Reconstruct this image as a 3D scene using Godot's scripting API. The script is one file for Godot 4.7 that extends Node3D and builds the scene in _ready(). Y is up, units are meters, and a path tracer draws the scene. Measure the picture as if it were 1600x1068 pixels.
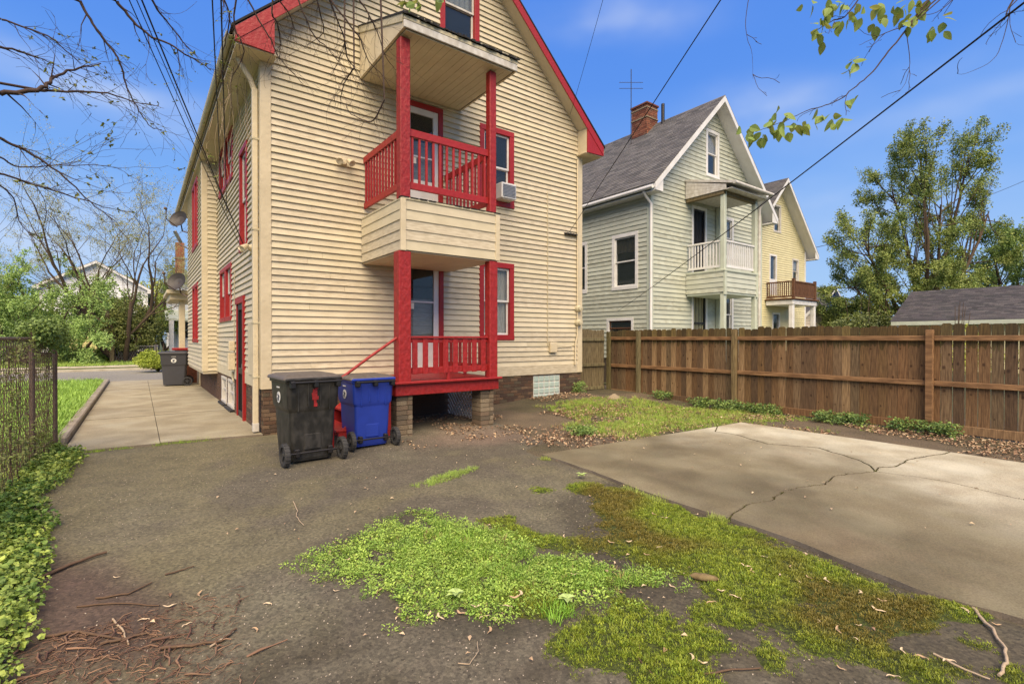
extends Node3D
# A back yard behind a cream clapboard house with a red two-storey porch. World axes follow the house: +x along its rear wall, -z away along its side.

class MB:
	var v := PackedVector3Array()
	var n := PackedVector3Array()
	var c := PackedColorArray()
	var ix := PackedInt32Array()
	var col := Color.WHITE
	var colored := false
	func add(p: Vector3, nn: Vector3) -> int:
		v.append(p); n.append(nn); c.append(col)
		return v.size() - 1
	func tri(a: Vector3, b: Vector3, d: Vector3) -> void:   # counter-clockwise seen from outside
		var nn := (b - a).cross(d - a).normalized()
		var k := v.size()
		add(a, nn); add(b, nn); add(d, nn)
		ix.append_array(PackedInt32Array([k, k + 2, k + 1]))
	func quad(a: Vector3, b: Vector3, d: Vector3, e: Vector3) -> void:
		var nn := (d - a).cross(e - b).normalized()
		var k := v.size()
		add(a, nn); add(b, nn); add(d, nn); add(e, nn)
		ix.append_array(PackedInt32Array([k, k + 2, k + 1, k, k + 3, k + 2]))
	func qo(a: Vector3, b: Vector3, d: Vector3, e: Vector3, mid: Vector3) -> void:
		if (d - a).cross(e - b).dot((a + b + d + e) * 0.25 - mid) < 0.0: quad(e, d, b, a)
		else: quad(a, b, d, e)
	func hexa(p: Array) -> void:      # 0..3 one ring, 4..7 the ring facing it
		var m := Vector3.ZERO
		for q in p: m += q
		m /= 8.0
		qo(p[0], p[1], p[2], p[3], m); qo(p[4], p[5], p[6], p[7], m)
		for i in 4:
			var j := (i + 1) % 4
			qo(p[i], p[j], p[j + 4], p[i + 4], m)
	func box(cen: Vector3, size: Vector3, bas := Basis.IDENTITY, b := 0.0) -> void:
		var h := size * 0.5
		if b <= 0.0:
			var p := []
			for s in [[-1, -1], [1, -1], [1, 1], [-1, 1]]: p.append(cen + bas * Vector3(h.x * s[0], -h.y, h.z * s[1]))
			for s in [[-1, -1], [1, -1], [1, 1], [-1, 1]]: p.append(cen + bas * Vector3(h.x * s[0], h.y, h.z * s[1]))
			hexa(p)
			return
		b = minf(b, minf(h.x, minf(h.y, h.z)) * 0.9)
		var sg := [-1.0, 1.0]
		for a in 3:
			var e := (a + 1) % 3
			var f := (a + 2) % 3
			for s in sg:
				var q := []
				for w in [[-1, -1], [1, -1], [1, 1], [-1, 1]]: q.append(cen + bas * _cp(h, b, a, s, e, w[0], f, w[1]))
				qo(q[0], q[1], q[2], q[3], cen)
			for s in sg:
				for t in sg:
					qo(cen + bas * _cp(h, b, a, s, e, t, f, -1), cen + bas * _cp(h, b, e, t, a, s, f, -1), cen + bas * _cp(h, b, e, t, a, s, f, 1), cen + bas * _cp(h, b, a, s, e, t, f, 1), cen)
		for x in sg:
			for y in sg:
				for z in sg:
					var p0 := cen + bas * _cp(h, b, 0, x, 1, y, 2, z)
					var p1 := cen + bas * _cp(h, b, 1, y, 0, x, 2, z)
					var p2 := cen + bas * _cp(h, b, 2, z, 0, x, 1, y)
					if (p1 - p0).cross(p2 - p0).dot(p0 - cen) < 0.0: tri(p0, p2, p1)
					else: tri(p0, p1, p2)
	func _cp(h: Vector3, b: float, a: int, s: float, e: int, t: float, f: int, w: float) -> Vector3:
		var r := Vector3.ZERO
		r[a] = s * h[a]; r[e] = t * (h[e] - b); r[f] = w * (h[f] - b)
		return r
	func ab(x0: float, y0: float, z0: float, x1: float, y1: float, z1: float, b := 0.0) -> void:
		box(Vector3(x0 + x1, y0 + y1, z0 + z1) * 0.5, Vector3(absf(x1 - x0), absf(y1 - y0), absf(z1 - z0)), Basis.IDENTITY, b)
	func beam(a: Vector3, d: Vector3, w: float, t: float, b := 0.0) -> void:      # a bar from a to d
		var z := (d - a).normalized()
		var up := Vector3.UP if absf(z.y) < 0.95 else Vector3.RIGHT
		var x := up.cross(z).normalized()
		box((a + d) * 0.5, Vector3(w, t, a.distance_to(d)), Basis(x, z.cross(x), z), b)
	func tube(pts: Array, radii: Array, sides := 6, cap := true) -> void:
		var rings := []
		var prev := Vector3.ZERO
		for i in pts.size():
			var t: Vector3 = (pts[mini(i + 1, pts.size() - 1)] - pts[maxi(i - 1, 0)]).normalized()
			var x := prev
			if i == 0: x = (Vector3.UP if absf(t.y) < 0.9 else Vector3.RIGHT).cross(t).normalized()
			else: x = (prev - t * prev.dot(t)).normalized()
			prev = x
			var y := t.cross(x)
			var k := v.size()
			var r: float = radii[mini(i, radii.size() - 1)]
			for s in sides:
				var an := TAU * s / sides
				var o := x * cos(an) + y * sin(an)
				add(pts[i] + o * r, o)
			rings.append(k)
		for i in rings.size() - 1:
			for s in sides:
				var s2 := (s + 1) % sides
				var a0: int = rings[i] + s
				var a1: int = rings[i] + s2
				var b0: int = rings[i + 1] + s
				var b1: int = rings[i + 1] + s2
				ix.append_array(PackedInt32Array([a0, b1, a1, a0, b0, b1]))
		if cap:
			for e in [0, rings.size() - 1]:
				for s in range(1, sides - 1):
					var q := [v[rings[e]], v[rings[e] + s], v[rings[e] + s + 1]]
					if e == 0: tri(q[0], q[2], q[1])
					else: tri(q[0], q[1], q[2])
	func loft(rings: Array, cap0 := true, cap1 := true) -> void:      # rings of equal size, counter-clockwise from above, going up; smooth across
		var k := v.size()
		var m: int = rings[0].size()
		for i in rings.size():
			for s in m:
				var du: Vector3 = rings[i][(s + 1) % m] - rings[i][(s + m - 1) % m]
				var dv: Vector3 = rings[mini(i + 1, rings.size() - 1)][s] - rings[maxi(i - 1, 0)][s]
				add(rings[i][s], dv.cross(du).normalized() * -1.0)
		for i in rings.size() - 1:
			for s in m:
				var s2 := (s + 1) % m
				var a := k + i * m
				ix.append_array(PackedInt32Array([a + s, a + m + s2, a + s2, a + s, a + m + s, a + m + s2]))
		for e in [0, 1]:
			if (e == 0 and not cap0) or (e == 1 and not cap1): continue
			var r: Array = rings[0] if e == 0 else rings[-1]
			var mid := Vector3.ZERO
			for q in r: mid += q
			mid /= m
			for s in m:
				if e == 0: tri(mid, r[(s + 1) % m], r[s])
				else: tri(mid, r[s], r[(s + 1) % m])
	func lathe(prof: Array, o: Vector3, bas: Basis, sides := 16) -> void:     # prof: Vector2(radius, along local y)
		for i in prof.size() - 1:
			for s in sides:
				var a0 := TAU * s / sides
				var a1 := TAU * (s + 1) / sides
				var p: Vector2 = prof[i]
				var q: Vector2 = prof[i + 1]
				quad(o + bas * Vector3(p.x * cos(a1), p.y, p.x * sin(a1)), o + bas * Vector3(p.x * cos(a0), p.y, p.x * sin(a0)), o + bas * Vector3(q.x * cos(a0), q.y, q.x * sin(a0)), o + bas * Vector3(q.x * cos(a1), q.y, q.x * sin(a1)))
	func poly(pts: Array, off: Vector3) -> void:     # a flat convex outline pushed out by off, closed
		var m := Vector3.ZERO
		for p in pts: m += p + off * 0.5
		m /= pts.size()
		for i in range(1, pts.size() - 1):
			qo(pts[0], pts[i], pts[i + 1], pts[0], m)
			qo(pts[0] + off, pts[i] + off, pts[i + 1] + off, pts[0] + off, m)
		for i in pts.size():
			var j := (i + 1) % pts.size()
			qo(pts[i], pts[j], pts[j] + off, pts[i] + off, m)
	func mesh(shift := Vector3.ZERO) -> ArrayMesh:
		var vv := v
		if shift != Vector3.ZERO:
			vv = Transform3D(Basis.IDENTITY, -shift) * v
		var ar := []
		ar.resize(Mesh.ARRAY_MAX)
		ar[Mesh.ARRAY_VERTEX] = vv; ar[Mesh.ARRAY_NORMAL] = n; ar[Mesh.ARRAY_INDEX] = ix
		if colored: ar[Mesh.ARRAY_COLOR] = c
		var am := ArrayMesh.new()
		am.add_surface_from_arrays(Mesh.PRIMITIVE_TRIANGLES, ar)
		return am
	func middle() -> Vector3:
		var lo := v[0]
		var hi := v[0]
		for p in v:
			lo = lo.min(p); hi = hi.max(p)
		return (lo + hi) * 0.5

class Wall:      # a wall face: o at u = 0, y = 0; u runs along it, n points out
	var o: Vector3
	var u: Vector3
	var n: Vector3
	func _init(a: Vector3, b: Vector3, d: Vector3) -> void:
		o = a; u = b; n = d
	func at(uu: float, y: float, d := 0.0) -> Vector3:
		return o + u * uu + Vector3.UP * y + n * d
	func bas() -> Basis:
		return Basis(u, Vector3.UP, n) if u.cross(Vector3.UP).dot(n) > 0.0 else Basis(-u, Vector3.UP, n)
	func bx(mb: MB, u0: float, y0: float, u1: float, y1: float, d0: float, d1: float, b := 0.0) -> void:
		mb.box(at((u0 + u1) * 0.5, (y0 + y1) * 0.5, (d0 + d1) * 0.5), Vector3(absf(u1 - u0), y1 - y0, absf(d1 - d0)), bas(), b)

var rng := RandomNumberGenerator.new()
var M := {}
var used := {}
var org := {}
var nz := FastNoiseLite.new()
var nz2 := FastNoiseLite.new()

func numbered(called: String) -> String:
	if used.has(called):
		used[called] += 1
		return "%s_%03d" % [called, used[called]]
	used[called] = 0
	return called
func tag(o: Node, label: String, category: String, group := "", kind := "") -> void:
	if label: o.set_meta("label", label)
	if category: o.set_meta("category", category)
	if group: o.set_meta("group", group)
	if kind: o.set_meta("kind", kind)
func thing(called: String, label: String, category: String, at := Vector3.ZERO, group := "") -> Node3D:
	var o := Node3D.new()
	o.name = numbered(called)
	add_child(o)
	o.position = at
	org[o] = at
	tag(o, label, category, group)
	return o
func node(parent: Node3D, called: String, at: Vector3) -> Node3D:
	var o := Node3D.new()
	o.name = called
	parent.add_child(o, true)
	o.position = at - org.get(parent, Vector3.ZERO)
	org[o] = at
	return o
func part(parent: Node3D, called: String, mb: MB, mat: Material, keep := false) -> MeshInstance3D:
	var o := MeshInstance3D.new()
	o.name = called if parent != self else numbered(called)
	var mid := Vector3.ZERO if keep else mb.middle()
	o.mesh = mb.mesh(mid)
	o.material_override = mat
	parent.add_child(o, true)
	o.position = mid - org.get(parent, Vector3.ZERO)
	org[o] = mid
	return o
func solo(called: String, mb: MB, mat: Material, label: String, category: String, group := "") -> MeshInstance3D:
	var o := part(self, called, mb, mat)
	tag(o, label, category, group)
	return o
func struct(called: String, mb: MB, mat: Material) -> MeshInstance3D:
	var o := part(self, called, mb, mat)
	o.set_meta("kind", "structure")
	return o
func scatter(parent: Node3D, called: String, mesh: Mesh, mat: Material, xf: Array, cols: Array) -> MultiMeshInstance3D:
	var mm := MultiMesh.new()
	mm.transform_format = MultiMesh.TRANSFORM_3D
	mm.use_colors = true
	mm.mesh = mesh
	mm.instance_count = xf.size()
	var buf := PackedFloat32Array()
	buf.resize(xf.size() * 16)
	var off: Vector3 = org.get(parent, Vector3.ZERO)
	for i in xf.size():
		var t: Transform3D = xf[i]
		var b := t.basis
		var q := t.origin - off
		var cc: Color = cols[i]
		var k := i * 16
		buf[k] = b.x.x; buf[k + 1] = b.y.x; buf[k + 2] = b.z.x; buf[k + 3] = q.x
		buf[k + 4] = b.x.y; buf[k + 5] = b.y.y; buf[k + 6] = b.z.y; buf[k + 7] = q.y
		buf[k + 8] = b.x.z; buf[k + 9] = b.y.z; buf[k + 10] = b.z.z; buf[k + 11] = q.z
		buf[k + 12] = cc.r; buf[k + 13] = cc.g; buf[k + 14] = cc.b; buf[k + 15] = 1.0
	mm.buffer = buf
	var o := MultiMeshInstance3D.new()
	o.name = called if parent != self else numbered(called)
	o.multimesh = mm
	o.material_override = mat
	if parent != self: o.set_meta("kind", "stuff")
	parent.add_child(o, true)
	return o

# ---------- textures and materials ----------
func noise_image(seed_: int, freq: float, oct: int, lo: Color, hi: Color, gain := 1.0, speck := 0.0, size := 512, ridged := false) -> Image:
	var f := FastNoiseLite.new()
	f.seed = seed_
	f.frequency = freq
	f.noise_type = FastNoiseLite.TYPE_SIMPLEX_SMOOTH
	f.fractal_octaves = oct
	if ridged: f.fractal_type = FastNoiseLite.FRACTAL_RIDGED
	var src := f.get_seamless_image(size, size).get_data()
	var out := PackedByteArray()
	out.resize(size * size * 3)
	var r := RandomNumberGenerator.new()
	r.seed = seed_
	for i in size * size:
		var t := clampf((src[i] / 255.0 - 0.5) * gain + 0.5, 0.0, 1.0)
		var s := 1.0 + (r.randf() - 0.5) * speck if speck > 0.0 else 1.0
		out[i * 3] = int(clampf(lerpf(lo.r, hi.r, t) * s, 0, 1) * 255)
		out[i * 3 + 1] = int(clampf(lerpf(lo.g, hi.g, t) * s, 0, 1) * 255)
		out[i * 3 + 2] = int(clampf(lerpf(lo.b, hi.b, t) * s, 0, 1) * 255)
	return Image.create_from_data(size, size, false, Image.FORMAT_RGB8, out)
func aggregate(seed_: int) -> Image:
	# crushed stone in bitumen: dark and pale grains a few millimetres across
	var size := 1024
	var f := FastNoiseLite.new()
	f.seed = seed_
	f.noise_type = FastNoiseLite.TYPE_CELLULAR
	f.frequency = 0.16
	f.cellular_return_type = FastNoiseLite.RETURN_CELL_VALUE
	var src := f.get_seamless_image(size, size, false, false, 0.1).get_data()
	var out := PackedByteArray()
	out.resize(size * size * 3)
	var r := RandomNumberGenerator.new()
	r.seed = seed_
	for i in size * size:
		var t := src[i] / 255.0
		var k := 0.52 + 0.38 * t + (0.16 if t > 0.9 else 0.0) - (0.16 if t < 0.12 else 0.0) + 0.16 * (r.randf() - 0.5)
		var b := int(clampf(k, 0, 1) * 255)
		out[i * 3] = b
		out[i * 3 + 1] = b
		out[i * 3 + 2] = int(b * 0.98)
	return Image.create_from_data(size, size, false, Image.FORMAT_RGB8, out)
func ntex(im: Image) -> ImageTexture:
	im.generate_mipmaps()
	return ImageTexture.create_from_image(im)
func bumptex(seed_: int, freq: float, oct: int, speck := 0.0) -> ImageTexture:
	var im := noise_image(seed_, freq, oct, Color.BLACK, Color.WHITE, 1.2, speck)
	im.convert(Image.FORMAT_RGBA8)
	im.bump_map_to_normal_map(4.0)
	return ntex(im)
func mat(col: Color, rough := 0.8, tex: Texture2D = null, scale := Vector3.ONE, nrm: Texture2D = null, nsc := 0.5, off := Vector3.ZERO) -> StandardMaterial3D:
	var m := StandardMaterial3D.new()
	m.albedo_color = col
	m.roughness = rough
	if tex or nrm:
		m.uv1_triplanar = true
		m.uv1_world_triplanar = true
		m.uv1_scale = scale
		m.uv1_offset = off
	if tex: m.albedo_texture = tex
	if nrm:
		m.normal_enabled = true
		m.normal_texture = nrm
		m.normal_scale = nsc
	return m
func vmat(rough := 0.9, tex: Texture2D = null, scale := Vector3.ONE, nrm: Texture2D = null, nsc := 0.5) -> StandardMaterial3D:
	var m := mat(Color.WHITE, rough, tex, scale, nrm, nsc)
	m.vertex_color_use_as_albedo = true
	return m
func leafmat(back := 0.5) -> StandardMaterial3D:
	var m := StandardMaterial3D.new()
	m.vertex_color_use_as_albedo = true
	m.roughness = 0.6
	m.cull_mode = BaseMaterial3D.CULL_DISABLED
	m.backlight_enabled = true
	m.backlight = Color(back, back, back * 0.5)
	return m
func c8(r: int, g: int, b: int) -> Color:
	return Color(r / 255.0, g / 255.0, b / 255.0)
func lin(r: int, g: int, b: int) -> Color:
	return c8(r, g, b).srgb_to_linear()

func make_materials() -> void:
	var wear := ntex(noise_image(3, 0.006, 5, Color(0.94, 0.935, 0.925), Color(1, 1, 1), 1.3, 0.03))
	var streak := ntex(noise_image(5, 0.015, 5, Color(0.87, 0.855, 0.83), Color(1, 1, 1), 1.4, 0.06))
	var grain := ntex(noise_image(7, 0.010, 6, Color(0.70, 0.66, 0.62), Color(1.0, 0.98, 0.95), 1.5, 0.12))
	var speck := ntex(noise_image(11, 0.11, 3, Color(0.60, 0.59, 0.58), Color(1, 1, 1), 1.9, 0.5))
	var agg := ntex(aggregate(31))
	var conc := ntex(noise_image(13, 0.006, 6, Color(0.84, 0.82, 0.79), Color(1, 1, 1), 1.4, 0.24))
	var woodbump := bumptex(17, 0.03, 4, 0.1)
	var grit := bumptex(19, 0.12, 3, 0.7)
	M.cream = []
	for i in 6:
		var k := 0.97 + 0.012 * i
		M.cream.append(mat(Color(0.785 * k, 0.745 * k, (0.63 + 0.008 * (i % 3)) * k), 0.65, [wear, wear, streak][i % 3], Vector3(0.55, [0.9, 0.7, 3.0][i % 3], 0.55), woodbump, 0.12, Vector3(i * 0.37, i * 0.21, i * 0.53)))
	M.creamtrim = mat(Color(0.80, 0.75, 0.63), 0.6, wear, Vector3(0.5, 0.5, 0.5), woodbump, 0.2)
	M.creamold = mat(Color(0.76, 0.73, 0.62), 0.75, streak, Vector3(1.2, 1.2, 3.0), woodbump, 0.5)
	M.sheath = mat(Color(0.42, 0.36, 0.25), 0.9)
	M.red = mat(Color(0.60, 0.105, 0.10), 0.5, wear, Vector3(0.8, 0.8, 0.8), woodbump, 0.3)
	var chips := ntex(noise_image(29, 0.03, 5, Color(0.90, 0.87, 0.87), Color(1, 1, 1), 2.0, 0.05))
	M.redold = mat(Color(0.585, 0.11, 0.105), 0.55, chips, Vector3(0.9, 0.5, 0.9), woodbump, 0.5)
	M.redstep = mat(Color(0.62, 0.12, 0.105), 0.6, streak, Vector3(1.5, 1.5, 1.5), woodbump, 0.4)
	M.white = mat(Color(0.86, 0.86, 0.85), 0.45, wear, Vector3(0.7, 0.7, 0.7))
	M.whiteold = mat(Color(0.80, 0.79, 0.76), 0.6, streak, Vector3(0.9, 0.5, 0.9))
	M.curtain = mat(Color(0.82, 0.83, 0.80), 0.9, streak, Vector3(3, 0.3, 3))
	M.blind = mat(Color(0.70, 0.74, 0.74), 0.8, streak, Vector3(0.4, 6, 0.4))
	M.darkroom = mat(Color(0.20, 0.19, 0.18), 0.9)
	M.black = mat(Color(0.07, 0.07, 0.075), 0.5, wear, Vector3.ONE)
	M.iron = mat(Color(0.10, 0.09, 0.09), 0.45)
	M.metal = mat(Color(0.55, 0.55, 0.55), 0.4, streak, Vector3(2, 2, 2))
	M.metal.metallic = 0.7
	M.galv = mat(Color(0.44, 0.37, 0.32), 0.6, streak, Vector3(3, 3, 3))
	M.galv.metallic = 0.3
	M.dish = mat(Color(0.24, 0.225, 0.22), 0.55, wear, Vector3(2, 2, 2))
	M.wire = mat(Color(0.09, 0.085, 0.09), 0.7)
	M.glass = StandardMaterial3D.new()
	M.glass.transparency = BaseMaterial3D.TRANSPARENCY_ALPHA
	M.glass.albedo_color = Color(0.25, 0.29, 0.29, 0.22)
	M.glass.roughness = 0.04
	M.glass.metallic_specular = 0.45
	M.block = StandardMaterial3D.new()
	M.block.albedo_color = Color(0.66, 0.73, 0.70)
	M.block.roughness = 0.12
	M.block.metallic_specular = 0.7
	M.brick = []
	for i in 6:
		var q: Array = [[110, 82, 62], [124, 98, 76], [98, 78, 62], [134, 110, 86], [104, 92, 74], [90, 70, 58]][i]
		M.brick.append(mat(c8(q[0], q[1], q[2]), 0.9, speck, Vector3(2.2, 2.2, 2.2), grit, 0.5, Vector3(i * 0.3, 0, 0)))
	M.pier = []
	for i in 5:
		var q: Array = [[150, 132, 106], [134, 118, 96], [162, 146, 120], [118, 106, 88], [140, 120, 98]][i]
		M.pier.append(mat(c8(q[0], q[1], q[2]), 0.9, speck, Vector3(2.2, 2.2, 2.2), grit, 0.5, Vector3(i * 0.3, 0, 0)))
	M.redbrick = []
	for i in 4:
		var q: Array = [[158, 98, 72], [176, 112, 82], [132, 78, 58], [150, 104, 80]][i]
		M.redbrick.append(mat(c8(q[0], q[1], q[2]), 0.9, speck, Vector3(2, 2, 2), grit, 0.5))
	M.mortar = mat(c8(96, 84, 70), 0.95, speck, Vector3(2, 2, 2))
	M.shingle = vmat(0.9, speck, Vector3(1.6, 1.6, 1.6), grit, 0.6)
	M.tar = mat(Color(0.15, 0.145, 0.14), 0.85, speck, Vector3(2, 2, 2))
	M.green = []
	for i in 4:
		var k := 0.96 + 0.025 * i
		M.green.append(mat(Color(0.725 * k, 0.745 * k, 0.685 * k), 0.65, [wear, streak][i % 2], Vector3(0.4, 0.8, 0.4), null, 0.0, Vector3(i * 0.3, i * 0.2, 0)))
	M.greentrim = mat(Color(0.74, 0.77, 0.70), 0.6, wear, Vector3.ONE * 0.5)
	M.greensheath = mat(Color(0.36, 0.38, 0.32), 0.9)
	M.lemon = mat(Color(0.84, 0.81, 0.64), 0.6, wear, Vector3.ONE * 0.4)
	M.deckwood = mat(Color(0.42, 0.29, 0.19), 0.8, grain, Vector3(2, 0.4, 2))
	M.wood = []
	for i in 10:
		var q: Array = [[116, 92, 66], [104, 82, 58], [138, 114, 86], [98, 80, 62], [122, 94, 66], [118, 100, 78], [88, 72, 56], [150, 128, 98], [110, 88, 60], [106, 92, 72]][i]
		M.wood.append(mat(c8(q[0] + 10, q[1] + 7, q[2] + 2), 0.85, grain, Vector3(8.5, 0.55, 8.5), woodbump, 0.35, Vector3(i * 0.61, i * 0.37, i * 0.83)))
	for w in M.wood: w.vertex_color_use_as_albedo = true
	M.railwood = mat(c8(144, 112, 78), 0.85, grain, Vector3(2.4, 2.4, 0.4), woodbump, 0.4)
	M.greywood = mat(c8(122, 112, 84), 0.9, grain, Vector3(3.4, 0.42, 3.4), woodbump, 0.5)
	M.mosswood = []
	for i in 3:
		M.mosswood.append(mat([c8(104, 98, 62), c8(122, 116, 86), c8(132, 118, 84)][i], 0.9, grain, Vector3(3.4, 0.42, 3.4), woodbump, 0.5, Vector3(i * 0.5, 0, 0.2)))
	M.algae = vmat(0.95, speck, Vector3(2.5, 2.5, 2.5), grit, 0.5)
	M.asphalt = vmat(0.93, agg, Vector3(0.36, 0.36, 0.36))
	M.soil = vmat(0.97, speck, Vector3(0.7, 0.7, 0.7), grit, 1.0)
	M.concrete = vmat(0.9, conc, Vector3(0.33, 0.33, 0.33))
	M.leaf = leafmat(0.55)
	M.blade = leafmat(0.5)
	M.litter = vmat(0.85)
	M.litter.cull_mode = BaseMaterial3D.CULL_DISABLED
	M.bark = mat(c8(84, 70, 56), 0.95, streak, Vector3(2, 0.6, 2), woodbump, 0.7)
	M.twig = mat(c8(70, 54, 46), 0.9, streak, Vector3(4, 4, 4))
	M.paletwig = mat(c8(176, 158, 132), 0.9, streak, Vector3(5, 5, 5))
	M.stick = mat(c8(96, 76, 58), 0.9, streak, Vector3(6, 6, 6))
	M.rubber = mat(c8(52, 52, 52), 0.8, wear, Vector3.ONE * 3)
	M.binblack = mat(c8(54, 52, 48), 0.5, ntex(noise_image(23, 0.01, 6, Color(0.55, 0.55, 0.52), Color(1, 1, 1), 2.0, 0.1)), Vector3(1.3, 0.8, 1.3))
	M.binlid = mat(c8(96, 90, 84), 0.6, streak, Vector3(1.6, 1.6, 1.6))
	M.binblue = mat(c8(32, 56, 150), 0.42, wear, Vector3(1.2, 1.2, 1.2))
	M.bindark = mat(c8(26, 30, 48), 0.6)
	M.bingrey = mat(c8(62, 62, 66), 0.5, wear, Vector3.ONE)
	M.emblem = mat(c8(214, 214, 208), 0.6)
	M.stone = mat(c8(176, 160, 130), 0.9, speck, Vector3(3, 3, 3), grit, 0.5)
	M.paper = mat(c8(222, 220, 205), 0.8)

# ---------- shapes ----------
func sd_poly(p: Vector2, poly: Array) -> float:      # signed distance, positive inside
	var d := 1e9
	var inside := false
	var j := poly.size() - 1
	for i in poly.size():
		var a: Vector2 = poly[i]
		var b: Vector2 = poly[j]
		var e := b - a
		var w := p - a
		d = minf(d, (w - e * clampf(w.dot(e) / e.dot(e), 0.0, 1.0)).length_squared())
		if (a.y > p.y) != (b.y > p.y) and p.x < (b.x - a.x) * (p.y - a.y) / (b.y - a.y) + a.x: inside = not inside
		j = i
	return sqrt(d) * (1.0 if inside else -1.0)
func ss(a: float, b: float, x: float) -> float:
	var t := clampf((x - a) / (b - a), 0.0, 1.0)
	return t * t * (3.0 - 2.0 * t)
func gy(x: float, z: float) -> float:      # height of the yard
	return 0.16 * ss(5.2, 8.5, x) * ss(-6.3, -9.0, z) + 0.07 * ss(2.4, 3.4, x) * ss(-6.7, -7.8, z) * (1.0 - ss(8.0, 10.0, x)) + 0.008 * nz.get_noise_2d(x * 30.0, z * 30.0)
func sheet(x0: float, x1: float, z0: float, z1: float, step: float, fy: Callable, fc: Callable) -> MB:
	var mb := MB.new()
	mb.colored = true
	var nx := int(ceil((x1 - x0) / step))
	var nk := int(ceil((z1 - z0) / step))
	var h := PackedFloat32Array()
	for k in nk + 1:
		for i in nx + 1:
			h.append(fy.call(x0 + (x1 - x0) * i / nx, z0 + (z1 - z0) * k / nk))
	var w := nx + 1
	for k in nk + 1:
		for i in w:
			var x := x0 + (x1 - x0) * i / nx
			var z := z0 + (z1 - z0) * k / nk
			var dx := h[k * w + mini(i + 1, nx)] - h[k * w + maxi(i - 1, 0)]
			var dz := h[mini(k + 1, nk) * w + i] - h[maxi(k - 1, 0) * w + i]
			mb.col = fc.call(x, z)
			mb.add(Vector3(x, h[k * w + i], z), Vector3(-dx, 2.0 * step, -dz).normalized())
	for k in nk:
		for i in nx:
			var a := k * w + i
			mb.ix.append_array(PackedInt32Array([a, a + 1, a + w, a + 1, a + w + 1, a + w]))
	return mb
func flat_quad(x0: float, z0: float, x1: float, z1: float, y: float, col: Color) -> MB:
	var mb := MB.new()
	mb.colored = true
	mb.col = col
	mb.quad(Vector3(x0, y, z1), Vector3(x1, y, z1), Vector3(x1, y, z0), Vector3(x0, y, z0))
	return mb

func clad(th: Node3D, called: String, w: Wall, y0: float, y1: float, ex: float, lim: Callable, holes: Array, mats: Array, tb: float, tt: float, sheath: Material, joined := false) -> Node3D:
	var sh := MB.new()
	var all := MB.new()
	var boards := []
	var rows := int(ceil((y1 - y0) / ex - 0.01))
	for i in rows:
		var ya := y0 + i * ex
		var yb := minf(ya + ex, y1)
		var ys := [ya, yb]
		for h in holes:
			for e in [h[1], h[3]]:
				if e > ya + 0.006 and e < yb - 0.006 and not ys.has(e): ys.append(e)
		ys.sort()
		var t0 := tb + rng.randf_range(-0.003, 0.003)
		var tone: Material = mats[rng.randi() % mats.size()]
		for k in ys.size() - 1:
			var a: float = ys[k]
			var b: float = ys[k + 1]
			var la: Array = lim.call(a)
			var lb: Array = lim.call(b)
			if la[1] - la[0] < 0.02: continue
			var cuts := []
			for h in holes:
				if (a + b) * 0.5 > h[1] and (a + b) * 0.5 < h[3]: cuts.append(h)
			cuts.sort_custom(func(p, q): return p[0] < q[0])
			var edges := [[la[0], lb[0]]]
			for h in cuts:
				edges.append([h[0], h[0]]); edges.append([h[2], h[2]])
			edges.append([la[1], lb[1]])
			for s in range(0, edges.size(), 2):
				var l: Array = edges[s]
				var r: Array = edges[s + 1]
				if r[0] - l[0] < 0.012: continue
				if r[1] < l[1]:
					var mid: float = (r[1] + l[1]) * 0.5
					r = [r[0], mid]; l = [l[0], mid]
				var ta := lerpf(t0, tt, (a - ya) / ex)
				var tp := lerpf(t0, tt, (b - ya) / ex)
				var runs := [[l, r]]
				if not joined and r[1] - l[1] > 2.2 and rng.randf() < 0.5:      # a butt joint between two lengths of board
					var jx := lerpf(l[1], r[1], rng.randf_range(0.25, 0.75))
					runs = [[l, [jx - 0.0015, jx - 0.0015]], [[jx + 0.0015, jx + 0.0015], r]]
				for rn in runs:
					var p: Array = rn[0]
					var q: Array = rn[1]
					var mb := all if joined else MB.new()
					var dt := rng.randf_range(-0.0015, 0.0015)
					mb.hexa([w.at(p[0], a), w.at(q[0], a), w.at(q[0], a, ta + dt), w.at(p[0], a, ta), w.at(p[1], b), w.at(q[1], b), w.at(q[1], b, tp), w.at(p[1], b, tp)])
					if not joined: boards.append([mb, tone if rn == runs[0] else mats[rng.randi() % mats.size()]])
				sh.hexa([w.at(l[0], a, -0.14), w.at(r[0], a, -0.14), w.at(r[0], a, -0.001), w.at(l[0], a, -0.001), w.at(l[1], b, -0.14), w.at(r[1], b, -0.14), w.at(r[1], b, -0.001), w.at(l[1], b, -0.001)])
	var o := part(th, called, sh, sheath)
	if joined:
		var st := part(o, "siding", all, mats[0])
		st.set_meta("kind", "stuff")
	else:
		for q in boards: part(o, "clapboard", q[0], q[1])
	return o

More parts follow.
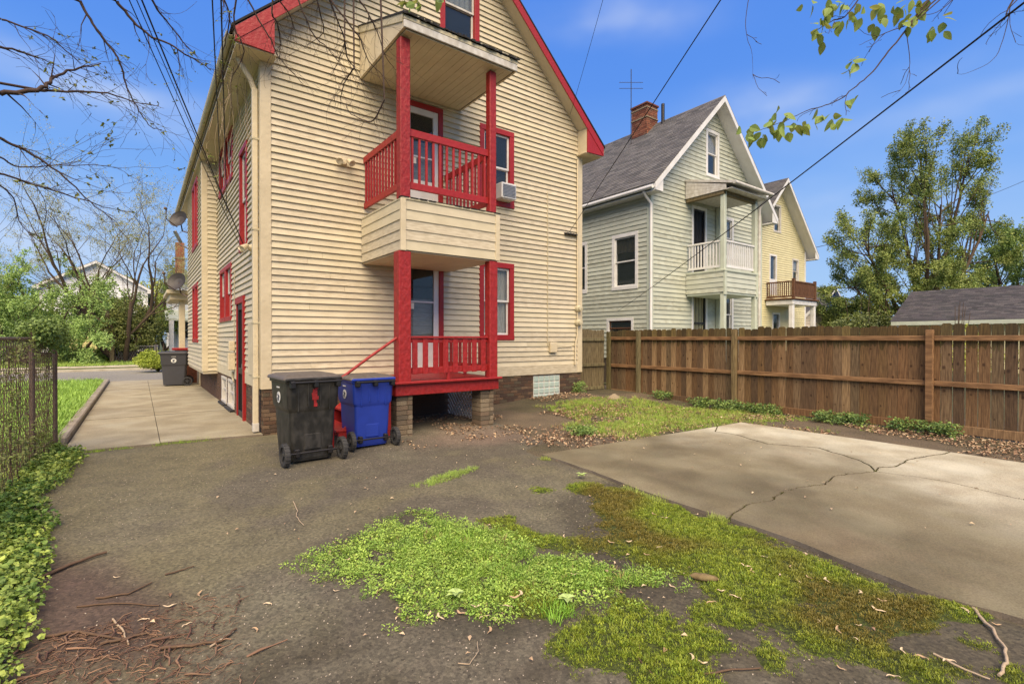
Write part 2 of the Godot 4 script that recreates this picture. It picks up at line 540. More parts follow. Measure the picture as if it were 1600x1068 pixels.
func window(th: Node3D, w: Wall, u0: float, y0: float, u1: float, y1: float, cw: float, cas: Material, sash: Material, cover: Array = [], proud := 0.036, backing := true) -> Node3D:
	# cover: [material, share of the height from the top, share of width]
	var o := node(th, "window", w.at((u0 + u1) * 0.5, y0))
	var m := MB.new()
	w.bx(m, u0, y0 + cw, u0 + cw, y1 - cw, -0.14, proud, 0.004)
	w.bx(m, u1 - cw, y0 + cw, u1, y1 - cw, -0.14, proud, 0.004)
	w.bx(m, u0, y1 - cw, u1, y1, -0.14, proud + 0.003, 0.004)
	w.bx(m, u0, y0, u1, y0 + cw, -0.14, proud + 0.012, 0.005)
	part(o, "casing", m, cas)
	var a := u0 + cw
	var b := u1 - cw
	var lo := y0 + cw
	var hi := y1 - cw
	var mid := (lo + hi) * 0.5
	var f := 0.045
	for k in 2:
		var s := MB.new()
		var d: float = [-0.015, -0.05][k]
		var q: Array = [[mid - 0.015, hi], [lo, mid + 0.02]][k]
		w.bx(s, a, q[0], a + f, q[1], d - 0.03, d, 0.004)
		w.bx(s, b - f, q[0], b, q[1], d - 0.03, d, 0.004)
		w.bx(s, a + f, q[1] - f, b - f, q[1], d - 0.03, d, 0.004)
		w.bx(s, a + f, q[0], b - f, q[0] + f, d - 0.03, d, 0.004)
		part(o, "sash", s, sash)
		var p := MB.new()
		w.bx(p, a + f, q[0] + f, b - f, q[1] - f, d - 0.018, d - 0.014)
		part(o, "pane", p, M.glass)
	if cover:
		var p := MB.new()
		var steps := 22
		var ww: float = (b - a) * cover[2]
		for i in steps:      # a hanging curtain or blind with soft folds
			var x0: float = a + ww * i / steps
			var x1: float = a + ww * (i + 1) / steps
			var d0 := -0.115 + 0.012 * sin(i * 1.7)
			var d1 := -0.115 + 0.012 * sin((i + 1) * 1.7)
			var yb: float = hi - (hi - lo) * cover[1]
			p.hexa([w.at(x0, yb, d0), w.at(x1, yb, d1), w.at(x1, hi, d1), w.at(x0, hi, d0), w.at(x0, yb, d0 - 0.004), w.at(x1, yb, d1 - 0.004), w.at(x1, hi, d1 - 0.004), w.at(x0, hi, d0 - 0.004)])
		part(o, "curtain", p, cover[0])
	return o

func bricks(parent: Node3D, w: Wall, u0: float, y0: float, u1: float, y1: float, mats: Array, holes: Array, stuff_if: Callable, mortar: Material, bw := 0.2, bh := 0.067) -> void:
	var core := MB.new()
	var more := MB.new()
	var r := 0
	var y := y0
	while y < y1 - 0.01:
		var x := u0 - (bw * 0.5 if r % 2 else 0.0)
		while x < u1:
			var a := maxf(x + 0.005, u0)
			var b := minf(x + bw - 0.005, u1)
			x += bw
			var top := minf(y + bh - 0.009, y1)
			var segs := [[a, b]]
			for h in holes:
				if top > h[1] + 0.004 and y < h[3] - 0.004:
					var ns := []
					for s in segs:
						if s[1] <= h[0] or s[0] >= h[2]: ns.append(s)
						else:
							if s[0] < h[0]: ns.append([s[0], h[0]])
							if s[1] > h[2]: ns.append([h[2], s[1]])
					segs = ns
			for s in segs:
				if s[1] - s[0] < 0.02: continue
				var far: bool = stuff_if.call((s[0] + s[1]) * 0.5)
				var mb := more if far else MB.new()
				w.bx(mb, s[0], y, s[1], top, -0.02, 0.008 + rng.randf_range(-0.003, 0.003), 0.0 if far else 0.003)
				if not far: part(parent, "brick", mb, mats[rng.randi() % mats.size()])
		y += bh
		r += 1
	# mortar bed behind the bricks, cut round the openings
	var us := [u0, u1]
	for h in holes:
		us.append(h[0]); us.append(h[2])
	us.sort()
	for i in us.size() - 1:
		if us[i + 1] - us[i] < 0.01: continue
		var mid: float = (us[i] + us[i + 1]) * 0.5
		var lo := y0
		var hi := y1
		for h in holes:
			if mid > h[0] and mid < h[2]:
				if h[1] > lo + 0.01: w.bx(core, us[i], lo, us[i + 1], h[1], -0.14, 0.0)
				lo = h[3]
		if hi - lo > 0.01: w.bx(core, us[i], lo, us[i + 1], hi, -0.14, 0.0)
	part(parent, "mortar", core, mortar)
	if more.v.size():
		var st := part(parent, "brickwork", more, mats[0])
		st.set_meta("kind", "stuff")

func railing(th: Node3D, a: Vector3, b: Vector3, h0: float, h1: float, n: int, bwid: float, mt: Material, tw := 0.09, th_ := 0.07, brk := 0.09) -> Node3D:
	var o := node(th, "railing", (a + b) * 0.5)
	var m := MB.new()
	m.beam(a + Vector3.UP * h1, b + Vector3.UP * h1, tw, th_, 0.006)
	part(o, "top_rail", m, mt)
	m = MB.new()
	m.beam(a + Vector3.UP * h0, b + Vector3.UP * h0, 0.04, brk, 0.005)
	part(o, "bottom_rail", m, mt)
	var d := (b - a).normalized()
	var bas := Basis(d, Vector3.UP, d.cross(Vector3.UP))
	for i in n:
		var p := a.lerp(b, (i + 0.5) / n)
		var s := MB.new()
		s.box(p + Vector3.UP * ((h0 + h1) * 0.5), Vector3(bwid, h1 - h0 - th_ * 0.5 - brk * 0.5 + 0.012, 0.032), bas.rotated(Vector3.UP, rng.randf_range(-0.03, 0.03)), 0.003)
		part(o, "baluster", s, mt)
	return o

func shingles(parent: Node3D, e0: Vector3, e1: Vector3, r0: Vector3, r1: Vector3, ex: float, tw: float, tones: Array, thick := 0.012) -> void:
	# tabs laid from the eave e0-e1 up to the ridge r0-r1
	var mb := MB.new()
	mb.colored = true
	var up := ((r0 - e0)).length()
	var nrm := (e1 - e0).cross(r0 - e0).normalized()
	if nrm.y < 0: nrm = -nrm
	var rows := int(up / ex)
	for i in rows:
		var p0 := e0.lerp(r0, float(i) / rows)
		var p1 := e1.lerp(r1, float(i) / rows)
		var q0 := e0.lerp(r0, float(i + 1) / rows)
		var q1 := e1.lerp(r1, float(i + 1) / rows)
		var len_ := p0.distance_to(p1)
		var cnt := int(len_ / tw)
		var sh := (i % 3) / 3.0
		for k in cnt + 1:
			var a := clampf((k - sh) / cnt, 0, 1)
			var b := clampf((k + 1 - sh) / cnt, 0, 1)
			if b - a < 0.001: continue
			var t: Color = tones[rng.randi() % tones.size()]
			var f := rng.randf_range(0.85, 1.12)
			mb.col = Color(t.r * f, t.g * f, t.b * f)
			var g := 0.003 / len_
			var hb := thick + rng.randf_range(-0.002, 0.003)
			mb.hexa([p0.lerp(p1, a + g), p0.lerp(p1, b - g), p0.lerp(p1, b - g) + nrm * hb, p0.lerp(p1, a + g) + nrm * hb, q0.lerp(q1, a + g), q0.lerp(q1, b - g), q0.lerp(q1, b - g) + nrm * 0.003, q0.lerp(q1, a + g) + nrm * 0.003])
	var o := part(parent, "shingles", mb, M.shingle)
	o.set_meta("kind", "stuff")

# ---------- the cream house ----------
const X0 := 1.64
const X1 := 8.94
const ZR := -9.1
const ZF := -22.0

func cream_house() -> void:
	var h := thing("clapboard_house", "tall cream clapboard house with red window trim and red rake boards", "house", Vector3((X0 + X1) * 0.5, 0, (ZR + ZF) * 0.5))
	var rear := Wall.new(Vector3(0, 0, ZR), Vector3.RIGHT, Vector3.BACK)
	var side := Wall.new(Vector3(X0, 0, 0), Vector3.BACK, Vector3.LEFT)
	var slope := 0.97
	var apex := (X0 + X1) * 0.5
	var ya := 6.28 + slope * (apex - 1.25)      # underside of the roof at the ridge
	var lim := func(y: float) -> Array:
		var half := minf(X1 - X0, 2.0 * (ya - y) / slope) * 0.5
		return [maxf(apex - half, X0 + 0.13), minf(apex + half, X1 - 0.13)]
	var holes := [[4.08, 3.85, 5.0, 6.28], [5.9, 4.53, 6.82, 6.25], [5.89, 1.57, 6.82, 3.29], [4.03, 0.97, 5.01, 3.22], [4.94, 7.76, 5.89, 9.3]]
	clad(h, "rear_wall", rear, 0.97, ya - 0.05, 0.1135, lim, holes, M.cream, 0.034, 0.005, M.sheath)
	# side wall: u is z, so the near corner is the larger number
	var slim := func(_y: float) -> Array: return [-15.0, ZR - 0.13]
	var sholes := [[-11.66, 0.0, -10.69, 2.42], [-14.3, 2.0, -12.4, 3.28], [-11.27, 3.3, -10.4, 5.3], [-14.38, 5.06, -12.17, 6.2]]
	clad(h, "side_wall", side, 0.97, 6.24, 0.1135, slim, sholes, M.cream, 0.034, 0.005, M.sheath)
	var bayw := Wall.new(Vector3(1.31, 0, 0), Vector3.BACK, Vector3.LEFT)
	var bayf := Wall.new(Vector3(0, 0, -15.0), Vector3.RIGHT, Vector3.BACK)
	var bh := [[-17.7, 1.5, -16.05, 3.15], [-17.7, 4.15, -16.05, 6.05]]
	clad(h, "bay_side_wall", bayw, 0.78, 6.24, 0.1135, func(_y): return [-19.6, -15.1], bh, M.cream, 0.034, 0.005, M.sheath)
	clad(h, "bay_end_wall", bayf, 0.78, 6.24, 0.1135, func(_y): return [1.41, 1.64], [], M.cream, 0.034, 0.005, M.sheath)
	var m := MB.new()
	m.ab(1.285, 0.76, -15.1, 1.42, 6.24, -14.975, 0.006)
	part(h, "corner_board", m, M.creamtrim)
	m = MB.new()
	m.ab(1.31, 0.7, -19.6, 1.66, 0.78, -15.0)
	part(h, "bay_floor", m, M.creamtrim)
	# trim
	m = MB.new()
	m.ab(X0 - 0.034, 0.76, ZR - 0.14, X0 + 0.13, 6.3, ZR + 0.034, 0.006)
	part(h, "corner_board", m, M.creamtrim)
	m = MB.new()
	m.ab(X1 - 0.13, 0.76, ZR - 0.14, X1 + 0.034, 6.3, ZR + 0.034, 0.006)
	part(h, "corner_board", m, M.creamtrim)
	m = MB.new()
	m.ab(X0 + 0.13, 0.755, ZR - 0.14, X1 - 0.13, 0.968, ZR + 0.03, 0.005)
	part(h, "water_table", m, M.cream[2])
	m = MB.new()
	m.ab(X0 - 0.03, 0.755, -10.69, X0 + 0.14, 0.968, ZR - 0.14, 0.005)
	m.ab(X0 - 0.03, 0.755, -15.0, X0 + 0.14, 0.968, -11.66, 0.005)
	part(h, "water_table", m, M.cream[3])
	# the walls that close the house
	m = MB.new()
	m.ab(X1 - 0.14, -0.1, ZF, X1, 6.3, ZR - 0.14)
	m.ab(X0, -0.1, ZF, X1 - 0.14, 6.3, ZF + 0.14)
	m.ab(X0, -0.1, ZF + 0.14, X0 + 0.14, 6.3, -19.6)
	m.ab(1.66, -0.1, -19.74, 1.8, 6.3, -15.0)
	part(h, "outer_wall", m, M.creamtrim)
	m = MB.new()
	m.ab(X0 + 0.15, 0.62, ZF + 0.15, X1 - 0.15, 0.74, ZR - 0.15)
	m.ab(X0 + 0.15, 3.5, ZF + 0.15, X1 - 0.15, 3.62, ZR - 0.15)
	m.ab(X0 + 0.15, 6.5, ZF + 0.15, X1 - 0.15, 6.6, ZR - 0.15)
	part(h, "floor", m, M.darkroom)
	# foundation
	var f := node(h, "foundation", Vector3(5.0, 0, ZR))
	bricks(f, rear, X0, -0.1, X1, 0.755, M.brick, [[7.4, 0.12, 8.25, 0.73]], func(u): return u > 2.1 and u < 5.1, M.mortar)
	var fs := node(h, "side_foundation", Vector3(X0, 0, -12))
	bricks(fs, side, -19.6, -0.1, ZR - 0.02, 0.755, M.brick, [[-11.66, -0.1, -10.69, 0.755], [-13.05, 0.08, -12.15, 0.7], [-14.15, 0.08, -13.3, 0.7]], func(u): return u < -14.2, M.mortar)
	for q in [[-13.05, -12.15], [-14.15, -13.3]]:
		window(h, side, q[0], 0.08, q[1], 0.7, 0.06, M.whiteold, M.whiteold, [M.curtain, 1.0, 1.0], 0.02)
		m = MB.new()
		m.ab(X0 - 0.1, 0.0, q[0] - 0.03, X0 + 0.02, 0.08, q[1] + 0.03, 0.01)
		part(h, "basement_sill", m, M.iron)
	# glass blocks
	var gb := node(h, "glass_block_window", Vector3(7.82, 0.4, ZR))
	for i in 5:
		for k in 4:
			m = MB.new()
			var a := 7.42 + i * 0.163
			var b := 0.145 + k * 0.1435
			rear.bx(m, a + 0.006, b + 0.006, a + 0.157, b + 0.137, -0.08, 0.004, 0.02)
			part(gb, "glass_block", m, M.block)
	m = MB.new()
	rear.bx(m, 7.4, 0.12, 8.25, 0.73, -0.09, -0.014)
	part(gb, "grout", m, M.whiteold)
	m = MB.new()
	rear.bx(m, 7.35, 0.07, 8.32, 0.12, -0.05, 0.05, 0.01)
	part(gb, "sill", m, M.stone)
	# windows
	window(h, rear, 5.9, 4.53, 6.82, 6.25, 0.115, M.red, M.white, [])
	window(h, rear, 5.89, 1.57, 6.82, 3.29, 0.115, M.red, M.white, [M.curtain, 1.0, 1.0])
	window(h, rear, 4.94, 7.76, 5.89, 9.3, 0.115, M.red, M.whiteold, [M.blind, 0.45, 1.0])
	window(h, side, -11.27, 3.3, -10.4, 5.3, 0.1, M.red, M.whiteold, [M.curtain, 0.5, 1.0])
	for q in [[-14.3, -13.37, 2.0, 3.28], [-13.33, -12.4, 2.0, 3.28], [-14.38, -13.3, 5.06, 6.2], [-13.25, -12.17, 5.06, 6.2]]:
		window(h, side, q[0], q[2], q[1], q[3], 0.1, M.red, M.whiteold, [M.curtain, 0.6, 1.0])
	for q in [[1.5, 3.15], [4.15, 6.05]]:
		window(h, bayw, -17.7, q[0], -16.9, q[1], 0.1, M.red, M.whiteold, [M.curtain, 1.0, 1.0])
		window(h, bayw, -16.85, q[0], -16.05, q[1], 0.1, M.red, M.whiteold, [M.curtain, 1.0, 1.0])
	m = MB.new()
	side.bx(m, -13.37, 2.0, -13.33, 3.28, -0.14, 0.02)
	side.bx(m, -13.3, 5.06, -13.25, 6.2, -0.14, 0.02)
	bayw.bx(m, -16.9, 1.5, -16.85, 3.15, -0.14, 0.02)
	bayw.bx(m, -16.9, 4.15, -16.85, 6.05, -0.14, 0.02)
	part(h, "mullion", m, M.red)
	# rear doors: glazed storm doors in a white frame
	for q in [[4.08, 3.85, 5.0, 6.28, 0.9], [4.03, 0.97, 5.01, 3.22, 0.62]]:
		var d := node(h, "storm_door", rear.at((q[0] + q[2]) * 0.5, q[1]))
		m = MB.new()
		rear.bx(m, q[0], q[1], q[0] + 0.1, q[3] - 0.1, -0.14, 0.04, 0.004)
		rear.bx(m, q[2] - 0.1, q[1], q[2], q[3] - 0.1, -0.14, 0.04, 0.004)
		rear.bx(m, q[0], q[3] - 0.1, q[2], q[3], -0.14, 0.043, 0.004)
		part(d, "casing", m, M.red)
		var a: float = q[0] + 0.1
		var b: float = q[2] - 0.1
		var t: float = q[3] - 0.1
		m = MB.new()
		rear.bx(m, a, q[1], a + 0.11, t, -0.04, 0.012, 0.005)
		rear.bx(m, b - 0.11, q[1], b, t, -0.04, 0.012, 0.005)
		rear.bx(m, a + 0.11, t - 0.12, b - 0.11, t, -0.04, 0.012, 0.005)
		rear.bx(m, a + 0.11, q[1], b - 0.11, q[1] + q[4], -0.04, 0.008, 0.005)
		rear.bx(m, a + 0.11, q[1] + 1.35, b - 0.11, q[1] + 1.38, -0.03, 0.004)
		part(d, "leaf", m, M.white)
		m = MB.new()
		rear.bx(m, a + 0.11, q[1] + q[4], b - 0.11, t - 0.12, -0.022, -0.018)
		part(d, "pane", m, M.glass)
		m = MB.new()
		rear.bx(m, a + 0.15, q[1] + 1.22, a + 0.24, q[1] + 1.34, -0.012, -0.008)
		part(d, "sticker", m, M.paper)
		m = MB.new()
		var n := 9
		for i in n: rear.bx(m, a + 0.1, q[1] + q[4] + i * 0.09, b - 0.1, q[1] + q[4] + i * 0.09 + 0.086, -0.125 - 0.006 * (i % 2), -0.11)
		part(d, "inner_panel", m, M.blind)
	# side door: black iron security door in a red casing
	var sd := node(h, "security_door", side.at(-11.2, 0))
	m = MB.new()
	side.bx(m, -11.66, 0.0, -11.58, 2.3, -0.14, 0.04, 0.004)
	side.bx(m, -10.79, 0.0, -10.69, 2.3, -0.14, 0.06, 0.004)
	side.bx(m, -11.66, 2.3, -10.69, 2.42, -0.14, 0.06, 0.004)
	part(sd, "casing", m, M.red)
	m = MB.new()
	for q in [[-11.58, -11.5], [-10.87, -10.79]]: side.bx(m, q[0], 0.04, q[1], 2.3, -0.05, 0.02, 0.004)
	for y in [0.04, 0.9, 2.18]: side.bx(m, -11.5, y, -10.87, y + 0.12, -0.05, 0.02, 0.004)
	for i in 6: side.bx(m, -11.43 + i * 0.1, 0.16, -11.41 + i * 0.1, 2.18, -0.03, -0.01)
	part(sd, "grille", m, M.iron)
	m = MB.new()
	side.bx(m, -11.5, 0.1, -10.87, 2.2, -0.09, -0.06)
	part(sd, "inner_door", m, M.darkroom)
	m = MB.new()
	side.bx(m, -10.87, 1.02, -10.8, 1.12, 0.02, 0.06, 0.008)
	part(sd, "handle", m, M.metal)
	# roof
	var ov := 0.35
	var zb := ZR + ov
	var roof := node(h, "roof", Vector3(apex, 8, -15))
	for s in [-1.0, 1.0]:
		var ex: float = apex + s * (apex - 1.2)
		var e := Vector3(ex, 6.25, zb)
		var r := Vector3(apex, ya, zb)
		var th := Vector3(0, 0.17, 0)
		var far := Vector3(0, 0, ZF - 0.6 - zb)
		m = MB.new()
		m.hexa([e, r, r + th, e + th, e + far, r + far, r + th + far, e + th + far])
		part(roof, "deck_underside", m, M.creamtrim)
		m = MB.new()
		var o := Vector3(s * 0.05, -0.03, 0.03)
		var t2 := Vector3(0, 0.04, 0)
		m.hexa([e + th + o, r + th + Vector3(0, 0, 0.03), r + th + t2 + Vector3(0, 0, 0.03), e + th + t2 + o, e + th + far + o, r + th + far, r + th + t2 + far, e + th + t2 + far + o])
		part(roof, "shingle_edge", m, M.tar)
		# rake board with its boxed lower end
		m = MB.new()
		var d := Vector3(0, 0, 0.028)
		m.hexa([e + Vector3(0, -0.06, 0.001), r + Vector3(0, -0.06, 0.001), r + th + Vector3(0, -0.012, 0.001), e + th + Vector3(0, -0.02, 0.001), e + d + Vector3(0, -0.06, 0), r + d + Vector3(0, -0.06, 0), r + th + d + Vector3(0, -0.012, 0), e + th + d + Vector3(0, -0.02, 0)])
		part(roof, "rake_board", m, M.red)
		m = MB.new()
		var q0 := Vector3(ex, 6.19, zb - 0.012)
		var q1 := Vector3(ex - s * 0.56, 6.17, zb - 0.012)
		var q2 := Vector3(ex - s * 0.56, 6.25 + 0.56 * slope, zb - 0.012)
		m.poly([q0, q1, q2, Vector3(ex, 6.26, zb - 0.012)], Vector3(0, 0, 0.03))
		part(roof, "rake_return", m, M.red)
		m = MB.new()
		m.ab(ex - s * 0.015, 6.16, ZF - 0.6, ex - s * 0.6, 6.19, zb - 0.016)
		part(roof, "soffit", m, M.creamtrim)
		m = MB.new()
		m.ab(ex - s * 0.56, 6.19, zb - 0.36, ex - s * 0.53, 6.25 + 0.53 * slope, zb - 0.014)
		part(roof, "return_cheek", m, M.creamtrim)
		m = MB.new()      # gutter
		for i in 8:
			var a0 := PI * i / 8.0
			var a1 := PI * (i + 1) / 8.0
			var g0 := Vector3(ex + s * (0.055 - 0.055 * cos(a0)), 6.36 - 0.08 * sin(a0), 0)
			var g1 := Vector3(ex + s * (0.055 - 0.055 * cos(a1)), 6.36 - 0.08 * sin(a1), 0)
			var zz := Vector3(0, 0, zb - 0.05)
			var ze := Vector3(0, 0, ZF - 0.6)
			m.hexa([g0 + zz, g1 + zz, g1 + zz + Vector3(0, 0.003, 0), g0 + zz + Vector3(0, 0.003, 0), g0 + ze, g1 + ze, g1 + ze + Vector3(0, 0.003, 0), g0 + ze + Vector3(0, 0.003, 0)])
		part(roof, "gutter", m, M.creamold)
	# downspout with its straps on the near corner
	m = MB.new()
	m.ab(X0 - 0.13, 0.12, ZR - 0.2, X0 - 0.045, 5.75, ZR - 0.1, 0.012)
	m.tube([Vector3(X0 - 0.087, 5.72, ZR - 0.15), Vector3(X0 - 0.15, 5.9, ZR - 0.15), Vector3(X0 - 0.3, 6.1, ZR - 0.1), Vector3(X0 - 0.4, 6.3, ZR - 0.1)], [0.045], 8)
	var ds := part(h, "downspout", m, M.creamtrim)
	m = MB.new()
	m.ab(X0 - 0.135, 0.05, ZR - 0.205, X0 - 0.04, 0.2, ZR - 0.095, 0.01)
	part(ds, "outlet", m, M.whiteold)
	for y in [0.95, 1.85, 3.4, 4.9]:
		m = MB.new()
		m.ab(X0 - 0.137, y, ZR - 0.207, X0 - 0.03, y + 0.03, ZR - 0.093)
		part(ds, "strap", m, M.creamold)
	# front porch seen past the bay
	m = MB.new()
	m.ab(0.75, 3.15, -23.6, 1.64, 3.27, -20.6, 0.01)
	m.ab(0.85, 2.95, -23.5, 1.64, 3.15, -20.8, 0.01)
	part(h, "front_porch_roof", m, M.creamtrim)
	m = MB.new()
	m.ab(1.12, 1.2, -21.3, 1.3, 2.95, -21.05, 0.01)
	part(h, "front_porch_post", m, M.creamtrim)
	var fp := node(h, "front_porch_pier", Vector3(1.2, 0, -21.2))
	var pw := Wall.new(Vector3(0, 0, -20.95), Vector3.RIGHT, Vector3.BACK)
	bricks(fp, pw, 1.0, 0.0, 1.64, 1.2, M.redbrick, [], func(_u): return true, M.mortar)
	m = MB.new()
	m.ab(0.92, 1.2, -21.4, 1.64, 1.28, -20.88, 0.01)
	part(fp, "cap", m, M.redold)

func porch() -> void:
	var p := thing("back_porch", "red two-storey back porch with cream balcony box and shed roof", "porch", Vector3(4.24, 0, -8.2))
	var xa := 3.2
	var xb := 5.17
	var zf := -7.33
	var m := MB.new()
	# brick piers
	for q in [[3.24, 3.52], [4.82, 5.1]]:
		var pr := node(p, "pier", Vector3((q[0] + q[1]) * 0.5, 0, zf - 0.2))
		var z0 := zf - 0.06
		var nrow := 9
		for r in nrow:
			var y := 0.0 + r * 0.0775
			var parts := [[q[0], (q[0] + q[1]) * 0.5 + (0.04 if r % 2 else -0.05)], [(q[0] + q[1]) * 0.5 + (0.04 if r % 2 else -0.05), q[1]]]
			if r % 2 == 0: parts = [[q[0], q[0] + 0.2], [q[0] + 0.2, q[1]]]
			for s in parts:
				m = MB.new()
				var j := rng.randf_range(-0.004, 0.004)
				m.ab(s[0] + 0.004, y, z0 - 0.3, s[1] - 0.004, y + 0.069, z0 + j, 0.004)
				part(pr, "brick", m, M.pier[rng.randi() % 5])
		m = MB.new()
		m.ab(q[0] + 0.01, -0.1, z0 - 0.29, q[1] - 0.01, 0.7, z0 - 0.012)
		part(pr, "mortar", m, M.mortar)
	# deck
	var deck := node(p, "deck", Vector3(4.2, 0.9, -8.2))
	var n := 13
	for i in n:
		m = MB.new()
		var z := ZR + 0.05 + (zf + 0.05 - ZR - 0.05) * i / n
		m.ab(xa - 0.04, 0.885, z + 0.003, xb + 0.03, 0.915, z + (zf - ZR) / n - 0.003, 0.004)
		part(deck, "floor_board", m, M.redold)
	m = MB.new()
	m.ab(xa, 0.70, zf - 0.035, xb, 0.884, zf, 0.008)
	part(deck, "front_skirt", m, M.redold)
	m = MB.new()
	m.ab(xa - 0.035, 0.885, zf + 0.052, xb + 0.03, 0.928, zf + 0.075, 0.01)
	part(deck, "nosing", m, M.redold)
	m = MB.new()
	m.ab(xa, 0.70, ZR + 0.05, xa + 0.035, 0.884, zf - 0.036, 0.006)
	m.ab(xb - 0.035, 0.70, ZR + 0.05, xb, 0.884, zf - 0.036, 0.006)
	for i in 3: m.ab(3.7 + i * 0.45, 0.72, ZR + 0.05, 3.74 + i * 0.45, 0.884, zf - 0.036)
	part(deck, "joist", m, M.redold)
	# white lattice on the far side under the deck
	var lat := node(p, "lattice", Vector3(xb - 0.07, 0.4, -8.3))
	for i in 14:
		for s in [-1.0, 1.0]:
			m = MB.new()
			var z := -8.95 + i * 0.11
			var a := Vector3(xb - 0.07 + s * 0.005, 0.05, z)
			var b := Vector3(xb - 0.07 + s * 0.005, 0.7, z + s * 0.65)
			if b.z > zf - 0.4:
				var k := (zf - 0.4 - a.z) / (b.z - a.z); b = a.lerp(b, k)
			if b.z < ZR + 0.06:
				var k := (ZR + 0.06 - a.z) / (b.z - a.z); b = a.lerp(b, k)
			if a.distance_to(b) < 0.05: continue
			m.beam(a, b, 0.008, 0.03)
			part(lat, "slat", m, M.whiteold)
	# posts
	for q in [[3.25, 3.46, 0.915, 2.98, zf - 0.19, zf + 0.02], [4.97, 5.14, 0.915, 2.98, zf - 0.16, zf + 0.01], [3.29, 3.46, 3.80, 6.34, zf - 0.17, zf], [4.98, 5.12, 3.80, 6.34, zf - 0.14, zf]]:
		m = MB.new()
		m.ab(q[0], q[2], q[4], q[1], q[3], q[5], 0.012)
		part(p, "post", m, M.redold)
	# half posts against the wall
	for x in [3.99, 5.02]:
		pass
	# lower railing: wide flat balusters, front and right
	var lr := node(p, "railing", Vector3(4.2, 1.3, zf))
	for k in 2:
		var a: Vector3 = [Vector3(3.46, 0.915, zf - 0.09), Vector3(5.06, 0.915, ZR + 0.03)][k]
		var b: Vector3 = [Vector3(4.97, 0.915, zf - 0.09), Vector3(5.06, 0.915, zf - 0.16)][k]
		var d := (b - a).normalized()
		var bas := Basis(d, Vector3.UP, d.cross(Vector3.UP))
		m = MB.new(); m.beam(a + Vector3.UP * 0.71, b + Vector3.UP * 0.71, 0.11, 0.035, 0.006); part(lr, "top_rail", m, M.redold)
		m = MB.new(); m.beam(a + Vector3.UP * 0.655, b + Vector3.UP * 0.655, 0.035, 0.07, 0.005); part(lr, "under_rail", m, M.redold)
		m = MB.new(); m.beam(a + Vector3.UP * 0.17, b + Vector3.UP * 0.17, 0.035, 0.1, 0.005); part(lr, "bottom_rail", m, M.redold)
		m = MB.new(); m.box(a.lerp(b, 0.48) + Vector3.UP * 0.06, Vector3(0.05, 0.12, 0.05), bas, 0.004); part(lr, "rail_block", m, M.redold)
		var nb: int = [8, 9][k]
		for i in nb:
			m = MB.new()
			m.box(a.lerp(b, (i + 0.52) / nb) + Vector3.UP * 0.4 + bas.z * 0.026, Vector3(0.095, 0.575, 0.018), bas, 0.003)
			part(lr, "baluster", m, M.redold)
	# steps on the left, with a pipe handrail
	var stp := node(p, "steps", Vector3(2.7, 0, -8.0))
	for i in 3:
		m = MB.new()
		var x := 3.16 - i * 0.27
		m.ab(x - 0.3, 0.66 - i * 0.225, -8.6, x, 0.70 - i * 0.225, -7.45, 0.008)
		part(stp, "tread", m, M.redstep)
		m = MB.new()
		m.ab(x - 0.03, 0.44 - i * 0.225, -8.58, x - 0.006, 0.66 - i * 0.225, -7.47)
		part(stp, "riser", m, M.redstep)
	for z in [-8.58, -7.5]:
		m = MB.new()
		m.poly([Vector3(3.18, 0.02, z), Vector3(2.36, 0.02, z), Vector3(2.36, 0.2, z), Vector3(3.18, 0.87, z)], Vector3(0, 0, 0.04))
		part(stp, "stringer", m, M.redstep)
	m = MB.new()
	m.tube([Vector3(3.3, 1.64, -7.42), Vector3(2.8, 1.31, -7.42), Vector3(2.36, 1.0, -7.42), Vector3(2.27, 0.88, -7.42), Vector3(2.26, 0.0, -7.42)], [0.022], 8)
	part(stp, "handrail", m, M.redold)
	# balcony box
	var front := Wall.new(Vector3(0, 0, zf), Vector3.RIGHT, Vector3.BACK)
	var left := Wall.new(Vector3(3.31, 0, 0), Vector3.BACK, Vector3.LEFT)
	var right := Wall.new(Vector3(5.15, 0, 0), Vector3.BACK, Vector3.RIGHT)
	var mats := [M.cream[0], M.cream[1], M.cream[2], M.cream[3]]
	clad(p, "balcony_front", front, 3.0, 3.79, 0.16, func(_y): return [3.37, 5.09], [], mats, 0.022, 0.008, M.sheath)
	clad(p, "balcony_side", left, 3.0, 3.79, 0.16, func(_y): return [ZR + 0.04, zf - 0.02], [], mats, 0.022, 0.008, M.sheath)
	clad(p, "balcony_side", right, 3.0, 3.79, 0.16, func(_y): return [ZR + 0.04, zf - 0.02], [], mats, 0.022, 0.008, M.sheath)
	for x in [3.28, 5.085]:
		m = MB.new()
		m.ab(x, 2.985, zf - 0.02, x + 0.09, 3.80, zf + 0.032, 0.005)
		part(p, "corner_board", m, M.creamtrim)
	m = MB.new()
	m.ab(3.29, 3.79, ZR + 0.04, 5.17, 3.825, zf + 0.028, 0.006)
	part(p, "balcony_floor", m, M.creamold)
	m = MB.new()
	for i in 12:
		var k := 3.28 + i * 0.16
		m.ab(k, 3.826, zf - 0.03 - rng.randf() * 0.05, k + 0.14, 3.836, zf + 0.03 + rng.randf() * 0.02)
	part(p, "roofing_felt", m, M.tar)
	for i in 12:
		m = MB.new()
		m.ab(3.315 + i * 0.1525, 2.975, ZR + 0.04, 3.315 + (i + 1) * 0.1525 - 0.004, 2.995, zf - 0.01, 0.003)
		part(p, "soffit_board", m, M.creamtrim)
	# balcony railings
	railing(p, Vector3(3.46, 3.83, zf - 0.08), Vector3(4.98, 3.83, zf - 0.08), 0.22, 1.06, 12, 0.038, M.red, 0.06, 0.12, 0.11)
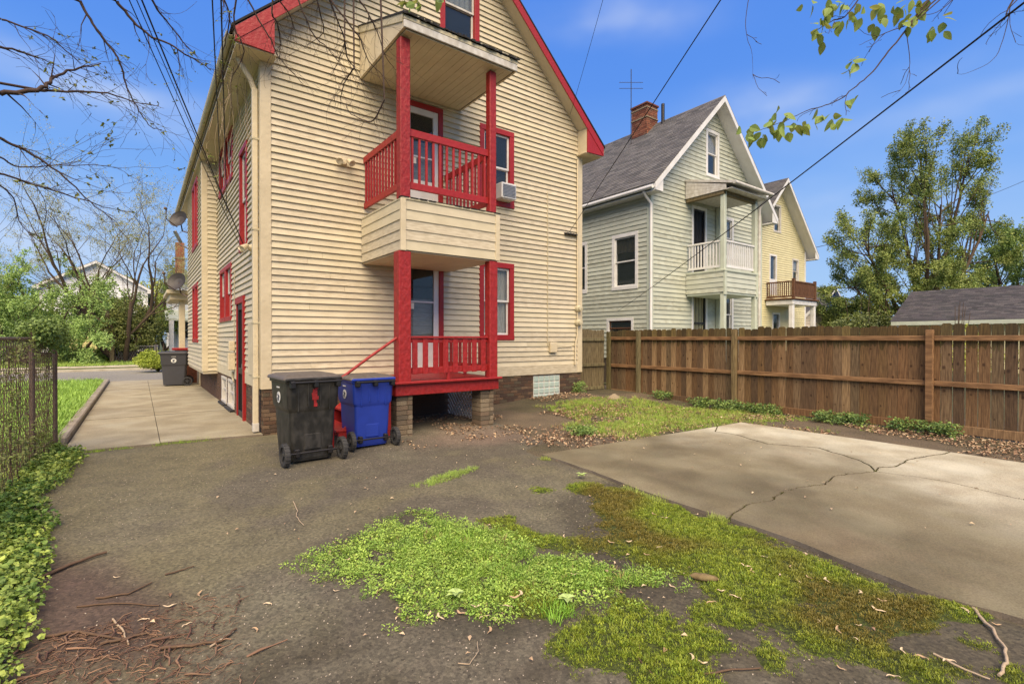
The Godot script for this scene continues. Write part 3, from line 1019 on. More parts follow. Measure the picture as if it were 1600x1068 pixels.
	railing(p, Vector3(3.36, 3.83, ZR + 0.03), Vector3(3.36, 3.83, zf - 0.17), 0.22, 1.06, 12, 0.038, M.red, 0.06, 0.12, 0.11)
	railing(p, Vector3(5.06, 3.83, ZR + 0.03), Vector3(5.06, 3.83, zf - 0.14), 0.22, 1.06, 12, 0.038, M.red, 0.06, 0.12, 0.11)
	# shed roof over the balcony
	var roof := node(p, "shed_roof", Vector3(4.4, 6.7, -8.2))
	var ra := 3.27
	var rb := 5.45
	for i in 15:
		m = MB.new()
		var w := (rb - 0.08 - ra - 0.05) / 15.0
		m.ab(ra + 0.05 + i * w, 6.36, ZR + 0.04, ra + 0.05 + (i + 1) * w - 0.004, 6.38, zf + 0.14, 0.003)
		part(roof, "ceiling_board", m, M.creamtrim)
	m = MB.new()
	m.hexa([Vector3(ra, 6.50, zf + 0.19), Vector3(rb, 6.50, zf + 0.19), Vector3(rb, 7.25, ZR + 0.03), Vector3(ra, 7.25, ZR + 0.03), Vector3(ra, 6.56, zf + 0.19), Vector3(rb, 6.56, zf + 0.19), Vector3(rb, 7.31, ZR + 0.03), Vector3(ra, 7.31, ZR + 0.03)])
	part(roof, "roof_deck", m, M.creamold)
	m = MB.new()      # torn tar paper along the front
	for i in 40:
		var x0 := ra - 0.03 + (rb - ra + 0.06) * i / 40.0
		var x1 := ra - 0.03 + (rb - ra + 0.06) * (i + 1) / 40.0
		var dz := rng.randf_range(0.0, 0.05)
		var up := rng.randf_range(0.004, 0.02)
		m.hexa([Vector3(x0, 6.565 - dz * 0.5 + up, zf + 0.2 + dz), Vector3(x1, 6.565 - dz * 0.5 + up, zf + 0.2 + dz), Vector3(x1, 7.33, ZR + 0.03), Vector3(x0, 7.33, ZR + 0.03), Vector3(x0, 6.58 + up, zf + 0.2 + dz), Vector3(x1, 6.58 + up, zf + 0.2 + dz), Vector3(x1, 7.345, ZR + 0.03), Vector3(x0, 7.345, ZR + 0.03)])
	part(roof, "tar_paper", m, M.tar)
	m = MB.new()
	m.ab(ra, 6.38, zf + 0.15, rb, 6.50, zf + 0.185, 0.006)
	part(roof, "front_fascia", m, M.whiteold)
	for x in [ra, rb - 0.04]:
		m = MB.new()
		m.poly([Vector3(x, 6.38, ZR + 0.035), Vector3(x, 6.38, zf + 0.149), Vector3(x, 6.51, zf + 0.149), Vector3(x, 7.26, ZR + 0.035)], Vector3(0.04, 0, 0))
		part(roof, "side_cheek", m, M.creamtrim)
		m = MB.new()
		m.beam(Vector3(x - 0.005 if x < 4.0 else x + 0.045, 6.53, zf + 0.15), Vector3(x - 0.005 if x < 4.0 else x + 0.045, 7.27, ZR + 0.04), 0.025, 0.12, 0.004)
		part(roof, "rafter_board", m, M.creamold)

# ---------- the neighbours ----------
func gable_house(called: String, label: String, x0: float, x1: float, zr: float, zf: float, ye: float, slope: float, ov: float, ex: float, y0: float, mats: Array, sheath: Material, trim: Material, holes: Array, sholes: Array, joined: bool, tones: Array, fas: Material) -> Array:
	var h := thing(called, label, "house", Vector3((x0 + x1) * 0.5, 0, (zr + zf) * 0.5))
	var rear := Wall.new(Vector3(0, 0, zr), Vector3.RIGHT, Vector3.BACK)
	var side := Wall.new(Vector3(x0, 0, 0), Vector3.BACK, Vector3.LEFT)
	var ap := (x0 + x1) * 0.5
	var ya := ye + slope * (ap - x0)
	var lim := func(y: float) -> Array:
		var half := minf(x1 - x0, 2.0 * (ya - y) / slope) * 0.5
		return [maxf(ap - half, x0 + 0.12), minf(ap + half, x1 - 0.12)]
	clad(h, "rear_wall", rear, y0, ya - 0.05, ex, lim, holes, mats, 0.032, 0.006, sheath, joined)
	clad(h, "side_wall", side, y0, ye, ex, func(_y): return [zf, zr - 0.12], sholes, mats, 0.032, 0.006, sheath, joined)
	var m := MB.new()
	for x in [x0, x1]:
		m = MB.new()
		m.ab(x - 0.04 if x == x0 else x - 0.12, y0, zr - 0.12, x + 0.12 if x == x0 else x + 0.04, ye, zr + 0.04, 0.006)
		part(h, "corner_board", m, trim)
	m = MB.new()
	m.ab(x0 + 0.01, -0.1, zf, x1 - 0.01, y0, zr - 0.01)
	part(h, "foundation", m, M.mortar)
	m = MB.new()
	m.ab(x1 - 0.14, y0, zf, x1, ye, zr - 0.14)
	m.ab(x0 + 0.01, y0, zf - 0.01, x1 - 0.14, ye + 0.2, zf + 0.14)
	part(h, "outer_wall", m, trim)
	m = MB.new()
	m.ab(x0 + 0.15, 0.5, zf + 0.15, x1 - 0.15, 0.6, zr - 0.15)
	if ye > 4.5: m.ab(x0 + 0.15, 3.6, zf + 0.15, x1 - 0.15, 3.7, zr - 0.15)
	if ye > 6.5: m.ab(x0 + 0.15, 6.75, zf + 0.15, x1 - 0.15, 6.85, zr - 0.15)
	part(h, "floor", m, M.darkroom)
	var roof := node(h, "roof", Vector3(ap, ya, (zr + zf) * 0.5))
	var zb := zr + ov
	for s in [-1.0, 1.0]:
		var eo: float = ap + s * (ap - x0 + 0.42)
		var e := Vector3(eo, ye - 0.42 * slope, zb)
		var r := Vector3(ap, ya, zb)
		var th := Vector3(0, 0.15, 0)
		var far := Vector3(0, 0, zf - 0.4 - zb)
		m = MB.new()
		m.hexa([e, r, r + th, e + th, e + far, r + far, r + th + far, e + th + far])
		part(roof, "deck_underside", m, fas)
		shingles(roof, e + th + Vector3(s * 0.04, 0.004, 0.03), e + th + far + Vector3(s * 0.04, 0.004, 0), r + th + Vector3(0, 0.02, 0.03), r + th + far + Vector3(0, 0.02, 0), 0.14, 0.32, tones)
		m = MB.new()
		var d := Vector3(0, 0, 0.03)
		var dn := Vector3(0, -0.07, 0.001)
		m.hexa([e + dn, r + dn, r + th + Vector3(0, -0.01, 0.001), e + th + Vector3(0, -0.01, 0.001), e + dn + d, r + dn + d, r + th + d, e + th + d])
		part(roof, "rake_board", m, fas)
		m = MB.new()
		var q := Vector3(eo, ye - 0.42 * slope - 0.08, zb - 0.02)
		m.poly([q, q + Vector3(-s * 0.42, 0, 0), q + Vector3(-s * 0.42, 0.42 * slope + 0.08, 0), q + Vector3(0, 0.09, 0)], Vector3(0, 0, 0.035))
		part(roof, "rake_return", m, fas)
		m = MB.new()
		m.ab(eo - s * 0.02, ye - 0.42 * slope - 0.1, zf, eo - s * 0.42, ye - 0.42 * slope - 0.06, zb - 0.03)
		part(roof, "soffit", m, fas)
		m = MB.new()
		m.tube([e + Vector3(s * 0.05, 0.03, -0.05), e + far + Vector3(s * 0.05, 0.03, 0)], [0.065], 8)
		part(roof, "gutter", m, fas)
	return [h, rear, side, roof]

func green_house() -> void:
	var grey := [Color(0.16, 0.155, 0.155), Color(0.19, 0.185, 0.18), Color(0.13, 0.13, 0.13), Color(0.21, 0.205, 0.20)]
	var holes := [[17.15, 7.75, 18.05, 9.55], [16.25, 3.95, 17.2, 6.5], [16.25, 1.15, 17.25, 3.4], [18.1, 4.75, 19.1, 6.4], [18.1, 1.7, 19.1, 3.4]]
	var sh := [[-12.5, 3.35, -11.3, 5.35], [-12.75, 1.6, -11.5, 2.35], [-14.9, 3.35, -13.75, 5.35]]
	var r := gable_house("clapboard_house", "pale green clapboard house with white trim and grey shingle roof", 13.9, 21.3, -10.8, -23.5, 6.95, 0.97, 0.5, 0.155, 0.9, M.green, M.greensheath, M.greentrim, holes, sh, false, grey, M.white)
	var h: Node3D = r[0]
	var rear: Wall = r[1]
	var side: Wall = r[2]
	window(h, rear, 17.15, 7.75, 18.05, 9.55, 0.12, M.white, M.white, [M.curtain, 0.5, 1.0])
	window(h, rear, 18.1, 4.75, 19.1, 6.4, 0.12, M.white, M.white, [M.curtain, 1.0, 1.0])
	window(h, rear, 18.1, 1.7, 19.1, 3.4, 0.12, M.white, M.white, [])
	window(h, side, -12.5, 3.35, -11.3, 5.35, 0.13, M.white, M.white, [M.darkroom, 0.3, 1.0])
	window(h, side, -14.9, 3.35, -13.75, 5.35, 0.13, M.white, M.white, [])
	window(h, side, -12.75, 1.6, -11.5, 2.35, 0.1, M.white, M.deckwood, [])
	var m := MB.new()
	for q in [[16.25, 3.95, 17.2, 6.5, M.darkroom], [16.25, 1.15, 17.25, 3.4, M.lemon]]:
		var d := node(h, "security_door", rear.at((q[0] + q[2]) * 0.5, q[1]))
		m = MB.new()
		rear.bx(m, q[0], q[1], q[0] + 0.1, q[3] - 0.1, -0.14, 0.045, 0.004)
		rear.bx(m, q[2] - 0.1, q[1], q[2], q[3] - 0.1, -0.14, 0.045, 0.004)
		rear.bx(m, q[0], q[3] - 0.1, q[2], q[3], -0.14, 0.048, 0.004)
		part(d, "casing", m, M.white)
		m = MB.new()
		var a: float = q[0] + 0.1
		var b: float = q[2] - 0.1
		for x in [a, b - 0.06]: rear.bx(m, x, q[1], x + 0.06, q[3] - 0.1, -0.03, 0.01)
		for y in [q[1], q[1] + 0.75, q[1] + 1.0, q[3] - 0.17]: rear.bx(m, a + 0.06, y, b - 0.06, y + 0.06, -0.03, 0.01)
		for i in 6: rear.bx(m, a + 0.1 + i * 0.095, q[1], a + 0.115 + i * 0.095, q[3] - 0.1, -0.025, -0.005)
		part(d, "grille", m, M.iron)
		m = MB.new()
		rear.bx(m, a, q[1], b, q[3] - 0.1, -0.1, -0.07)
		part(d, "inner_door", m, q[4])
	# side downspout
	m = MB.new()
	m.tube([Vector3(13.47, 6.5, -10.75), Vector3(13.6, 6.35, -10.75), Vector3(13.83, 6.15, -10.72), Vector3(13.83, 0.9, -10.72)], [0.05], 8)
	part(h, "downspout", m, M.white)
	# chimney of single bricks with a corbelled head
	var ch := node(h, "chimney", Vector3(17.2, 10.5, -16.5))
	var cx0 := 17.0
	var cx1 := 17.7
	var cz := -13.4
	var cl := Wall.new(Vector3(cx0, 0, 0), Vector3.BACK, Vector3.LEFT)
	var cf := Wall.new(Vector3(0, 0, cz), Vector3.RIGHT, Vector3.BACK)
	bricks(ch, cl, cz - 0.8, 9.3, cz, 11.4, M.redbrick, [], func(_u): return false, M.mortar, 0.21, 0.085)
	bricks(ch, cf, cx0, 9.3, cx1, 11.4, M.redbrick, [], func(_u): return false, M.mortar, 0.21, 0.085)
	m = MB.new()
	m.ab(cx0 + 0.15, 9.3, cz - 0.8, cx1, 11.4, cz - 0.15)
	part(ch, "core", m, M.mortar)
	for y in [10.85, 11.25]:
		m = MB.new()
		m.ab(cx0 - 0.03, y, cz - 0.83, cx1 + 0.03, y + 0.05, cz + 0.03, 0.006)
		part(ch, "band", m, M.stone)
	m = MB.new()
	m.ab(cx0 - 0.05, 11.4, cz - 0.85, cx1 + 0.05, 11.48, cz + 0.05, 0.01)
	part(ch, "cap", m, M.redbrick[2])
	for q in [[18.0, 10.2, -12.9, 0.07], [14.6, 7.4, -16.5, 0.06]]:
		m = MB.new()
		m.tube([Vector3(q[0] - 0.6, q[1], q[2]), Vector3(q[0] - 0.6, q[1] + 1.1, q[2])], [q[3]], 10)
		part(h, "vent_pipe", m, M.iron)
	# the porch and balcony of the green house
	var p := thing("back_porch", "green and white back balcony with shed roof on the pale green house", "porch", Vector3(17.0, 0, -10))
	var zf := -9.3
	var xa := 15.9
	var xb := 18.1
	for q in [[xa, 0.9, 3.2], [xa, 3.95, 6.62], [xb - 0.14, 0.9, 3.2], [xb - 0.14, 3.95, 6.62]]:
		m = MB.new()
		m.ab(q[0], q[1], zf - 0.15, q[0] + 0.15, q[2], zf, 0.01)
		part(p, "post", m, M.greentrim)
	m = MB.new()
	m.ab(xb - 0.3, 0.9, -10.76, xb - 0.06, 6.62, -10.6, 0.01)
	part(p, "pilaster", m, M.greentrim)
	m = MB.new()
	m.ab(xa - 0.02, 0.8, -10.76, xb + 0.02, 0.9, zf, 0.01)
	part(p, "deck", m, M.greentrim)
	var front := Wall.new(Vector3(0, 0, zf), Vector3.RIGHT, Vector3.BACK)
	var left := Wall.new(Vector3(xa, 0, 0), Vector3.BACK, Vector3.LEFT)
	clad(p, "balcony_front", front, 3.2, 3.9, 0.17, func(_y): return [xa + 0.1, xb - 0.1], [], M.green, 0.03, 0.008, M.greensheath)
	clad(p, "balcony_side", left, 3.2, 3.9, 0.17, func(_y): return [-10.76, zf - 0.02], [], M.green, 0.03, 0.008, M.greensheath)
	for x in [xa - 0.02, xb - 0.12]:
		m = MB.new()
		m.ab(x, 3.1, zf - 0.02, x + 0.13, 3.92, zf + 0.04, 0.005)
		part(p, "corner_board", m, M.greentrim)
	m = MB.new()
	m.ab(xa - 0.04, 3.9, -10.75, xb + 0.04, 3.97, zf + 0.05, 0.01)
	part(p, "balcony_floor", m, M.greentrim)
	m = MB.new()
	m.ab(xa, 3.12, -10.75, xb, 3.2, zf, 0.01)
	part(p, "soffit", m, M.greentrim)
	railing(p, Vector3(xa + 0.15, 3.97, zf - 0.07), Vector3(xb - 0.14, 3.97, zf - 0.07), 0.12, 0.98, 15, 0.05, M.white, 0.09, 0.06, 0.08)
	railing(p, Vector3(xa + 0.07, 3.97, -10.74), Vector3(xa + 0.07, 3.97, zf - 0.15), 0.12, 0.98, 11, 0.05, M.white, 0.09, 0.06, 0.08)
	m = MB.new()
	m.hexa([Vector3(xa - 0.1, 6.78, zf + 0.35), Vector3(xb + 0.25, 6.78, zf + 0.35), Vector3(xb + 0.25, 7.25, -10.75), Vector3(xa - 0.1, 7.25, -10.75), Vector3(xa - 0.1, 6.86, zf + 0.35), Vector3(xb + 0.25, 6.86, zf + 0.35), Vector3(xb + 0.25, 7.33, -10.75), Vector3(xa - 0.1, 7.33, -10.75)])
	part(p, "shed_roof", m, M.whiteold)
	for i in 4:
		m = MB.new()
		var t := i / 4.0
		m.poly([Vector3(xa - 0.08, 6.63, -10.75).lerp(Vector3(xa - 0.08, 7.25, -10.75), t), Vector3(xa - 0.08, 6.63, zf + 0.1).lerp(Vector3(xa - 0.08, 6.8, zf + 0.1), t), Vector3(xa - 0.08, 6.63, zf + 0.1).lerp(Vector3(xa - 0.08, 6.8, zf + 0.1), t + 0.23), Vector3(xa - 0.08, 6.63, -10.75).lerp(Vector3(xa - 0.08, 7.25, -10.75), t + 0.24)], Vector3(0.03, 0, 0))
		part(p, "side_board", m, M.whiteold)
	m = MB.new()
	m.ab(xa - 0.05, 6.5, -10.75, xa + 0.1, 6.63, zf, 0.008)
	m.ab(xa + 0.1, 6.5, zf - 0.15, xb, 6.63, zf, 0.008)
	part(p, "beam", m, M.greywood)
	m = MB.new()
	m.ab(xa - 0.05, 6.635, -10.74, xb + 0.2, 6.66, zf + 0.3)
	part(p, "ceiling", m, M.whiteold)
	m = MB.new()
	m.tube([Vector3(xa - 0.12, 6.79, zf + 0.42), Vector3(xb + 0.28, 6.79, zf + 0.42)], [0.06], 8)
	part(p, "gutter", m, M.whiteold)
	m = MB.new()
	m.tube([Vector3(xb + 0.2, 6.76, zf + 0.4), Vector3(xb + 0.15, 6.5, zf + 0.1), Vector3(xb + 0.05, 6.35, zf + 0.05), Vector3(xb + 0.05, 0.9, zf + 0.05)], [0.05], 8)
	part(p, "downspout", m, M.whiteold)
	# antenna
	m = MB.new()
	m.tube([Vector3(16.6, 9.4, -13.9), Vector3(16.6, 12.9, -13.9)], [0.018], 6)
	for y in [12.1, 12.35]: m.tube([Vector3(16.2, y, -14.2), Vector3(17.0, y, -13.6)], [0.011], 5)
	solo("roof_antenna", m, M.iron, "thin metal television antenna beside the brick chimney of the green house", "antenna")

func lemon_house() -> void:
	var grey := [Color(0.15, 0.14, 0.13), Color(0.18, 0.17, 0.155), Color(0.12, 0.115, 0.11)]
	var holes := [[29.0, 7.7, 29.9, 9.3], [28.55, 4.1, 29.4, 6.4], [31.3, 4.9, 32.15, 6.4], [27.0, 4.6, 27.7, 6.4], [28.9, 1.2, 29.8, 3.1]]
	var r := gable_house("clapboard_house", "pale yellow clapboard house beyond the green one with a brown deck", 25.9, 33.06, -14.0, -26.0, 6.95, 1.0, 0.6, 0.13, 0.9, [M.lemon], M.lemon, M.white, holes, [], true, grey, M.white)
	var h: Node3D = r[0]
	var rear: Wall = r[1]
	window(h, rear, 29.0, 7.7, 29.9, 9.3, 0.1, M.whiteold, M.whiteold, [M.curtain, 0.6, 1.0])
	window(h, rear, 31.3, 4.9, 32.15, 6.4, 0.1, M.whiteold, M.whiteold, [M.curtain, 0.4, 1.0])
	window(h, rear, 27.0, 4.6, 27.7, 6.4, 0.1, M.whiteold, M.whiteold, [M.curtain, 0.4, 1.0])
	var m := MB.new()
	for q in [[28.55, 4.1, 29.4, 6.4], [28.9, 1.2, 29.8, 3.1]]:
		var d := node(h, "door", rear.at(q[0] + 0.4, q[1]))
		m = MB.new()
		rear.bx(m, q[0], q[1], q[0] + 0.1, q[3], -0.14, 0.04)
		rear.bx(m, q[2] - 0.1, q[1], q[2], q[3], -0.14, 0.04)
		rear.bx(m, q[0] + 0.1, q[3] - 0.1, q[2] - 0.1, q[3], -0.14, 0.04)
		rear.bx(m, q[0] + 0.1, q[1], q[2] - 0.1, q[1] + 0.9, -0.05, 0.0)
		part(d, "frame", m, M.white)
		m = MB.new()
		rear.bx(m, q[0] + 0.1, q[1] + 0.9, q[2] - 0.1, q[3] - 0.1, -0.04, -0.03)
		part(d, "pane", m, M.glass)
	# deck porch
	var p := thing("deck_porch", "brown railed deck on white porch posts of the far yellow house", "porch", Vector3(29.6, 0, -13.2))
	m = MB.new()
	m.ab(28.1, 3.45, -13.96, 31.0, 3.72, -12.5, 0.02)
	part(p, "beam", m, M.white)
	m = MB.new()
	m.ab(28.0, 3.72, -13.96, 31.1, 3.8, -12.4, 0.02)
	part(p, "deck", m, M.deckwood)
	for x in [28.15, 30.75]:
		m = MB.new()
		m.ab(x, 0.0, -12.75, x + 0.22, 3.45, -12.53, 0.02)
		part(p, "post", m, M.white)
		m = MB.new()
		m.ab(x, 3.8, -12.6, x + 0.14, 4.85, -12.46, 0.01)
		part(p, "newel", m, M.deckwood)
	railing(p, Vector3(28.3, 3.8, -12.53), Vector3(30.75, 3.8, -12.53), 0.1, 0.9, 17, 0.09, M.deckwood)
	railing(p, Vector3(28.2, 3.8, -13.95), Vector3(28.2, 3.8, -12.6), 0.1, 0.9, 12, 0.05, M.deckwood)

func garage() -> void:
	var g := thing("garage", "low garage with dark shingle roof and pale eave behind the wooden fence", "garage", Vector3(36, 0, -3))
	var m := MB.new()
	m.ab(32.9, -0.1, -9.1, 39.1, 2.5, 6.0)
	part(g, "wall", m, M.lemon)
	m = MB.new()
	m.hexa([Vector3(32.5, 2.5, -9.4), Vector3(36, 4.3, -9.4), Vector3(36, 4.2, -9.4), Vector3(32.5, 2.4, -9.4), Vector3(32.5, 2.5, 6.3), Vector3(36, 4.3, 6.3), Vector3(36, 4.2, 6.3), Vector3(32.5, 2.4, 6.3)])
	m.hexa([Vector3(39.5, 2.5, -9.4), Vector3(36, 4.3, -9.4), Vector3(36, 4.2, -9.4), Vector3(39.5, 2.4, -9.4), Vector3(39.5, 2.5, 6.3), Vector3(36, 4.3, 6.3), Vector3(36, 4.2, 6.3), Vector3(39.5, 2.4, 6.3)])
	m.poly([Vector3(32.9, 2.45, -9.1), Vector3(39.1, 2.45, -9.1), Vector3(36, 4.1, -9.1)], Vector3(0, 0, 0.1))
	part(g, "roof_deck", m, M.tar)
	m = MB.new()
	m.ab(32.44, 2.3, -9.4, 32.52, 2.5, 6.3, 0.01)
	part(g, "fascia", m, M.greentrim)
	shingles(g, Vector3(32.45, 2.51, 6.3), Vector3(32.45, 2.51, -9.45), Vector3(36, 4.33, 6.3), Vector3(36, 4.33, -9.45), 0.15, 0.34, [Color(0.085, 0.08, 0.085), Color(0.11, 0.10, 0.105), Color(0.07, 0.068, 0.07), Color(0.13, 0.12, 0.12)])

func far_houses() -> void:
	var grey := [Color(0.2, 0.19, 0.18), Color(0.16, 0.15, 0.15)]
	var w := mat(Color(0.86, 0.87, 0.88), 0.6)
	var r := gable_house("white_house", "white house across the street with a tall red brick chimney", 2.0, 9.0, -45, -55, 6.0, 0.5, 0.4, 0.14, 0.5, [w], w, M.white, [[2.6, 1.5, 3.4, 3.0], [5, 4.0, 6, 5.5]], [], true, grey, M.greentrim)
	var m := MB.new()
	m.ab(2.35, 6.0, -48.6, 2.95, 9.3, -48.0, 0.02)
	part(r[0], "chimney", m, M.redbrick[1])
	m = MB.new()
	m.ab(2.3, 8.0, -48.65, 3.0, 8.1, -47.95)
	part(r[0], "chimney_band", m, M.stone)
	m = MB.new()
	m.hexa([Vector3(1.5, 2.9, -43.2), Vector3(9, 2.9, -43.2), Vector3(9, 3.6, -45), Vector3(1.5, 3.6, -45), Vector3(1.5, 3.05, -43.2), Vector3(9, 3.05, -43.2), Vector3(9, 3.75, -45), Vector3(1.5, 3.75, -45)])
	part(r[0], "porch_roof", m, M.greentrim)
	for x in [1.7, 4.2]:
		m = MB.new()
		m.ab(x, 0, -43.5, x + 0.3, 2.95, -43.2, 0.02)
		part(r[0], "porch_post", m, M.white)
	window(r[0], r[1], 2.6, 1.5, 3.4, 3.0, 0.12, M.white, M.white, [])
	window(r[0], r[1], 5, 4.0, 6, 5.5, 0.12, M.white, M.white, [])
	r = gable_house("white_house", "white house at the left edge of the view across the street", -17, -8.0, -46, -56, 4.8, 0.6, 0.4, 0.14, 0.5, [w], w, M.white, [[-10.4, 1.5, -9.4, 3.2]], [], true, [Color(0.2, 0.15, 0.12), Color(0.17, 0.13, 0.11)], M.white)
	window(r[0], r[1], -10.4, 1.5, -9.4, 3.2, 0.12, M.white, M.white, [])
	var cr := mat(Color(0.86, 0.82, 0.58), 0.7)
	r = gable_house("pale_house", "pale house half hidden behind the bare tree across the street", -6.5, 0.6, -56, -66, 6.0, 0.6, 0.4, 0.14, 0.5, [w], w, M.white, [[-4.5, 3.6, -3.5, 5.2], [-2.0, 3.6, -1.0, 5.2]], [], true, grey, M.white)
	for q in [-4.5, -2.0]: window(r[0], r[1], q, 3.6, q + 1.0, 5.2, 0.12, M.white, M.white, [])
	m = MB.new()
	m.ab(-5.5, 0.3, -54.5, -1.5, 2.2, -54.3)
	solo("yellow_wall", m, cr, "low yellow wall behind the shrubs across the street", "wall")
	# the far blue house and a pale one past the deck
	var bl := mat(Color(0.16, 0.26, 0.55), 0.7)
	var pal := mat(Color(0.84, 0.80, 0.74), 0.7)
	r = gable_house("pale_house", "small pale house low behind the fence beside the yellow house", 37.0, 42.5, -16.2, -24, 2.9, 0.45, 0.3, 0.2, 0.5, [pal], pal, M.white, [[38.6, 1.3, 39.4, 2.5]], [], true, grey, M.white)
	window(r[0], r[1], 38.6, 1.3, 39.4, 2.5, 0.1, M.white, M.white, [])
	r = gable_house("blue_house", "blue house just visible behind the dense tree by the fence", 56, 63, -22.5, -30, 4.2, 0.8, 0.4, 0.2, 0.5, [bl], bl, M.white, [[57.5, 1.8, 58.6, 3.4]], [], true, grey, M.white)
	window(r[0], r[1], 57.5, 1.8, 58.6, 3.4, 0.12, M.white, M.white, [])

# ---------- fences ----------
func picket_mesh(w: float, h: float) -> MB:
	# a dog-eared board; algae has grown down from the cut top in a ragged edge
	var m := MB.new()
	m.colored = true
	var c := 0.028
	var a := w * 0.5
	var n := 5
	var lo := []
	for i in n + 1: lo.append(1.42 + rng.randf_range(-0.12, 0.1))
	for i in n:
		var x0 := lerpf(-a, a, i / float(n))
		var x1 := lerpf(-a, a, (i + 1.0) / n)
		var t0 := h - c * (1.0 if i == 0 else 0.0)
		var t1 := h - c * (1.0 if i == n - 1 else 0.0)
		var k := rng.randf_range(0.94, 1.04)
		m.col = Color(k, k, k)
		m.hexa([Vector3(x0, 0, 0), Vector3(x1, 0, 0), Vector3(x1, 0, 0.017), Vector3(x0, 0, 0.017), Vector3(x0, lo[i], 0), Vector3(x1, lo[i + 1], 0), Vector3(x1, lo[i + 1], 0.017), Vector3(x0, lo[i], 0.017)])
		m.col = Color(0.55, 0.62, 0.42) * k
		m.hexa([Vector3(x0, lo[i], 0), Vector3(x1, lo[i + 1], 0), Vector3(x1, lo[i + 1], 0.017), Vector3(x0, lo[i], 0.017), Vector3(x0, t0, 0), Vector3(x1, t1, 0), Vector3(x1, t1, 0.017), Vector3(x0, t0, 0.017)])
	for i in rng.randi_range(1, 3):      # knots
		var c0 := Vector3(rng.randf_range(-a * 0.7, a * 0.7), rng.randf_range(0.1, 1.35), -0.0008)
		var rx := rng.randf_range(0.006, 0.013)
		for q in 2:
			m.col = [Color(0.62, 0.56, 0.5), Color(0.34, 0.28, 0.22)][q]
			var f: float = [1.9, 1.0][q]
			var z := Vector3(0, 0, -0.0006 * q)
			for k in 9:
				var a0 := TAU * k / 9.0
				var a1 := TAU * (k + 1) / 9.0
				m.tri(c0 + z, c0 + z + Vector3(cos(a1) * rx * f, sin(a1) * rx * 1.5 * f, 0), c0 + z + Vector3(cos(a0) * rx * f, sin(a0) * rx * 1.5 * f, 0))
	return m
func wooden_fence() -> void:
	var f := thing("privacy_fence", "brown dog-eared wooden privacy fence along the right of the yard", "fence", Vector3(10.6, 0, -3))
	var xf := 10.62
	var pk := []
	for i in 8: pk.append(picket_mesh(0.1425 - 0.0006 * (i % 4), 1.74 + 0.008 * (i % 4)).mesh())
	var z := -9.6
	var top := 0.02
	var k := 0
	while z < 5.0:
		var o := MeshInstance3D.new()
		o.name = "picket"
		o.mesh = pk[rng.randi() % 8]
		o.material_override = M.wood[rng.randi() % 10]
		f.add_child(o, true)
		o.position = Vector3(xf + 0.022 + rng.randf_range(0, 0.004), 0.085 + rng.randf_range(-0.016, 0.016), z) - f.position
		o.rotation = Vector3(0, PI / 2 + rng.randf_range(-0.03, 0.03), rng.randf_range(-0.004, 0.004))
		z += 0.1455 + (rng.randf_range(0.004, 0.010) if z > -2.6 else 0.0)
		k += 1
	var m := MB.new()
	var posts := [-9.62, -8.58, -5.93, -2.52, 0.75, 3.9]
	for i in posts.size():
		m = MB.new()
		m.ab(xf - 0.115, -0.1, posts[i] - 0.05, xf - 0.02, 1.80 if i != 3 else 1.75, posts[i] + 0.05, 0.006)
		part(f, "post", m, M.mosswood[i % 3] if i < 3 else M.railwood)
	for i in posts.size() - 1:
		var a: float = posts[i] + 0.05
		var b: float = posts[i + 1] - 0.05
		for y in [1.61, 0.86]:
			m = MB.new()
			m.ab(xf - 0.04, y - 0.042, a, xf + 0.02, y + 0.042, b, 0.006)
			part(f, "rail", m, M.railwood)
		m = MB.new()
		m.ab(xf - 0.02, 0.06, a, xf + 0.02, 0.2, b, 0.005)
		part(f, "kick_board", m, M.wood[2 + i % 3])
	# the short return to the house corner
	var g := thing("wooden_fence", "short grey mossy fence panel closing the gap to the cream house", "fence", Vector3(9.8, 0, -9.75))
	var x := 8.98
	while x < 10.55:
		var o := MeshInstance3D.new()
		o.name = "picket"
		o.mesh = pk[rng.randi() % 8]
		o.material_override = [M.greywood, M.mosswood[1], M.mosswood[2], M.greywood][rng.randi() % 4]
		g.add_child(o, true)
		o.position = Vector3(x, 0.1, -9.79) - g.position
		o.rotation.z = rng.randf_range(-0.006, 0.006)
		x += 0.147
	for y in [1.58, 0.88, 0.24]:
		m = MB.new()
		m.ab(8.96, y - 0.042, -9.771, 10.5, y + 0.042, -9.72, 0.006)
		part(g, "rail", m, M.mosswood[1])

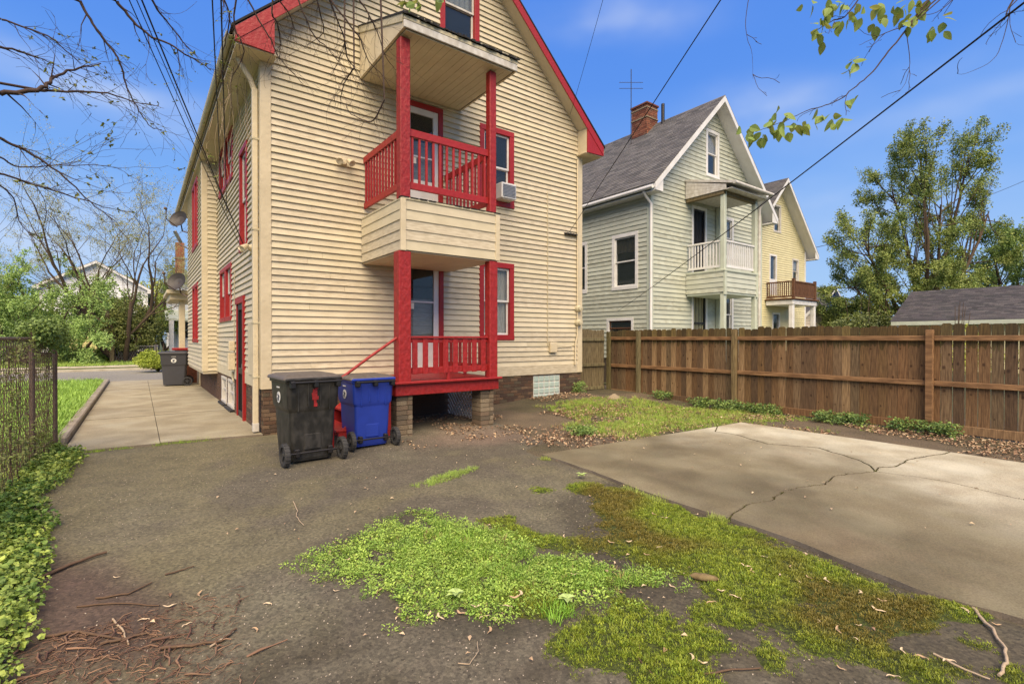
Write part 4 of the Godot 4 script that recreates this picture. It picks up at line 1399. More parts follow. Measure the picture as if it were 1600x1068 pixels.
func chain_fence() -> void:
	var f := thing("chain_link_fence", "rusty chain-link fence with posts overgrown by ivy at left", "fence", Vector3(-1.05, 0, -7))
	var m := MB.new()
	for q in [[-1.05, -8.4], [-0.98, -9.75], [-1.1, -5.4]]:
		m = MB.new()
		m.tube([Vector3(q[0], -0.1, q[1]), Vector3(q[0], 1.66, q[1])], [0.028], 10)
		m.lathe([Vector2(0.034, 0), Vector2(0.034, 0.03), Vector2(0.018, 0.05), Vector2(0.0, 0.055)], Vector3(q[0], 1.65, q[1]), Basis.IDENTITY, 10)
		part(f, "post", m, M.galv)
	var runs := [[Vector3(-1.12, 0, -4.6), Vector3(-1.05, 0, -8.4)], [Vector3(-1.05, 0, -8.4), Vector3(-0.98, 0, -9.75)]]
	for r in runs:
		m = MB.new()
		m.tube([r[0] + Vector3.UP * 1.6, r[1] + Vector3.UP * 1.6], [0.018], 8)
		part(f, "top_rail", m, M.galv)
		m = MB.new()
		var d: Vector3 = (r[1] - r[0]).normalized()
		var len_: float = r[0].distance_to(r[1])
		var nrm := d.cross(Vector3.UP)
		var p := 0.056
		var n := int(len_ / p)
		var rows := int(1.6 / p)
		for i in n:      # each wire zigzags up the fence
			var pts := []
			for k in rows + 1:
				pts.append(r[0] + d * (i * p + (p * 0.5 if (k + i) % 2 else -p * 0.5) + p) + Vector3.UP * (k * p + 0.03) + nrm * (0.004 if k % 2 else -0.004))
			m.tube(pts, [0.0034], 3, false)
		var o := part(f, "wire_mesh", m, M.galv)
		o.set_meta("kind", "stuff")
	# small far fence across the street
	var g := thing("chain_link_gate", "small grey chain-link gate across the street beside the round shrub", "gate", Vector3(-0.4, 0, -41))
	for x in [-1.4, 0.9]:
		m = MB.new()
		m.ab(x - 0.12, 0, -41.1, x + 0.12, 1.5 if x < 0 else 1.2, -40.9, 0.02)
		part(g, "post", m, M.greywood if x < 0 else M.metal)
	m = MB.new()
	for i in 16:
		m.tube([Vector3(-1.3 + i * 0.135, 0.1, -41), Vector3(-1.3 + i * 0.135 + (0.5 if i < 12 else 0.1), 1.1, -41)], [0.012], 3)
		m.tube([Vector3(-1.3 + i * 0.135, 0.1, -41), Vector3(-1.3 + i * 0.135 - (0.5 if i > 3 else 0.1), 1.1, -41)], [0.012], 3)
	m.tube([Vector3(-1.3, 1.12, -41), Vector3(0.85, 1.12, -41)], [0.03], 5)
	part(g, "wire_mesh", m, M.metal)

# ---------- wheeled bins ----------
func rring(w: float, z0: float, z1: float, y: float, rad: float) -> Array:      # rounded rectangle, counter-clockwise from above
	var out := []
	for q in [[w - rad, z1 - rad, -PI / 2], [w - rad, z0 + rad, 0.0], [-w + rad, z0 + rad, PI / 2], [-w + rad, z1 - rad, PI]]:
		for i in 5:
			var a: float = q[2] + PI / 2 * i / 4.0
			out.append(Vector3(q[0] + rad * cos(a), y, q[1] - rad * sin(a)))
	return out
func wheel_bin(label: String, at: Vector3, turn: float, sc: float, body: Material, lid: Material, smear: bool, side_mark: float) -> void:
	var b := thing("wheeled_bin", label, "trash bin", Vector3.ZERO, "wheeled bins beside the house")
	# back of the bin, with wheels and handle, faces +z
	var m := MB.new()
	m.loft([rring(0.245, -0.33, 0.24, 0.03, 0.05), rring(0.25, -0.335, 0.245, 0.06, 0.05), rring(0.265, -0.35, 0.26, 0.3, 0.05), rring(0.275, -0.37, 0.275, 0.62, 0.05), rring(0.278, -0.37, 0.28, 0.64, 0.05), rring(0.305, -0.385, 0.30, 0.69, 0.05), rring(0.318, -0.41, 0.315, 0.98, 0.05), rring(0.335, -0.43, 0.33, 0.985, 0.05), rring(0.335, -0.43, 0.33, 1.02, 0.05)], true, true)
	var bd := part(b, "body", m, body)
	for s in [-1.0, 1.0]:      # raised side strakes and handle ribs of the moulding
		m = MB.new()
		m.ab(s * 0.07 - 0.008, 0.7, 0.295, s * 0.07 + 0.008, 0.985, 0.322, 0.004)
		m.ab(s * 0.19 - 0.008, 0.64, 0.28, s * 0.19 + 0.008, 0.985, 0.318, 0.004)
		part(bd, "rib", m, body)
	m = MB.new()
	m.ab(-0.11, 0.16, 0.235, 0.1, 0.36, 0.268, 0.01)
	part(bd, "foot_recess", m, body)
	m = MB.new()
	m.ab(-0.2, 0.05, 0.2, 0.2, 0.15, 0.252, 0.01)
	part(bd, "lower_panel", m, body)
	# lid, slightly domed
	m = MB.new()
	m.loft([rring(0.35, -0.47, 0.31, 1.022, 0.06), rring(0.355, -0.475, 0.31, 1.035, 0.06), rring(0.345, -0.465, 0.3, 1.06, 0.06), rring(0.28, -0.40, 0.24, 1.085, 0.06), rring(0.1, -0.2, 0.05, 1.095, 0.04)], true, true)
	var ld := part(b, "lid", m, lid)
	m = MB.new()
	m.ab(-0.34, 1.012, 0.30, 0.34, 1.05, 0.345, 0.012)
	part(ld, "hinge_edge", m, body)
	m = MB.new()
	m.tube([Vector3(-0.3, 1.0, 0.40), Vector3(0.3, 1.0, 0.40)], [0.016], 8)
	for x in [-0.27, 0.0, 0.27]: m.ab(x - 0.03, 0.93, 0.31, x + 0.03, 1.02, 0.415, 0.012)
	part(b, "handle", m, M.black)
	# axle and wheels
	m = MB.new()
	m.tube([Vector3(-0.33, 0.14, 0.31), Vector3(0.33, 0.14, 0.31)], [0.013], 8)
	for x in [-0.2, 0.2]: m.ab(x - 0.03, 0.09, 0.23, x + 0.03, 0.19, 0.32, 0.01)
	part(b, "axle", m, M.iron)
	for s in [-1.0, 1.0]:
		var wh := node(b, "wheel", Vector3(s * 0.345, 0.14, 0.31))
		var bas := Basis(Vector3.UP, Vector3.RIGHT, Vector3.FORWARD)
		m = MB.new()
		m.lathe([Vector2(0.1, -0.03), Vector2(0.13, -0.03), Vector2(0.138, -0.018), Vector2(0.138, 0.018), Vector2(0.13, 0.03), Vector2(0.1, 0.03), Vector2(0.1, -0.03)], Vector3(s * 0.345, 0.14, 0.31), bas, 24)
		for i in 18:      # tread lugs
			var a := TAU * i / 18.0
			m.box(Vector3(s * 0.345, 0.14 + 0.138 * cos(a), 0.31 + 0.138 * sin(a)), Vector3(0.05, 0.009, 0.02), Basis(Vector3.RIGHT, a))
		part(wh, "tyre", m, M.rubber)
		m = MB.new()
		for i in 8:
			var a := TAU * i / 8.0
			m.beam(Vector3(s * 0.345, 0.14, 0.31), Vector3(s * 0.345, 0.14 + 0.105 * cos(a), 0.31 + 0.105 * sin(a)), 0.022, 0.022)
		m.lathe([Vector2(0.0, -0.028), Vector2(0.03, -0.028), Vector2(0.03, 0.028), Vector2(0.0, 0.028)], Vector3(s * 0.345, 0.14, 0.31), bas, 12)
		part(wh, "rim", m, M.rubber)
	if smear:
		m = MB.new()
		for i in 14:
			var y := 0.95 - i * 0.043
			var wd := 0.045 * (1.0 - absf(i - 3.0) / 13.0) * rng.randf_range(0.5, 1.2)
			var zz := lerpf(0.32, 0.306, (0.95 - y) / 0.26) if y > 0.69 else lerpf(0.30, 0.285, clampf((0.69 - y) / 0.06, 0, 1)) - maxf(0, 0.62 - y) * 0.045
			var x := 0.012 + rng.randf_range(-0.012, 0.012)
			if i < 6: m.ab(x - wd * 0.7, y - 0.045, zz - 0.02, x + wd * 0.7, y, zz + 0.0015)
		part(bd, "red_paint_smear", m, M.redold)
	# round emblem on the side
	var s := side_mark
	if s != 0.0:
		m = MB.new()
		var e := Vector3(s * 0.3135, 0.80, -0.05)
		m.lathe([Vector2(0.0, 0.004), Vector2(0.07, 0.004), Vector2(0.07, 0.0)], e, Basis(Vector3.UP, Vector3(s, 0, 0), Vector3(0, 0, -s)), 20)
		var em := part(bd, "emblem", m, M.emblem)
		m = MB.new()
		m.box(e + Vector3(s * 0.005, 0.018, 0.004), Vector3(0.004, 0.022, 0.075), Basis(Vector3.RIGHT, 0.3))
		m.box(e + Vector3(s * 0.005, -0.016, -0.01), Vector3(0.004, 0.03, 0.05), Basis(Vector3.RIGHT, -0.25))
		m.box(e + Vector3(s * 0.005, -0.04, 0.0), Vector3(0.004, 0.008, 0.07))
		part(em, "emblem_mark", m, M.bindark)
		m = MB.new()
		for i in 5: m.box(e + Vector3(s * 0.008, 0.125, -0.05 + i * 0.024), Vector3(0.006, 0.016, 0.013))
		part(bd, "lettering", m, M.emblem)
	b.position = at
	b.rotation.y = turn
	b.scale = Vector3.ONE * sc

# ---------- things fixed to the walls ----------
func fixtures() -> void:
	# window air conditioner
	var a := thing("air_conditioner", "white window air conditioner under the upper red-framed window", "air conditioner", Vector3(6.52, 4.66, ZR + 0.2))
	var m := MB.new()
	m.ab(6.3, 4.66, ZR - 0.1, 6.7, 5.0, ZR + 0.28, 0.015)
	part(a, "case", m, M.white)
	m = MB.new()
	for i in 9: m.ab(6.33, 4.70 + i * 0.03, ZR + 0.281, 6.67, 4.715 + i * 0.03, ZR + 0.29)
	part(a, "grille", m, M.metal)
	m = MB.new()
	m.ab(6.35, 4.645, ZR + 0.0, 6.65, 4.66, ZR + 0.25)
	part(a, "bracket", m, M.whiteold)
	# flood lights
	for q in [[Vector3(2.96, 4.78, ZR), Vector3.BACK, Vector3.RIGHT, "pair of cream floodlights on the rear wall left of the balcony"], [Vector3(X0, 3.22, -9.95), Vector3.LEFT, Vector3.BACK, "cream floodlight pair on the side wall above the black door"]]:
		var f := thing("floodlight", q[3], "light fixture", q[0])
		var o: Vector3 = q[0]
		m = MB.new()
		m.lathe([Vector2(0.0, 0.09), Vector2(0.05, 0.085), Vector2(0.07, 0.03), Vector2(0.07, 0.02)], o, Basis(q[2], q[1], q[2].cross(q[1])), 14)
		part(f, "base", m, M.creamtrim)
		for s in [-1.0, 1.0]:
			m = MB.new()
			var c: Vector3 = o + q[2] * s * 0.09 + q[1] * 0.14
			var ax: Vector3 = (q[1] * 0.7 - Vector3.UP * 0.6 + q[2] * s * 0.3).normalized()
			var xx := ax.cross(Vector3.UP).normalized()
			m.lathe([Vector2(0.0, -0.06), Vector2(0.03, -0.055), Vector2(0.045, 0.0), Vector2(0.062, 0.07), Vector2(0.056, 0.075), Vector2(0.0, 0.06)], c, Basis(xx, ax, xx.cross(ax)), 14)
			part(f, "lamp_head", m, M.creamtrim)
	# satellite dishes
	for q in [[Vector3(1.10, 5.62, -20.3), 0.30, "dark satellite dish high under the eave of the cream house"], [Vector3(1.05, 3.52, -20.4), 0.32, "dark satellite dish low above the front porch roof"]]:
		var d := thing("satellite_dish", q[2], "satellite dish", q[0])
		var ax := Vector3(-0.62, 0.35, 0.7).normalized()
		var xx := ax.cross(Vector3.UP).normalized()
		var bas := Basis(xx, ax, xx.cross(ax))
		var r: float = q[1]
		m = MB.new()
		m.lathe([Vector2(0.0, -0.07), Vector2(r * 0.5, -0.045), Vector2(r * 0.85, 0.02), Vector2(r, 0.06), Vector2(r, 0.07), Vector2(r * 0.85, 0.035), Vector2(r * 0.5, -0.03), Vector2(0.0, -0.055)], q[0], bas, 24)
		part(d, "reflector", m, M.dish)
		m = MB.new()
		m.tube([q[0] - bas.z * r * 0.95, q[0] + ax * 0.5 - bas.z * 0.3, q[0] + ax * 0.62], [0.016], 6)
		m.box(q[0] + ax * 0.64, Vector3(0.07, 0.1, 0.07), bas, 0.01)
		part(d, "feed_arm", m, M.galv)
		m = MB.new()
		m.tube([q[0] - ax * 0.05, q[0] - ax * 0.15 - Vector3.UP * 0.3, Vector3(1.31, q[0].y - 0.55, q[0].z + 0.75)], [0.022], 6)
		part(d, "mast", m, M.galv)
	var an := thing("panel_antenna", "small flat panel antenna on an arm below the upper dish", "antenna", Vector3(1.05, 5.0, -20.2))
	m = MB.new()
	m.box(Vector3(1.05, 5.02, -20.2), Vector3(0.06, 0.42, 0.3), Basis(Vector3(0.3, 0.2, 1).normalized(), 0.5), 0.01)
	part(an, "panel", m, M.metal)
	m = MB.new()
	m.tube([Vector3(1.05, 5.0, -20.2), Vector3(1.1, 4.75, -20.1), Vector3(1.3, 4.55, -19.5)], [0.02], 6)
	part(an, "arm", m, M.galv)
	# boxes, conduits and meter
	var jb := thing("junction_box", "cream junction box with conduit at the right of the rear wall", "utility box", Vector3(7.98, 1.35, ZR))
	m = MB.new()
	m.ab(7.86, 1.27, ZR + 0.02, 8.08, 1.52, ZR + 0.1, 0.012)
	part(jb, "box", m, M.creamtrim)
	m = MB.new()
	m.tube([Vector3(7.82, 1.45, ZR + 0.04), Vector3(7.82, 5.1, ZR + 0.04)], [0.012], 6)
	m.tube([Vector3(8.08, 1.4, ZR + 0.05), Vector3(8.6, 1.42, ZR + 0.05)], [0.012], 6)
	part(jb, "conduit", m, M.cream[1])
	var sp := thing("service_conduit", "cream service conduit with weatherhead and meter sockets at the right corner", "conduit", Vector3(8.7, 1.0, ZR))
	m = MB.new()
	m.tube([Vector3(8.7, 0.95, ZR + 0.06), Vector3(8.72, 1.5, ZR + 0.06), Vector3(8.78, 1.7, ZR + 0.06), Vector3(8.78, 6.05, ZR + 0.06)], [0.022], 8)
	part(sp, "pipe", m, M.creamtrim)
	for y in [2.0, 2.35]:
		m = MB.new()
		m.lathe([Vector2(0.09, 0.0), Vector2(0.09, 0.07), Vector2(0.07, 0.09), Vector2(0.065, 0.14), Vector2(0.0, 0.15)], Vector3(8.8, y, ZR + 0.03), Basis(Vector3.RIGHT, Vector3.BACK, Vector3.DOWN), 14)
		part(sp, "meter", m, M.creamold)
	m = MB.new()
	m.ab(8.35, 4.15, ZR + 0.02, 8.75, 4.2, ZR + 0.06, 0.005)
	for i in 4: m.lathe([Vector2(0.0, 0.0), Vector2(0.03, 0.01), Vector2(0.03, 0.07), Vector2(0.0, 0.09)], Vector3(8.4 + i * 0.1, 4.17, ZR + 0.05), Basis(Vector3.RIGHT, Vector3.BACK, Vector3.DOWN), 8)
	solo("insulator_rack", m, M.iron, "rack of dark insulators where the overhead wire meets the rear wall", "insulators")
	var gm := thing("electric_meter", "cream electric meter box on the side wall by the black door", "utility meter", Vector3(X0 - 0.06, 1.1, -12.2))
	m = MB.new()
	m.ab(X0 - 0.16, 0.95, -12.05, X0 - 0.03, 1.3, -11.85, 0.012)
	m.ab(X0 - 0.14, 1.35, -12.0, X0 - 0.03, 1.55, -11.88, 0.01)
	part(gm, "box", m, M.creamtrim)
	m = MB.new()
	m.lathe([Vector2(0.09, 0.0), Vector2(0.09, 0.1), Vector2(0.0, 0.12)], Vector3(X0 - 0.03, 1.12, -12.25), Basis(Vector3.BACK, Vector3.LEFT, Vector3.UP), 14)
	part(gm, "dial", m, M.creamold)
	m = MB.new()
	m.tube([Vector3(X0 - 0.05, 0.9, -12.1), Vector3(X0 - 0.05, 0.78, -12.1), Vector3(X0 - 0.05, 0.7, -11.95)], [0.02], 6)
	m.tube([Vector3(X0 - 0.04, 1.3, -11.95), Vector3(X0 - 0.04, 3.0, -11.85)], [0.008], 5)
	part(gm, "conduit", m, M.creamold)
	# access panel right of the side door
	m = MB.new()
	m.ab(X0 - 0.045, 0.95, -10.25, X0 - 0.026, 1.9, -9.65, 0.004)
	solo("access_panel", m, M.creamtrim, "cream flush access panel on the side wall between door and corner", "panel")

func wire(label: String, pts: Array, r: float, sag: float, mt: Material) -> void:
	var m := MB.new()
	var p := []
	var n := 26
	for i in n + 1:
		var t := i / float(n)
		p.append(pts[0].lerp(pts[1], t) - Vector3.UP * sag * 4.0 * t * (1.0 - t))
	m.tube(p, [r * 0.6], 5)
	solo("overhead_wire", m, mt, label, "wire", "overhead wires")

func wires() -> void:
	# run out past the frame towards a pole behind the camera
	var w1 := Vector3(4.67, 4.98, -2.78)
	var e1 := Vector3(8.45, 4.2, ZR + 0.1)
	wire("dark wire sloping from upper centre sky to the cream house wall", [e1 + (w1 - e1) * 1.9, e1], 0.011, 0.0, M.wire)
	var w2 := Vector3(4.17, 3.63, -0.65)
	var e2 := Vector3(13.86, 2.6, -12.2)
	wire("dark wire crossing in front of the green house balcony", [e2 + (w2 - e2) * 1.5, e2], 0.011, 0.12, M.wire)
	wire("thin wire dropping from the sky to the right rake board", [Vector3(3.6, 9.2, -1.5), Vector3(8.2, 6.9, ZR + 0.4)], 0.007, 0.2, M.wire)
	# bundle into the side wall
	var ends := [Vector3(1.60,3.24,-10.72),Vector3(1.60,3.64,-11.17),Vector3(1.60,3.43,-10.79),Vector3(1.60,4.71,-13.71),Vector3(1.60,4.48,-12.95)]
	var tops := [Vector3(-0.05,4.98,-6.30), Vector3(0.01,4.98,-6.26), Vector3(0.05,4.98,-6.23), Vector3(0.60,4.98,-5.81), Vector3(0.67,4.98,-5.76)]
	var lab := ["leftmost thin black wire running down to the side wall", "second black wire from the left running to the side wall", "thick black wire of the left bundle running to the side wall", "black wire hanging almost upright before the left eave", "black wire nearest the house corner before the left eave"]
	for i in 5:
		wire(lab[i], [ends[i] + (tops[i] - ends[i]) * 1.6, ends[i]], [0.009, 0.008, 0.014, 0.012, 0.014][i], 0.05, M.wire)
	wire("thin far wire at the right edge above the trees", [Vector3(62, 15.5, -8), Vector3(34, 7.2, -15)], 0.03, 0.5, M.wire)

# ---------- plants ----------
func leaf_shape(m: MB, o: Vector3, d: Vector3, nrm: Vector3, l: float, w: float, fold := 0.25) -> void:      # a folded leaf, base at o, pointing along d
	var s := d.cross(nrm).normalized()
	var up := s.cross(d).normalized()
	var a := o
	var tip := o + d * l - up * l * 0.12
	var mid := o + d * l * 0.48
	var lft := mid + s * w * 0.5 + up * w * fold
	var rgt := mid - s * w * 0.5 + up * w * fold
	m.tri(a, mid, lft); m.tri(mid, tip, lft)
	m.tri(a, rgt, mid); m.tri(mid, rgt, tip)
func ovate_leaf(m: MB, o: Vector3, d: Vector3, nrm: Vector3, l: float, w: float) -> void:      # rounded base, pointed tip, shallow fold
	var s := d.cross(nrm).normalized()
	var up := s.cross(d).normalized()
	var pr := [[0.0, 0.04], [0.14, 0.62], [0.34, 1.0], [0.58, 0.86], [0.8, 0.48], [1.0, 0.0]]
	for k in pr.size() - 1:
		var a: Vector3 = o + d * l * pr[k][0] - up * l * 0.12 * pr[k][0] * pr[k][0]
		var b: Vector3 = o + d * l * pr[k + 1][0] - up * l * 0.12 * pr[k + 1][0] * pr[k + 1][0]
		for g in [-1.0, 1.0]:
			var ea: Vector3 = a + s * g * w * 0.5 * pr[k][1] + up * w * 0.09 * pr[k][1]
			var eb: Vector3 = b + s * g * w * 0.5 * pr[k + 1][1] + up * w * 0.09 * pr[k + 1][1]
			m.quad(a, b, eb, ea)
func rdir(up := 0.0) -> Vector3:
	return (Vector3(rng.randf_range(-1, 1), rng.randf_range(-1, 1) + up, rng.randf_range(-1, 1)) + Vector3(0.001, 0, 0)).normalized()
func clump(n: int, rad: float, l: float, w: float, up := 0.3) -> ArrayMesh:
	var m := MB.new()
	for i in n:
		var o := rdir() * rad * pow(rng.randf(), 0.4)
		leaf_shape(m, o, rdir(-0.1), rdir(up + 0.5), l * rng.randf_range(0.7, 1.2), w * rng.randf_range(0.7, 1.2))
	return m.mesh()
func tuft(n: int, h: float, spread: float, w: float) -> ArrayMesh:
	var m := MB.new()
	for i in n:
		var an := rng.randf() * TAU
		var o := Vector3(cos(an), 0, sin(an)) * spread * sqrt(rng.randf())
		var lean := Vector3(cos(an), 0, sin(an)).rotated(Vector3.UP, rng.randf_range(-0.8, 0.8)) * rng.randf_range(0.15, 0.8)
		var hh := h * rng.randf_range(0.55, 1.1)
		var s := lean.cross(Vector3.UP).normalized() * w * 0.5
		var p1 := o + lean * hh * 0.35 + Vector3.UP * hh * 0.6
		var p2 := o + lean * hh + Vector3.UP * hh * rng.randf_range(0.8, 1.0)
		m.quad(o - s, o + s, p1 + s * 0.8, p1 - s * 0.8)
		m.tri(p1 - s * 0.8, p1 + s * 0.8, p2)
	return m.mesh()
func rot_xf(p: Vector3, s: float, tilt := 0.2) -> Transform3D:
	return Transform3D(Basis.from_euler(Vector3(rng.randf_range(-tilt, tilt), rng.randf() * TAU, rng.randf_range(-tilt, tilt))).scaled(Vector3.ONE * s), p)
func mixc(a: Color, b: Color, t: float, v := 0.15) -> Color:
	var c := a.lerp(b, t)
	var k := 1.0 + rng.randf_range(-v, v)
	return Color(c.r * k, c.g * k, c.b * k)
func grow(m: MB, sites: Array, p: Vector3, d: Vector3, len_: float, r: float, lev: int, q: Dictionary) -> void:
	var n := 4
	var pts := [p]
	var rad := [r]
	var cur := p
	var dir := d
	var end := r * (0.62 if lev < q.max else 0.25)
	for i in n:
		dir = (dir + rdir() * q.bend + Vector3.UP * q.up).normalized()
		cur += dir * len_ / n
		pts.append(cur)
		rad.append(lerpf(r, end, (i + 1.0) / n))
		if lev >= q.leaf_from: sites.append(cur)
	m.tube(pts, rad, 7 if r > 0.08 else (5 if r > 0.03 else 3), false)
	if lev >= q.max: return
	var kids: int = q.kids + (1 if rng.randf() < 0.4 else 0)
	for i in kids:
		var t := 1.0 if i == 0 else rng.randf_range(0.45, 1.0)
		var k := clampi(int(t * n), 1, n)
		var side := dir.cross(rdir()).normalized()
		var nd: Vector3 = (dir + side * (q.spread if i > 0 else q.spread * 0.4)).normalized()
		grow(m, sites, pts[k], nd, len_ * rng.randf_range(0.62, 0.86), rad[k] * (0.85 if i == 0 else 0.62), lev + 1, q)
func tree(called: String, label: String, at: Vector3, trunks: Array, q: Dictionary, leaf: ArrayMesh, per: float, sc: float, ca: Color, cb: Color, jit: float, group := "") -> Node3D:
	var t := thing(called, label, "tree", at, group)
	var m := MB.new()
	var sites := []
	for k in trunks:
		grow(m, sites, at + k[0], k[1].normalized(), k[2], k[3], 0, q)
	part(t, "trunk", m, M.bark)
	var xf := []
	var cols := []
	for s in sites:
		var n := int(per) + (1 if rng.randf() < per - int(per) else 0)
		for i in n:
			xf.append(rot_xf(s + rdir() * jit * rng.randf(), sc * rng.randf_range(0.7, 1.3), 3.0))
			cols.append(mixc(ca, cb, rng.randf(), 0.25))
	scatter(t, "crown", leaf, M.leaf, xf, cols)
	return t
func bush(called: String, label: String, at: Vector3, rad: Vector3, n: int, leaf: ArrayMesh, sc: float, ca: Color, cb: Color, group := "") -> Node3D:
	var t := thing(called, label, "shrub", at, group)
	var m := MB.new()
	for i in 9:
		var d := rdir(1.4)
		m.tube([at, at + Vector3(d.x * rad.x, absf(d.y) * rad.y, d.z * rad.z) * 0.5, at + Vector3(d.x * rad.x, absf(d.y) * rad.y * 1.5, d.z * rad.z) * 0.9], [0.03, 0.02, 0.008], 5)
	part(t, "stem", m, M.bark)
	var xf := []
	var cols := []
	for i in n:
		var d := rdir()
		var k := pow(rng.randf(), 0.35) * (0.82 + 0.3 * nz.get_noise_3d(d.x * 90 + at.x, d.y * 90, d.z * 90 + at.z))
		var p := at + Vector3(d.x * rad.x, (d.y * 0.5 + 0.5) * rad.y * 2.0 * 0.5 + 0.1, d.z * rad.z) * k + Vector3.UP * rad.y * 0.4 * (1.0 - k)
		xf.append(rot_xf(p, sc * rng.randf_range(0.7, 1.3), 3.0))
		cols.append(mixc(ca, cb, rng.randf(), 0.2))
	scatter(t, "foliage", leaf, M.leaf, xf, cols)
	return t

# ---------- ground ----------
const SOIL := [Vector2(5.05,-9.2),Vector2(5.1,-8.2),Vector2(5.24,-7.31),Vector2(5.20,-6.45),Vector2(5.10,-5.88),Vector2(4.36,-5.55),Vector2(4.37,-5.21),Vector2(5.03,-5.21),Vector2(6.23,-5.04),Vector2(7.47,-4.96),Vector2(9.09,-4.95),Vector2(9.07,-3.42),Vector2(8.98,-2.16),Vector2(8.91,-1.19),Vector2(8.95,0),Vector2(8.9,4.5),Vector2(13.5,4.5),Vector2(13.5,-10.8),Vector2(5.05,-10.8)]
const GRASS := [Vector2(0.99,-3.69),Vector2(1.26,-3.98),Vector2(1.68,-4.10),Vector2(1.98,-4.23),Vector2(2.16,-3.83),Vector2(2.27,-3.40),Vector2(2.40,-3.14),Vector2(2.54,-2.84),Vector2(2.62,-2.58),Vector2(2.78,-2.24),Vector2(2.84,-2.02),Vector2(2.66,-1.95),Vector2(2.45,-2.03),Vector2(2.30,-2.21),Vector2(2.04,-2.22),Vector2(1.90,-2.23),Vector2(1.62,-2.30),Vector2(1.45,-2.57),Vector2(1.24,-2.64),Vector2(1.16,-2.94),Vector2(1.14,-3.26),Vector2(1.08,-3.48)]
const MOSS := [Vector2(2.43,-3.63),Vector2(2.64,-3.54),Vector2(2.65,-3.11),Vector2(2.89,-2.99),Vector2(3.25,-3.54),Vector2(3.87,-3.72),Vector2(4.17,-3.72),Vector2(4.18,-3.29),Vector2(4.14,-2.88),Vector2(4.13,-2.36),Vector2(4.07,-2.10),Vector2(3.98,-1.81),Vector2(3.90,-1.47),Vector2(3.82,-1.16),Vector2(3.65,-1.26),Vector2(3.34,-1.29),Vector2(3.09,-1.46),Vector2(2.85,-1.47),Vector2(2.91,-1.71),Vector2(3.03,-1.94),Vector2(2.80,-2.05),Vector2(2.60,-2.37),Vector2(2.51,-2.80),Vector2(2.40,-3.22)]
const PATCH := [[Vector2(2.97,-1.35),0.15],[Vector2(3.01,-1.16),0.21],[Vector2(3.02,-1.01),0.17],[Vector2(3.51,-0.99),0.22],[Vector2(2.43,-1.49),0.10],[Vector2(2.51,-1.25),0.11],[Vector2(2.07,-1.44),0.18],[Vector2(2.72,-1.51),0.08],[Vector2(3.81,-0.77),0.15],[Vector2(3.16,-0.68),0.19],[Vector2(3.33,-0.50),0.15],[Vector2(3.81,-3.76),0.17],[Vector2(3.34,-4.03),0.13],[Vector2(3.52,-0.61),0.13],[Vector2(2.62,-1.61),0.05],[Vector2(2.98,-0.74),0.15],[Vector2(1.94,-2.34),0.23],[Vector2(2.14,-1.81),0.25],[Vector2(1.82,-1.88),0.20],[Vector2(2.80,-5.12),0.19],[Vector2(3.17,-5.31),0.12],[Vector2(5.42,-3.18),0.09]]
const IVY := [Vector2(-0.70,-9.04),Vector2(-0.66,-8.06),Vector2(-0.60,-6.91),Vector2(-0.63,-6.22),Vector2(-0.56,-5.27),Vector2(-0.52,-4.70),Vector2(-0.53,-4.18),Vector2(-0.46,-3.75),Vector2(-0.52,-3.49),Vector2(-0.52,-3.27),Vector2(-1.2,-1.0),Vector2(-3.2,-1.0),Vector2(-3.2,-10.2),Vector2(-1.0,-10.2)]
const MULCH := [Vector2(-0.62,-5.16),Vector2(-0.28,-4.58),Vector2(0.00,-4.13),Vector2(0.26,-3.64),Vector2(0.31,-3.18),Vector2(0.30,-2.66),Vector2(-0.52,-3.27),Vector2(-0.61,-4.15)]
const SLABL := [Vector2(4.37,-5.21),Vector2(4.30,-4.18),Vector2(4.16,-3.36),Vector2(4.11,-2.79),Vector2(4.13,-2.36),Vector2(4.08,-1.81),Vector2(3.96,-1.30),Vector2(3.89,-0.93),Vector2(3.95,-0.52)]
const CR1 := [Vector2(4.18,-2.39),Vector2(4.57,-2.45),Vector2(4.97,-2.38),Vector2(5.31,-2.45),Vector2(5.58,-2.41),Vector2(5.90,-2.29),Vector2(6.37,-2.37),Vector2(6.69,-2.26),Vector2(6.96,-2.16)]
const CR2 := [Vector2(7.16,-2.23),Vector2(7.43,-2.10),Vector2(7.99,-2.12),Vector2(8.45,-2.03),Vector2(8.85,-1.92)]
const CR3 := [Vector2(7.16,-2.23),Vector2(7.46,-2.51),Vector2(7.83,-3.12),Vector2(7.50,-3.69),Vector2(7.82,-4.36),Vector2(7.79,-4.80)]
const CR4 := [Vector2(6.98,-2.14),Vector2(7.04,-1.87),Vector2(7.10,-1.54),Vector2(6.98,-1.21),Vector2(6.90,-0.92)]
